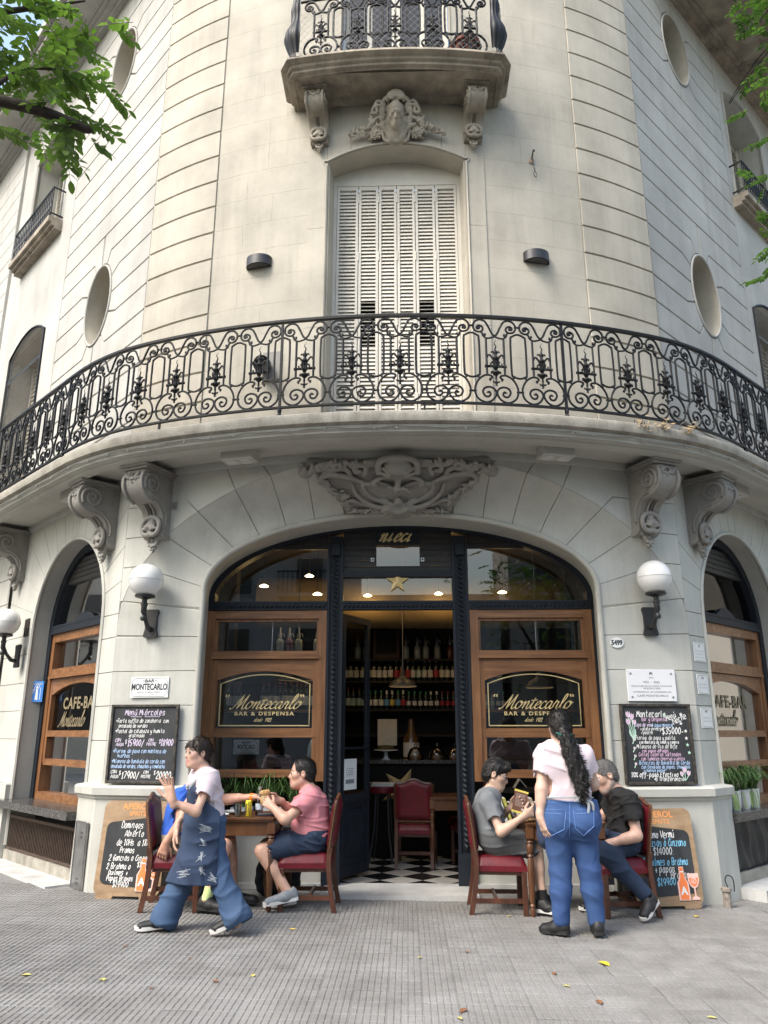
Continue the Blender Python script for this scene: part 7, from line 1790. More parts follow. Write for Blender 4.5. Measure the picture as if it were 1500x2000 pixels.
def person(label, o, J, skin, fwd, head, build=1.0):
    """J: joints in world space; returns (thing body object, helpers)"""
    o = Vector(o); R = lambda p: tuple(Vector(p)-o); f = Vector(fwd).normalized(); rt = Vector((f.y, -f.x, 0))
    S = SDF(); b = build
    pel, wa, ch, nk = [Vector(J[k])-o for k in ('pelvis', 'waist', 'chest', 'neck')]
    A = lambda c, w_, r, k=.08: S.cap(tuple(c-rt*w_), tuple(c+rt*w_), r, None, k, skin)
    A(pel, .075*b, .095*b); A(wa, .06*b, .088*b); A(ch, .075*b, .095*b)
    S.cap(R(J['shL']), R(J['shR']), .05, None, .06, skin)
    hc = Vector(head['c'])-o
    S.cap(tuple(nk-Vector((0, 0, .02))), tuple(hc+Vector((0, 0, -.05))-Vector(head['f'])*.02), .054*head.get('nk', 1), .05*head.get('nk', 1), .03, skin)
    S.cap(tuple(nk-Vector((0, 0, .02))), tuple(nk-Vector((0, 0, .03))), .07, None, .05, skin)
    for s in 'LR':
        if 'el'+s in J:
            S.chain([R(J[k+s]) for k in ('sh', 'el')], [.047*b, .038*b], .03, skin); S.chain([R(J['el'+s]), R(J['wr'+s])], [.040*b, .027*b], .02, skin)
            e, w_ = Vector(R(J['el'+s])), Vector(R(J['wr'+s])); S.cap(tuple(e.lerp(w_, .1)), tuple(e.lerp(w_, .45)), .041*b, .036*b, .03, skin)
            if 'hand'+s in J: hand(S, R(J['wr'+s]), *J['hand'+s][:3], sc=1.08*J.get('hs', 1), skin=skin, **(J['hand'+s][3] if len(J['hand'+s]) > 3 else {}))
        if 'kn'+s in J:
            S.chain([R(J[k+s]) for k in ('hip', 'kn')], [.085*b, .058*b], .04, skin); S.chain([R(J[k+s]) for k in ('kn', 'an')], [.056*b, .036*b], .03, skin)
            k_, a_ = Vector(R(J['kn'+s])), Vector(R(J['an'+s])); S.cap(tuple(k_.lerp(a_, .15)), tuple(k_.lerp(a_, .45)), .054*b, .047*b, .04, skin)
            S.cap(R(J['an'+s]), tuple(Vector(R(J['an'+s]))+Vector((0, 0, -.035))), .034, .034, .02, skin)
    hk = {k: v for k, v in head.items() if k not in ('c', 'f', 'u', 'sc', 'nk')}
    P, HR = head_prims(S, tuple(hc), head['f'], head.get('u', (0, 0, 1)), head.get('sc', 1.08), skin=skin, **hk)
    body = S.build('person', M_SKIN, None, h=.0058); body.location = o; tag(body, label, 'person')
    return body, R, P, HR, rt, f
def garment(nm, m, par, prims, cuts=(), wr=None, h=.0072, amp=.010):
    S = SDF(); prims(S)
    if wr: S.fold(amp, wr)
    for c in cuts: S.cut(*c)
    return S.build(nm, m, par, h=h)
def shirt(par, m, R, J, rt, b=1.0, sleeve=.72, ex=.014, hem=None, seed=1, belly=None, nm='t_shirt', fr=42):
    pel, wa, ch = [Vector(R(J[k])) for k in ('pelvis', 'waist', 'chest')]
    def p(S):
        for c, w_, r in ((pel+Vector((0, 0, .02)), .075, .098), (wa, .065, .093), (ch, .078, .098)): S.cap(tuple(c-rt*w_*b), tuple(c+rt*w_*b), r*b+ex, None, .09)
        if belly: S.cap(tuple(Vector(R(belly[0]))-rt*.05), tuple(Vector(R(belly[0]))+rt*.05), belly[1], None, .09)
        S.cap(R(J['shL']), R(J['shR']), .05+ex, None, .06)
        nk = Vector(R(J['neck'])); S.cap(tuple(nk-rt*.05-Vector((0, 0, .045))), tuple(nk+rt*.05-Vector((0, 0, .045))), .055+ex, None, .05)
        for s in 'LR':
            a, e = Vector(R(J['sh'+s])), Vector(R(J['el'+s])); S.cap(tuple(a), tuple(a.lerp(e, sleeve)), .052*b+ex, .049*b+ex*1.3, .035)
        for s in 'LR':                             # open the sleeve end
            a, e = Vector(R(J['sh'+s])), Vector(R(J['el'+s])); d = (e-a).normalized(); q = a.lerp(e, sleeve)
            S.p.append(('cap', V3(q+d*.03), V3(q+d*.10), .085, .085, .004, None, '-', None))
    cuts = [(tuple(Vector(R(hem))), (0, 0, -1))] if hem else []
    return garment(nm, m, par, p, cuts, wrinkles(fr, seed, (0, 0, .8)))
def trousers(par, m, R, J, rt, b=1.0, upto=1.0, ex=.013, waist=None, seed=2, flare=None, nm='trousers', hipw=.08, fr=40, amp=.009):
    pel = Vector(R(J['pelvis']))
    def p(S):
        S.cap(tuple(pel-rt*hipw*b), tuple(pel+rt*hipw*b), .10*b+ex, None, .06)
        if waist: w = Vector(R(waist)); S.cap(tuple(w-rt*.07*b), tuple(w+rt*.07*b), .092*b+ex, None, .08)
        for s in 'LR':
            if 'kn'+s not in J: continue
            h_, k_, a_ = [Vector(R(J[q+s])) for q in ('hip', 'kn', 'an')]
            if upto <= .5: S.cap(tuple(h_), tuple(h_.lerp(k_, upto*2)), .092*b+ex, (.092-.028*upto*2)*b+ex*1.7, .05)
            else:
                S.cap(tuple(h_), tuple(k_), .092*b+ex, .062*b+ex, .05); e = k_.lerp(a_, (upto-.5)*2)
                S.cap(tuple(k_), tuple(e), .061*b+ex, (flare or .045*b+ex), .05 if not flare else .03)
                mid = k_.lerp(e, .35); S.cap(tuple(k_.lerp(e, .1)), tuple(mid), .058*b+ex, .055*b+ex, .04)
    def cut2(S): pass
    cu = []
    if waist: cu.append((tuple(Vector(R(waist))+Vector((0, 0, .01))), (0, 0, 1)))
    S = SDF(); p(S); S.fold(amp, wrinkles(fr, seed, (0, 0, 1)))
    for s in 'LR':                                 # open hem
        if 'kn'+s not in J: continue
        h_, k_, a_ = [Vector(R(J[q+s])) for q in ('hip', 'kn', 'an')]
        if upto <= .5: d = (k_-h_).normalized(); q = h_.lerp(k_, upto*2)
        else: d = (a_-k_).normalized(); q = k_.lerp(a_, (upto-.5)*2)
        r = .13 if flare else .1
        S.p.append(('cap', V3(q+d*(r*.35)), V3(q+d*(r+.05)), r, r, .004, None, '-', None)) if upto <= .5 else S.cut(tuple(q+d*.02), tuple(d)) if False else S.p.append(('cap', V3(q+d*(r+.012)), V3(q+d*(r+.06)), r, r, .004, None, '-', None))
    for c in cu: S.cut(*c)
    return S.build(nm, m, par, h=.0075)
def shoe(par, R, heel, toe, m, sole_m, side=(0, 1, 0), sc=1.0, high=.0, stripe=None):
    h_, t_ = Vector(R(heel)), Vector(R(toe)); d = (t_-h_).normalized(); up = Vector((0, 0, 1)); up = (up-d*up.dot(d)).normalized(); sd = d.cross(up)
    S = SDF(); q = lambda x, y, z: tuple(h_+d*x+sd*y+up*z); l = (t_-h_).length
    S.cap(q(.03, 0, .035), q(.10, 0, .035), .040*sc, .038*sc, .03); S.cap(q(.10, 0, .034), q(l-.045, 0, .022), .038*sc, .034*sc, .03, sq=(sd, .85)); S.cap(q(.04, 0, .07), q(.07, 0, .075), .036*sc, .034*sc, .03)
    S.cut(q(0, 0, .002), tuple(-up)); S.p.append(('cap', V3(q(.055, 0, .13)), V3(q(.055, 0, .105)), .026, .03, .01, None, '-', None))
    o = S.build('shoe', m, par, h=.006)
    mb = MB(); P = [(-.006, -.028), (.03, -.038), (.10, -.036), (l*.7, -.044), (l-.02, -.030), (l+.004, 0), (l-.02, .030), (l*.7, .044), (.10, .036), (.03, .038), (-.006, .028)]; P = catmull(P, 3, closed=True)
    mb.prism([(x, y*sc) for x, y in P], lambda u, v, e: q(u, v, e+.012*max(0, (u/l-.75)*4)**2*.8), .022, -.004); mb.build('sole', sole_m, o, smooth=40)
    if stripe:
        mb = MB()
        for k in range(3):
            for sg in (-1, 1): mb.tube([q(l*.42+.03*k, sg*.041*sc, .024), q(l*.36+.03*k, sg*.034*sc, .058)], .005, 5)
        mb.build('stripe', stripe, o)
    return o
def hair(par, P, HR, m, prims, wr=70, amp=.004, h=.0058, seed=3, nm='hair', blades=2200, ln=.026, lift=.5):
    S = SDF(); prims(S, P, HR); S.fold(amp, wrinkles(wr, seed, (0, 0, .3))); me = S.mesh(nm, h); rg = random.Random(seed); n = len(me.vertices)
    b = bmesh.new(); b.from_mesh(me); vs_ = list(b.verts); nn = [(x.co.copy(), x.normal.copy()) for x in vs_]; back = (Vector(P(0, -1, -.5))-Vector(P(0, 0, 0))).normalized()
    for i in rg.sample(range(n), min(n, blades)):                # single strands break the outline
        p, q = nn[i][0].copy(), nn[i][1]; t = (back+Vector((rg.uniform(-.6, .6), rg.uniform(-.6, .6), rg.uniform(-.9, .3)))); t = (t-q*t.dot(q)).normalized()
        d = (t+q*rg.uniform(.1, lift)).normalized()*rg.uniform(.5, 1.2)*ln; s = d.cross(q).normalized()*.0016; p -= q*.002
        b.faces.new([b.verts.new(p-s), b.verts.new(p+s), b.verts.new(p+d*.6+q*.002+s*.7), b.verts.new(p+d)])
    b.to_mesh(me); b.free(); return link(nm, me, m, par)
def cap_hair(S, P, HR, sc=1.08, line=.5, back=-.05, th=.012, w=1.0):
    """short hair: a shell over the skull, cut away from the face"""
    S.ell(P(0, -.016, .040), ((.076*w+th)*sc, (.096+th)*sc, (.088+th)*sc), HR, .01)
    S.ell(P(0, -.042, -.02), ((.066*w+th*.5)*sc, (.064+th*.4)*sc, (.075)*sc), HR, .04)
    S.p.append(('ell', V3(P(0, .085, -.022)), V3((.085*sc, .085*sc, (.062+line*.02)*sc)), HR, None, .012*sc, None, '-', None))
    S.p.append(('ell', V3(P(0, .02, -.09)), V3((.12*sc, .085*sc, .085*sc)), HR, None, .012*sc, None, '-', None))
    f = Vector(P(0, 0, -1))-Vector(P(0, 0, 0)); S.cut(P(0, 0, back), tuple(f))
M_HBLK = mat('black_hair', (.010, .008, .007), .45, var=.4, vs=60, bump=.6, bs=200, bdist=.003, fine=.3); M_HBRN = mat('dark_brown_hair', (.030, .018, .012), .45, var=.4, vs=60, bump=.6, bs=200, bdist=.003, fine=.3); M_HGRY = mat('grey_hair', (.24, .23, .22), .7, var=.6, vs=130, bump=.6, bs=220, bdist=.003, col2=(.06, .057, .054), fine=.4)
M_DENIM = cloth('denim_apron', (.030, .055, .115), .25, 5, (.022, .038, .080)); M_JEANL = cloth('faded_jeans', (.055, .105, .20), .25, 6, (.035, .072, .15)); M_JEANB = cloth('blue_jeans', (.040, .095, .25), .3, 5, (.024, .060, .175)); M_JEAND = cloth('dark_jeans', (.022, .042, .085), .25, 6, (.014, .026, .055))
M_LILAC = cloth('pale_pink_shirt', (.66, .56, .60), .06, 4); M_BLSH = cloth('blue_shirt', (.035, .13, .58), .12, 5); M_PINK = cloth('pink_shirt', (.66, .25, .28), .10, 5); M_GREY = cloth('grey_shirt', (.185, .20, .215), .12, 6); M_BLK = cloth('black_shirt', (.008, .008, .009), .2, 6); M_KHAKI = cloth('khaki_shorts', (.27, .22, .145), .15, 6); M_GSH = cloth('grey_shorts', (.10, .105, .11), .3, 5)
M_SHBK = mat('black_shoe', (.012, .012, .013), .55, bump=.3, bs=160, var=.2, vs=30); M_SOLEW = mat('white_sole', (.70, .69, .66), .6); M_SOLEB = mat('black_sole', (.014, .014, .014), .7); M_SHGR = mat('grey_slip_on', (.24, .26, .28), .7, var=.2, vs=40)
M_FRAME = mat('glasses_frame', (.02, .018, .016), .35)
def spectacles(par, P, HR, sc=1.08):
    S = MB()
    for s in (-1, 1):
        S.tube([P(s*.033+.021*cos(a), .099, .004+.016*sin(a)) for a in frange(0, 2*pi, 14)[:-1]], .0022, 5, closed=True); S.tube([P(s*.054, .098, .008), P(s*.078, .06, .010), P(s*.080, -.01, .008)], .0022, 5)
    S.tube([P(-.012, .101, .008), P(.012, .101, .008)], .0022, 5); S.build('glasses', M_FRAME, par)

# ---- 1 the waitress with the denim apron, walking to the left
o = (-1.38, 6.38, gz(-1.38)); g = o[2]
J = dict(pelvis=(-1.365, 6.42, .76), waist=(-1.385, 6.42, .89), chest=(-1.405, 6.40, 1.03), neck=(-1.425, 6.395, 1.155), shL=(-1.345, 6.28, 1.105), shR=(-1.495, 6.52, 1.105), elL=(-1.405, 6.15, .875), wrL=(-1.578, 6.10, .955), elR=(-1.57, 6.58, .90), wrR=(-1.62, 6.48, .74),
 handL=((-.28, -.10, 1), (-.55, -.8, .05), (-1, .5, .0), dict(curl=.08, spread=.42)), handR=((-.1, -.1, -1), (1, 0, 0), (0, -1, 0)), hs=1.12, hipL=(-1.335, 6.36, .72), hipR=(-1.40, 6.48, .72), knR=(-1.52, 6.45, .41), anR=(-1.655, 6.40, .10), knL=(-1.235, 6.33, .40), anL=(-1.085, 6.29, .13), toeR=(-1.84, 6.34, .03+g), toeL=(-1.255, 6.24, .02+g))
SK1 = (.60, .37, .275)
B, R, P, HR, rt, f = person('woman in pale pink T-shirt and printed denim apron striding left with one hand raised', o, J, SK1, (-.85, -.5, 0), dict(c=(-1.475, 6.375, 1.292), f=(-.78, -.62, .0), sc=.93, female=True, lip=(.50, .22, .19), brow=(.05, .03, .02), nk=.82), .80)
shirt(B, M_LILAC, R, J, rt, .88, .62, .017, (0, 0, .80), 4, fr=34)
trousers(B, M_JEANL, R, J, rt, .82, 1.0, .02, (-1.37, 6.42, .84), 5, .106, 'flared_jeans', fr=26, amp=.009)
S = SDF()                                          # apron: front half of a shell that widens to the hem
fv = Vector((-.85, -.5, 0)).normalized()
for c, w_, r in ((Vector((-1.405, 6.40, 1.01)), .03, .128), (Vector((-1.385, 6.42, .89)), .07, .118), (Vector((-1.37, 6.42, .76)), .08, .130)): S.cap(R(c-rt*w_), R(c+rt*w_), r, None, .1)
for a, b in (((-1.34, 6.36, .72), (-1.305, 6.33, .33)), ((-1.42, 6.46, .72), (-1.56, 6.44, .33)), ((-1.40, 6.36, .72), (-1.45, 6.34, .33))): S.cap(R(a), R(b), .115, .105, .09)
S.fold(.012, wrinkles(18, 8, (.3, .3, .25))); S.cut(R((0, 0, .355)), (0, 0, -1)); S.cut(R((0, 0, 1.045)), (0, 0, 1)); S.cut(R((-1.285, 6.36, 0)), (.93, .36, 0))
S.p.append(('cap', V3(R((-1.36, 6.27, 1.06))), V3(R((-1.27, 6.33, .88))), .085, .075, .01, None, '-', None))
ap = S.build('apron', M_DENIM, B, h=.0075)
from mathutils.bvhtree import BVHTree
bv = BVHTree.FromPolygons([v.co.copy() for v in ap.data.vertices], [tuple(p.vertices) for p in ap.data.polygons])
def on(bvh, px, py, lift=.002):                    # where a sight line of the painted pattern meets the cloth (local space)
    c = Vector((0, 0, 1.45))-Vector(o); a, b = (px-750)/1500, (1000-py)/1500; r = Vector((a, cos(math.radians(16))-b*sin(math.radians(16)), sin(math.radians(16))+b*cos(math.radians(16)))).normalized()
    h = bvh.ray_cast(c, r); return None if h[0] is None else h[0]-r*lift
M_PRINT = mat('white_cloth_print', (.42, .46, .50), .8); rq = random.Random(9)
for (cx, cy, R0, a0) in ((400, 1618, 13, .4), (357, 1707, 12, -.5), (418, 1716, 14, .5), (393, 1672, 11, 1.9), (394, 1700, 9, 1.2), (396, 1645, 8, .7)):
    mb = MB()
    for k in range(9):
        a = a0+rq.uniform(-.7, .7); l = R0*rq.uniform(.7, 1.25); Q = []
        for q in frange(-.8, 1, 5): Q.append(on(bv, cx+l*q*cos(a)+rq.uniform(-1, 1), cy+l*q*sin(a)*.9+(k-4)*1.5*cos(a)))
        Q = [x for x in Q if x is not None]
        if len(Q) > 2 and max((x-y).length for x, y in zip(Q, Q[1:])) < .05: mb.tube(Q, .0017, 4)
    tag(mb.build('fish_print', M_PRINT, ap), kind='stuff')
M_STRAP = mat('grey_strap', (.33, .36, .38), .85)
mb = MB(); mb.tube([R(p) for p in catmull([(-1.50, 6.295, 1.03), (-1.455, 6.28, 1.09), (-1.40, 6.31, 1.145), (-1.355, 6.38, 1.165), (-1.36, 6.45, 1.165), (-1.43, 6.50, 1.145), (-1.53, 6.47, 1.09), (-1.55, 6.43, 1.03)], 5)], .014, 6); mb.build('neck_strap', M_STRAP, ap, smooth=60)
mb = MB(); mb.tube([R(p) for p in catmull([(-1.27, 6.40, .87), (-1.245, 6.36, .82), (-1.235, 6.33, .70), (-1.23, 6.33, .62)], 4)], .010, 5); mb.tube([R(p) for p in catmull([(-1.265, 6.42, .87), (-1.26, 6.36, .80), (-1.27, 6.33, .70)], 4)], .010, 5); mb.build('apron_tie', M_STRAP, ap, smooth=60)
mb = MB(); Q = [on(bv, 331+i*4.2, 1713+i*.95+(6 if i > 14 else 0)*0, .001) for i in range(0, 27)]; Q = [q for q in Q if q is not None]; hem = []
shoe(B, R, (-1.605, 6.41, .03+g), (-1.85, 6.335, .018+g), M_SHBK, M_SOLEW, sc=.95); shoe(B, R, (-1.035, 6.295, .105+g), (-1.265, 6.24, .012+g), M_SHBK, M_SOLEW, sc=.95)
def h1(S, P, HR):
    S.ell(P(0, -.018, .040), (.0755, .094, .087), HR, .01); S.ell(P(0, -.055, -.005), (.064, .056, .062), HR, .03)
    S.p.append(('ell', V3(P(.0, .10, -.04)), V3((.070, .075, .072)), HR, None, .02, None, '-', None)); S.p.append(('ell', V3(P(0, .03, -.10)), V3((.11, .072, .080)), HR, None, .02, None, '-', None))
    for x in (-.04, -.015, .02, .045): S.cap(P(x*.8, .070, .085), P(x*1.3, .092, .044), .010, .004, .010)
    for s in (-1, 1): S.cap(P(s*.070, .035, .07), P(s*.080, .030, .0), .009, .005, .010)
    S.chain([P(-.02, -.10, .0), P(-.03, -.125, -.05), P(-.04, -.115, -.13), P(-.055, -.10, -.21)], [.026, .024, .020, .009], .03)
hair(B, P, HR, M_HBRN, h1, 90, ln=.04, lift=.2)

# ---- 2 the man in the blue shirt, seen behind the waitress
o = (-1.75, 7.19, gz(-1.75)); g = o[2]
J = dict(pelvis=(-1.78, 7.2, .55), waist=(-1.80, 7.2, .68), chest=(-1.77, 7.2, .82), neck=(-1.70, 7.2, .985), shL=(-1.70, 7.37, .925), shR=(-1.745, 7.03, .915), elL=(-1.42, 7.33, .87), wrL=(-1.155, 7.27, .895), elR=(-1.72, 6.96, .70), wrR=(-1.825, 6.955, .565),
 handL=((1, -.1, 0), (0, -.3, -1), (0, -1, .1), dict(curl=.5)), handR=((-.3, .0, -1), (0, 1, 0), (1, 0, 0), dict(curl=.4)), hipL=(-1.74, 7.29, .53), hipR=(-1.74, 7.11, .53), knL=(-1.37, 7.31, .53), knR=(-1.36, 7.08, .52), anL=(-1.30, 7.3, .11), anR=(-1.47, 6.98, .12), toeL=(-1.14, 7.28, .03), toeR=(-1.28, 6.94, .03))
B, R, P, HR, rt, f = person('man in bright blue T-shirt and khaki shorts seated behind the striding waitress, arm stretched out', o, J, (.58, .31, .215), (1, 0, 0), dict(c=(-1.61, 7.2, 1.115), f=(1, .05, -.1), sc=1.05, brow=(.06, .04, .03)), 1.02)
shirt(B, M_BLSH, R, J, rt, 1.0, .55, .016, (0, 0, .515), 11); trousers(B, M_KHAKI, R, J, rt, 1.0, .40, .02, (-1.78, 7.2, .60), 12, None, 'shorts')
shoe(B, R, (-1.53, 7.0, .028+g), (-1.25, 6.93, .018+g), M_SHBK, M_SOLEB, sc=1.1); shoe(B, R, (-1.37, 7.31, .028+g), (-1.08, 7.27, .018+g), M_SHBK, M_SOLEB, sc=1.1)
mb = MB(); a, k = Vector(R(J['anR'])), Vector(R(J['knR'])); mb.tube([tuple(a.lerp(k, q)) for q in (-.02, .1, .22)], [.043, .042, .046], 12); mb.build('sock', mat('lime_sock', (.55, .66, .28), .9), B, smooth=60)
e, w_ = Vector(R(J['elL'])), Vector(R(J['wrL'])); mb = MB(); mb.tube([tuple(e.lerp(w_, q)) for q in (.86, .88, .96, .98)], [.031, .035, .035, .031], 14); wb = mb.build('watch_strap', mat('orange_strap', (.85, .22, .02), .5), B, smooth=50)
def h2(S, P, HR): cap_hair(S, P, HR, 1.05, .5, -.08, .004)
hair(B, P, HR, M_HGRY, h2, 90)

# ---- 3 the man in the pink shirt
o = (-.67, 7.27, gz(-.67)); g = o[2]
J = dict(pelvis=(-.60, 7.27, .565), waist=(-.605, 7.27, .68), chest=(-.62, 7.27, .82), neck=(-.675, 7.265, .965), shL=(-.635, 7.10, .905), shR=(-.66, 7.44, .915), elL=(-.835, 6.99, .735), wrL=(-.955, 7.06, .825), elR=(-.83, 7.44, .76), wrR=(-.93, 7.27, .865),
 handL=((-.75, .45, .5), (-.3, .9, .1), (.2, -.2, 1), dict(curl=.55)), handR=((-.9, -.45, .1), (.1, -.9, -.1), (-.2, 0, 1), dict(curl=.55)), hipL=(-.64, 7.18, .54), hipR=(-.64, 7.36, .54), knL=(-1.04, 7.12, .475), knR=(-1.04, 7.37, .48), anL=(-.80, 7.06, .155), anR=(-.86, 7.25, .12), toeL=(-1.0, 7.02, .06), toeR=(-1.02, 7.18, .03))
B, R, P, HR, rt, f = person('man in pink T-shirt and denim shorts seated at the left table holding a sandwich', o, J, (.58, .35, .255), (-1, 0, 0), dict(c=(-.735, 7.262, 1.095), f=(-1, -.10, -.02), sc=1.04, brow=(.02, .015, .01), lip=(.45, .2, .17), stubble=(.50, .31, .235), nk=1.08), 1.06)
shirt(B, M_PINK, R, J, rt, 1.06, .62, .016, (0, 0, .545), 21, ((-.69, 7.27, .66), .125), fr=38); trousers(B, M_JEAND, R, J, rt, 1.04, .40, .018, (-.60, 7.27, .63), 22, None, 'denim_shorts')
shoe(B, R, (-.725, 7.075, .10+g), (-1.0, 7.02, .055+g), M_SHGR, M_SOLEW, sc=1.05); shoe(B, R, (-.76, 7.24, .04+g), (-1.02, 7.17, .012+g), M_SHGR, M_SOLEW, sc=1.05)
def h3(S, P, HR):
    cap_hair(S, P, HR, 1.04, .2, -.075, .005); S.p.append(('ell', V3(P(0, .105, .04)), V3((.065, .07, .065)), HR, None, .02, None, '-', None))
hair(B, P, HR, M_HBLK, h3, 90)
t = thing('sandwich', 'half eaten sandwich in paper held by the pink shirt man', 'sandwich', (-1.045, 7.17, .90))
S = SDF(); S.cap((-.01, 0, -.03), (.0, 0, .03), .030, .026, .01); S.cap((-.02, -.01, .035), (.02, .01, .04), .026, None, .01); S.fold(.003, wrinkles(80, 4)); S.build('bread', mat('bread', (.50, .30, .12), .85, var=.3, vs=60), t, h=.006)
mb = MB(); mb.lathe([(.026, -.065), (.036, -.03), (.037, .012), (.034, .014)], 12, cap=False); mb.build('paper', mat('kraft_paper', (.50, .38, .22), .8, bump=.5, bs=60), t)

# ---- 4 the young man in grey
o = (1.0, 7.25, gz(1.0)); g = o[2]
J = dict(pelvis=(.95, 7.25, .555), waist=(.925, 7.25, .67), chest=(.92, 7.25, .80), neck=(.955, 7.25, .955), shL=(.93, 7.41, .885), shR=(.905, 7.085, .885), elL=(1.03, 7.43, .70), wrL=(1.125, 7.30, .80), elR=(.985, 6.97, .64), wrR=(1.19, 6.98, .765),
 handR=((.9, .25, .4), (-.1, .9, .1), (-.1, .2, 1), dict(curl=.5)), handL=((.8, -.35, .5), (.2, -.9, .2), (-.2, 0, 1), dict(curl=.45)), hipL=(1.0, 7.33, .535), hipR=(1.0, 7.17, .535), knL=(1.30, 7.36, .53), knR=(1.30, 7.14, .52), anL=(1.37, 7.37, .11), anR=(1.33, 7.07, .11), toeL=(1.52, 7.36, .03), toeR=(1.46, 7.0, .03))
B, R, P, HR, rt, f = person('young man with glasses in grey T-shirt reading a brown booklet at the right table', o, J, (.60, .40, .30), (1, 0, 0), dict(c=(1.0, 7.25, 1.085), f=(1, -.22, -.38), u=(.3, 0, 1), sc=1.04, brow=(.02, .015, .01), nk=.9), .94)
shirt(B, M_GREY, R, J, rt, .98, .66, .018, (0, 0, .53), 31); trousers(B, M_GSH, R, J, rt, 1.0, .46, .024, (.95, 7.25, .61), 32, None, 'shorts')
shoe(B, R, (1.27, 7.09, .028+g), (1.49, 6.98, .018+g), M_SHBK, M_SOLEW, sc=1.0, stripe=M_SOLEW); shoe(B, R, (1.31, 7.38, .028+g), (1.57, 7.36, .018+g), M_SHBK, M_SOLEW)
mb = MB(); a, k = Vector(R(J['anR'])), Vector(R(J['knR'])); mb.tube([tuple(a.lerp(k, q)) for q in (-.02, .08, .16)], [.042, .040, .041], 12); mb.build('sock', M_BLK, B, smooth=60)
def h4(S, P, HR):
    cap_hair(S, P, HR, 1.04, -.2, -.08, .007); S.cap(P(-.03, .07, .105), P(.035, .085, .085), .030, .026, .03)
hair(B, P, HR, M_HBLK, h4, 80, .005); spectacles(B, P, HR)
t = thing('booklet', 'brown booklet with yellow edges held by the young man in grey', 'booklet', (1.20, 7.22, .86)); Rb = Matrix.Rotation(.25, 4, 'Y') @ Matrix.Rotation(-.22, 4, 'X') @ Matrix.Rotation(.1, 4, 'Z')
mb = MB(); mb.box((0, 0, 0), (.12, .008, .17), Rb); mb.build('cover', mat('brown_cover', (.14, .06, .035), .6), t)
for q in (.089, -.089): mb = MB(); mb.box((0, 0, q), (.125, .010, .016), Rb); mb.build('edge', mat('yellow_edge', (.70, .58, .12), .6), t)
mb = MB(); [ribbon(mb, [(-.045+.0, .06-.011*k), (.045-.006*(k % 3), .06-.011*k)], .003, lambda u, v: tuple(Rb @ Vector((u, -.0048, v)))) for k in range(10)]; mb.box((.03, -.0048, -.062), (.022, .001, .022), Rb); mb.build('print', mat('pale_print', (.5, .42, .38), .8), t)
tumbler((1.285, 7.02, gz(1.28)+.757), 'glass of water in the hand of the young man in grey', .095, .036)

# ---- 5 the waitress with the long ponytail, seen from behind
o = (1.44, 6.42, gz(1.44)); g = o[2]
J = dict(pelvis=(1.445, 6.42, .79), waist=(1.435, 6.43, .985), chest=(1.43, 6.43, 1.17), neck=(1.425, 6.43, 1.365), shL=(1.275, 6.42, 1.275), shR=(1.60, 6.44, 1.275), elL=(1.235, 6.38, 1.035), wrL=(1.205, 6.345, .815), elR=(1.675, 6.50, 1.05), wrR=(1.60, 6.70, 1.02),
 handL=((.30, -.05, -1), (.9, .35, 0), (.2, 1, -.1), dict(curl=.22, spread=.05)), handR=((-.4, .8, .2), (0, 0, 1), (-1, 0, 0)), hipL=(1.355, 6.42, .76), hipR=(1.535, 6.42, .76), knL=(1.355, 6.43, .42), knR=(1.575, 6.42, .42), anL=(1.335, 6.40, .09), anR=(1.60, 6.41, .09), toeL=(1.20, 6.50, .03), toeR=(1.62, 6.56, .03))
SK5 = (.60, .40, .31)
B, R, P, HR, rt, f = person('waitress in pale pink T-shirt and blue jeans seen from behind, black ponytail to her waist', o, J, SK5, (.10, 1, 0), dict(c=(1.415, 6.455, 1.49), f=(-.10, 1, -.15), sc=1.02, brow=(.03, .02, .02), lip=(.5, .25, .2), female=True, nk=.95), 1.10)
shirt(B, M_LILAC, R, J, rt, 1.10, .60, .018, (0, 0, .885), 41, fr=30)
J5 = dict(J); 
S = SDF(); pe = Vector(R(J['pelvis']))
S.cap(tuple(pe-rt*.108), tuple(pe+rt*.108), .134, None, .06); S.cap(tuple(pe+Vector((0, .01, .13))-rt*.10), tuple(pe+Vector((0, .01, .13))+rt*.10), .115, None, .10)
for sg in (-1, 1): S.ball(tuple(pe+rt*sg*.09-f*.055+Vector((0, 0, -.015))), .122, .05)
for s in 'LR':
    h_, k_, a_ = [Vector(R(J[q+s])) for q in ('hip', 'kn', 'an')]
    S.cap(tuple(h_), tuple(k_), .118, .078, .05); S.cap(tuple(k_), tuple(k_.lerp(a_, .4)), .078, .076, .04); S.cap(tuple(k_.lerp(a_, .35)), tuple(a_), .076, .062, .04)
S.fold(.006, wrinkles(30, 42, (0, 0, .7))); S.cut(tuple(pe+Vector((0, 0, .155))), (0, 0, 1))
for s in 'LR': S.cut(R(Vector(J['an'+s])-Vector((0, 0, .035))), (0, 0, -1))
jn = S.build('jeans', M_JEANB, B, h=.0075)
bv5 = BVHTree.FromPolygons([v.co.copy() for v in jn.data.vertices], [tuple(p.vertices) for p in jn.data.polygons])
M_STITCH = mat('jeans_stitch', (.10, .20, .46), .8); mb = MB()
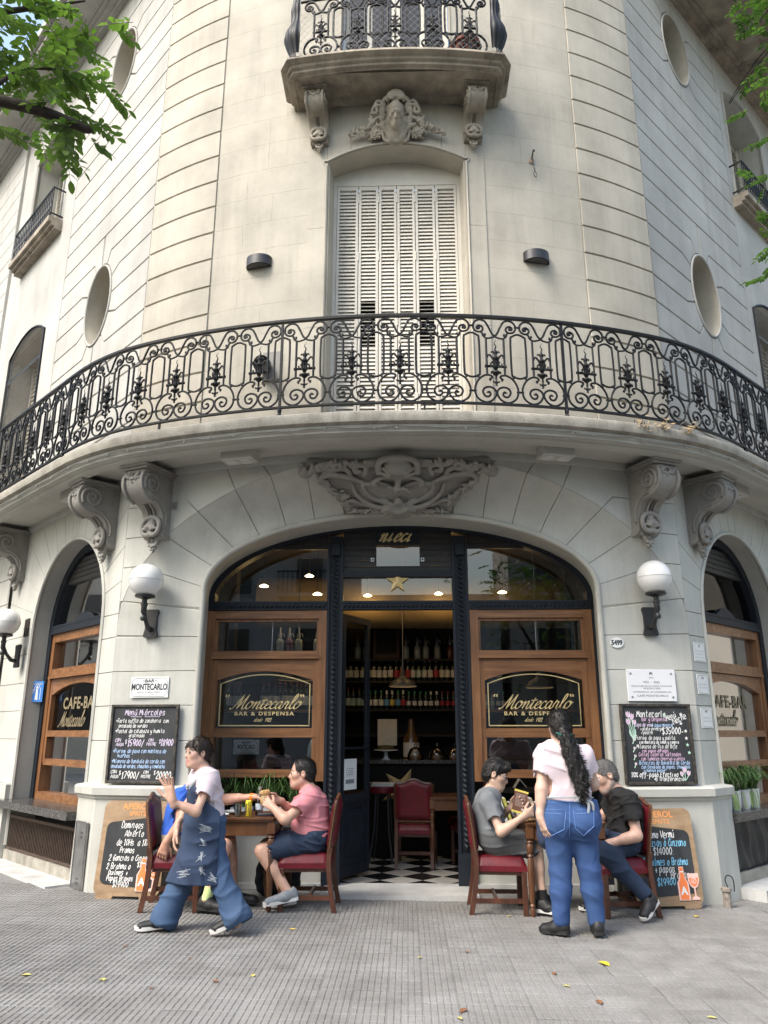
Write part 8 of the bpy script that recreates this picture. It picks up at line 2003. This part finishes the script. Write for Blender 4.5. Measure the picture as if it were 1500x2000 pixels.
for P_ in ([(1056, 1580), (1056, 1618), (1078, 1632), (1102, 1620), (1106, 1582), (1056, 1580)], [(1062, 1588), (1104, 1590)], [(1120, 1582), (1124, 1618), (1140, 1632), (1160, 1614), (1160, 1580), (1120, 1582)], [(1122, 1590), (1158, 1588)], [(1113, 1562), (1113, 1600), (1112, 1640)], [(1050, 1568), (1113, 1566), (1164, 1568)]):
    Q = []
    for a, b in zip(P_, P_[1:]):
        for q in frange(0, 1, 6)[:-1]: Q.append(on(bv5, a[0]+(b[0]-a[0])*q, a[1]+(b[1]-a[1])*q, .001))
    Q = [x for x in Q if x is not None]
    if len(Q) > 2: mb.tube(Q, .003, 4)
mb.build('pocket_stitching', M_STITCH, jn)
mb = MB(); q = on(bv5, 1146, 1567, .002)
if q: mb.box(tuple(q), (.06, .008, .035)); mb.build('leather_patch', mat('leather_patch', (.32, .13, .05), .7), jn)
mb = MB(); c = Vector(R((1.435, 6.43, .955))); mb.tube([tuple(c+Vector((.205*cos(a), .155*sin(a), -.012*sin(a)))) for a in frange(0, 2*pi, 30)[:-1]], .007, 5, closed=True); ss_ = mb.build('apron_tie', M_STRAP, B, smooth=60)
mb = MB(); [mb.tube([tuple(c+Vector(p)) for p in catmull(P_, 4)], .011, 5) for P_ in ([(.10, -.15, .0), (.13, -.17, -.04), (.12, -.16, -.12)], [(.11, -.15, .0), (.16, -.16, -.03), (.17, -.14, -.09)], [(.10, -.15, 0), (.07, -.17, .03), (.05, -.16, -.01), (.10, -.15, 0)])]; mb.build('tie_bow', mat('pale_strap', (.45, .47, .48), .85), B, smooth=60)
S = SDF(); S.cap(R((1.36, 6.58, .98)), R((1.52, 6.58, .98)), .10, None, .1); S.cap(R((1.35, 6.55, .85)), R((1.55, 6.55, .80)), .145, None, .1); S.cap(R((1.31, 6.55, .66)), R((1.60, 6.55, .60)), .10, None, .1); S.cut(R((0, 6.46, 0)), (0, -1, 0)); S.cut(R((0, 0, .50)), (0, 0, -1)); S.fold(.005, wrinkles(20, 44)); S.build('apron', M_DENIM, B, h=.009)
shoe(B, R, (1.375, 6.37, .022+g), (1.185, 6.50, .012+g), M_SHBK, M_SOLEB, sc=1.12); shoe(B, R, (1.595, 6.34, .022+g), (1.635, 6.585, .012+g), M_SHBK, M_SOLEB, sc=1.12)
def h5(S, P, HR):
    S.ell(P(0, -.022, .036), (.088, .110, .101), HR, .01); S.ell(P(0, -.06, -.02), (.078, .066, .08), HR, .03)
    S.p.append(('ell', V3(P(.0, .10, -.02)), V3((.085, .085, .09)), HR, None, .02, None, '-', None))
    Q = [Vector(R(p)) for p in catmull([(1.425, 6.36, 1.47), (1.435, 6.30, 1.405), (1.46, 6.275, 1.31), (1.485, 6.265, 1.20), (1.515, 6.262, 1.10), (1.525, 6.265, 1.01), (1.545, 6.272, .925)], 6)]; n = len(Q)
    rh = random.Random(4)
    for k in range(26):
        ph = k*2.4; R0 = .052*sqrt((k+.5)/26); wv = rh.uniform(.007, .015); p1, p2, f1 = rh.uniform(0, 6), rh.uniform(0, 6), rh.uniform(.7, 1.15); e = rh.randint(int(n*.78), n)
        S.chain([tuple(q+Vector((R0*sin(pi*min(.95, .10+i/n*.9))**.6*cos(ph)*1.2+wv*sin(i*f1+p1), .55*R0*sin(ph), wv*.5*cos(i*f1*.8+p2)))) for i, q in enumerate(Q[:e])], [.0125*(1-.6*max(0, i/n-.6)/.4) for i in range(e)], .004)
    S.chain([tuple(q) for q in Q[:int(n*.8)]], [.03*(1-.5*i/n) for i in range(int(n*.8))], .02)
hair(B, P, HR, M_HBLK, h5, 85, .0025, .0055, blades=3200, ln=.045, lift=.6)
mb = MB(); q = Vector(R((1.432, 6.315, 1.418))); mb.tube([tuple(q+Vector((.045*cos(a), .035*sin(a), .010*cos(a)))) for a in frange(0, 2*pi, 16)[:-1]], .010, 6, closed=True); mb.tube([tuple(q+Vector((-.04, -.02, .01))), tuple(q+Vector((-.075, -.02, .03)))], [.01, .004], 5); mb.build('hair_tie', mat('green_tie', (.03, .22, .17), .6), B, smooth=60)

# ---- 6 the man in black
o = (2.0, 7.2, gz(2.0)); g = o[2]
J = dict(pelvis=(2.09, 7.2, .55), waist=(2.12, 7.2, .67), chest=(2.12, 7.2, .81), neck=(2.045, 7.2, .965), shL=(2.105, 7.02, .895), shR=(2.09, 7.38, .895), elL=(2.125, 6.945, .615), wrL=(1.905, 6.98, .555), elR=(1.96, 7.42, .70), wrR=(1.79, 7.33, .76),
 handL=((-.9, .1, -.25), (.2, .5, -.8), (-.2, -.5, .6), dict(curl=.35)), handR=((-1, -.2, .1), (0, -.2, -1), (.1, -1, .3), dict(curl=.4)), hipL=(2.05, 7.11, .53), hipR=(2.05, 7.29, .53), knL=(1.895, 6.99, .475), knR=(1.84, 7.34, .49), anL=(2.165, 6.94, .15), anR=(1.87, 7.28, .10), toeL=(2.06, 6.85, .03), toeR=(1.70, 7.22, .03))
J['knL'] = (1.86, 7.0, .48)
B, R, P, HR, rt, f = person('grey haired man with glasses in black T-shirt seated looking down at the right table', o, J, (.58, .36, .275), (-1, 0, 0), dict(c=(1.958, 7.19, 1.075), f=(-.87, -.16, -.44), u=(-.44, 0, .87), sc=1.06, brow=(.25, .23, .21), stubble=(.40, .31, .27), nk=1.08), 1.08)
shirt(B, M_BLK, R, J, rt, 1.06, .64, .018, (0, 0, .53), 51); trousers(B, M_JEAND, R, J, rt, 1.0, .97, .018, (2.09, 7.2, .62), 52, None, 'jeans', fr=34)
shoe(B, R, (2.235, 6.955, .135+g), (2.075, 6.83, .015+g), M_SHBK, M_SOLEW, sc=1.08, ); shoe(B, R, (1.93, 7.30, .028+g), (1.66, 7.21, .018+g), M_SHBK, M_SOLEW, sc=1.05)
mb = MB(); a, k = Vector(R(J['anL'])), Vector(R(J['knL'])); mb.tube([tuple(a.lerp(k, q)) for q in (-.10, 0, .12)], [.05, .044, .044], 12); mb.build('sock', M_BLK, B, smooth=60)
def h6(S, P, HR): cap_hair(S, P, HR, 1.06, 1.3, -.08, .004)
hair(B, P, HR, M_HGRY, h6, 95); spectacles(B, P, HR)
# ================================================================ trees
def leaf_mat(nm, c1, c2, orand=.3):
    m = mat(nm, c1, .5, var=.25, vs=7, orand=orand, col2=c2); N = m.node_tree.nodes; K = m.node_tree.links
    b = N['Principled BSDF']; t = N.new('ShaderNodeBsdfTranslucent'); src = b.inputs['Base Color'].links[0].from_socket
    x = N.new('ShaderNodeMix'); x.data_type = 'RGBA'; x.blend_type = 'MULTIPLY'; x.inputs[0].default_value = 1; K.new(src, x.inputs[6]); x.inputs[7].default_value = (1.6, 2.0, .7, 1)
    K.new(x.outputs[2], t.inputs[0]); mx = N.new('ShaderNodeMixShader'); mx.inputs[0].default_value = .42; K.new(b.outputs[0], mx.inputs[1]); K.new(t.outputs[0], mx.inputs[2]); K.new(mx.outputs[0], N['Material Output'].inputs[0]); return m
M_LEAF = leaf_mat('tree_leaf', (.11, .165, .05), (.072, .12, .036)); M_LEAF2 = leaf_mat('dark_tree_leaf', (.045, .088, .028), (.062, .11, .032))
M_BARK = mat('tree_bark', (.045, .035, .028), .95, var=.4, vs=25, bump=.9, bs=45, bdist=.01)
lp = MB(); w_ = [(0, 0), (.30, .34), (.6, .40), (.85, .25), (1, 0), (.85, -.25), (.6, -.40), (.30, -.34)]
lp.add([(x, y*.62, -.10*x*x+.16*abs(y)) for x, y in w_]+[(.3, 0, .0), (.65, 0, -.03)], [(0, 8, 1), (8, 9, 2, 1), (9, 4, 3, 2), (0, 7, 8), (7, 6, 9, 8), (6, 5, 4, 9)])
def proj_px(p):
    d = Vector(p)-Vector((0, 0, 1.45)); c, s = cos(math.radians(16)), sin(math.radians(16)); f = d.y*c+d.z*s; u = -d.y*s+d.z*c
    return (9999, 9999) if f < .1 else (750+1500*d.x/f, 1000-1500*u/f)
def tree(label, base, limbs, clusters, leaf_len, m, seed, own):
    """limbs: lists of (point, radius); clusters: (centre, spread, number of compound leaves)"""
    r = random.Random(seed); t = thing('street_tree', label, 'tree', base)
    o = Vector(base)
    for i, (nm, P) in enumerate(limbs):
        Q = catmull([tuple(Vector(p[0])-o)+(p[1],) for p in P], 6); mb = MB(); mb.tube([q[:3] for q in Q], [max(.004, q[3]) for q in Q], 9 if i == 0 else 7); mb.build(nm, M_BARK, t, smooth=60)
    me = lp.mesh('leaflet', 60); me.materials.append(m); twigs = MB(); leaves = []
    for (c, sp, n) in clusters:
        for _ in range(n):
            p = Vector(c)+Vector((r.gauss(0, sp[0]), r.gauss(0, sp[1]), r.gauss(0, sp[2]))); a = Vector((r.uniform(-1, 1), r.uniform(-1, 1), r.uniform(-.75, .25))).normalized(); n_ = r.randint(5, 8); L_ = leaf_len*n_*.42
            Q = [p+a*(L_*k/n_)+Vector((0, 0, -.10*L_*(k/n_)**2)) for k in range(n_+1)]; twigs.tube([q-o for q in Q], .0022, 3, cap=False)
            side = a.cross(Vector((0, 0, 1))); side = side.normalized() if side.length > .1 else Vector((1, 0, 0))
            for k in range(1, n_+1):
                for sg in ((-1, 1) if k < n_ else (0,)):
                    d = (a*.55+side*sg*.9+Vector((0, 0, r.uniform(-.45, .1)))).normalized() if sg else a; up = Vector((r.uniform(-.35, .35), r.uniform(-.35, .35), 1)); y = up.cross(d).normalized(); z = d.cross(y); s = leaf_len*r.uniform(.75, 1.15)
                    M = Matrix((d*s, y*s, z*s)).transposed().to_4x4(); M.translation = Q[k]-o; leaves.append(M)
    inv = [(l, proj_px(l.translation+o)) for l in leaves]; ins = [l for l, q in inv if -5 < q[0] < 1505 and -5 < q[1] < 2000]; ins.sort(key=lambda l: (l.translation+o-Vector((0, 0, 1.45))).length)
    first = set(id(l) for l in ins[:own]); rest = MB()
    for l in leaves:
        if id(l) in first: ob = bpy.data.objects.new('leaflet', me); COL.objects.link(ob); ob.parent = t; ob.matrix_local = l
        else: rest.add([l @ Vector(v) for v in lp.v], lp.f)
    crown = rest.build('crown', m, t, fix=False, smooth=60); tag(crown, kind='stuff'); tag(twigs.build('twigs', M_BARK, t), kind='stuff'); return t
tree('street tree with feathery leaves and a dark branch reaching in at the top left corner', (-4.7, 3.8, gz(-4.7)), [('trunk', [((-4.7, 3.8, -.1), .17), ((-4.65, 3.8, 2.2), .14), ((-4.5, 3.9, 4.2), .12), ((-4.3, 4.0, 6.0), .09), ((-4.2, 4.1, 8.2), .05)]),
 ('branch', [((-4.45, 3.95, 4.9), .085), ((-3.7, 4.25, 5.75), .06), ((-2.95, 4.5, 5.86), .045), ((-2.5, 4.6, 5.82), .040), ((-2.22, 4.7, 5.76), .033), ((-2.18, 4.7, 5.76), .012)]), ('branch', [((-4.4, 4.0, 5.5), .06), ((-3.5, 4.4, 6.4), .045), ((-2.8, 4.7, 6.9), .02), ((-2.4, 4.8, 7.1), .008)]),
 ('branch', [((-2.9, 4.5, 5.86), .02), ((-2.7, 4.6, 6.2), .014), ((-2.4, 4.7, 6.3), .007)])],
 [((-2.68, 4.7, 6.30), (.24, .22, .19), 30), ((-2.38, 4.75, 6.05), (.15, .18, .12), 13), ((-2.82, 4.6, 6.8), (.26, .22, .22), 20), ((-2.95, 4.5, 5.70), (.13, .15, .08), 9), ((-2.28, 4.75, 5.84), (.10, .1, .06), 9), ((-2.30, 4.75, 6.9), (.18, .2, .2), 14), ((-3.6, 4.3, 6.5), (.5, .5, .5), 80), ((-4.4, 4.0, 7.8), (.8, .8, .6), 120)], .092, M_LEAF, 5, 300)
tree('street tree at the right edge, its dark leaves hanging before the upper side windows', (5.1, 4.4, gz(5.1)), [('trunk', [((5.1, 4.4, -.2), .17), ((5.1, 4.4, 2.5), .14), ((5.0, 4.5, 5.0), .12), ((4.9, 4.6, 8.5), .06)]), ('branch', [((5.0, 4.5, 5.2), .06), ((4.3, 5.4, 6.2), .04), ((3.7, 5.9, 6.0), .02), ((3.45, 6.0, 5.7), .006)]), ('branch', [((4.95, 4.5, 6.8), .05), ((4.4, 5.4, 8.2), .035), ((3.9, 5.9, 8.4), .014), ((3.65, 6.0, 8.1), .006)])],
 [((3.76, 6.0, 5.95), (.13, .2, .33), 60), ((3.86, 6.0, 8.25), (.14, .2, .38), 60), ((4.3, 5.6, 7.2), (.4, .4, .8), 70), ((4.8, 4.8, 8.8), (.8, .8, .6), 90), ((3.7, 6.0, 7.5), (.07, .15, .12), 8)], .062, M_LEAF2, 8, 300)
# loose cables hanging beside the right upper window
FSr = side_fn(1, Up, 2.95)
for k, lab in ((0, 'left one of two thin cables hanging beside the upper right window'), (1, 'right one of two thin cables hanging beside the upper right window')):
    mb = MB(); mb.tube(catmull([FSr(3.25+.03*k, 11.1, .04), FSr(3.3+.06*k, 11.35, .22), FSr(3.45+.05*k, 11.8, .55+.05*k), FSr(3.6, 12.02, .8)], 5), .008, 5); tag(mb.build('cable', M_IRON), lab, 'cable', 'cables by the right upper window')
# ================================================================ across the street (seen only in the glass)
M_OPP = mat('opposite_render', (.42, .42, .41), .9, var=.1, vs=1); M_OPP2 = mat('opposite_cream', (.36, .34, .30), .9, var=.1, vs=1); M_OPG = mat('opposite_glass', (.03, .035, .04), .1)
def block(name, label, x0, x1, y, h, m, nx, nz, balc, rz=0):
    t = thing(name, label, 'building', ((x0+x1)/2, y, -.1), rz, 'buildings across the street'); W = x1-x0
    mb = MB(); mb.box((0, -4, h/2), (W, 8, h)); mb.build('wall', m, t)
    for i in range(nx):
        for k in range(nz):
            x = -W/2+W*(i+.5)/nx; z = 4.2+3.1*k
            mb = MB(); mb.box((x, .0, z+.9), (W/nx*.42, .10, 1.7)); o = mb.build('window', m, t); mb = MB(); mb.box((x, .05, z+.9), (W/nx*.36, .04, 1.55)); mb.build('pane', M_OPG, o)
            if balc and i % 2 == 0:
                mb = MB(); mb.box((x, .55, z-.1), (W/nx*.8, 1.1, .15)); o = mb.build('balcony', m, t); mb = MB(); [mb.box((x-W/nx*.38+W/nx*.76*q/12, 1.05, z+.45), (.04, .04, .95)) for q in range(13)]; mb.box((x, 1.05, z+.92), (W/nx*.8, .05, .05)); tag(mb.build('balusters', M_IRON, o), kind='stuff')
block('apartment_building', 'white apartment block with balconies reflected in the shop windows', -19, -3.2, -17, 13, M_OPP, 5, 3, True)
block('corner_house', 'low pale house reflected in the glass above the door', -2.6, 3.6, -18, 7.5, M_OPP, 2, 1, False); block('tall_house', 'cream house reflected in the right windows', 4.0, 19, -17.5, 11, M_OPP2, 4, 2, True)
block('added_side_house', 'unseen grey house added for the reflection in the left arched side window', -29, -9, 19, 11, M_OPP2, 4, 2, False, -pi/2); block('added_side_house', 'unseen grey house added for the reflection in the right arched side window', 9, 29, 19, 11, M_OPP2, 4, 2, False, pi/2)  # unseen houses added so the side glass mirrors less pale sky
tree('street tree across the road reflected in the right shop windows', (4.4, -9.5, -.1), [('trunk', [((4.4, -9.5, -.2), .2), ((4.4, -9.5, 3), .16), ((4.6, -9.6, 6), .09)]), ('branch', [((4.4, -9.5, 3.2), .1), ((3.2, -9.0, 5.2), .03)])], [((4.5, -9.5, 6.2), (1.2, 1.2, 1.0), 150), ((3.2, -9.1, 5.6), (.8, .8, .6), 70), ((5.6, -9.6, 5.6), (.9, .8, .7), 70)], .16, M_LEAF2, 13, 0)
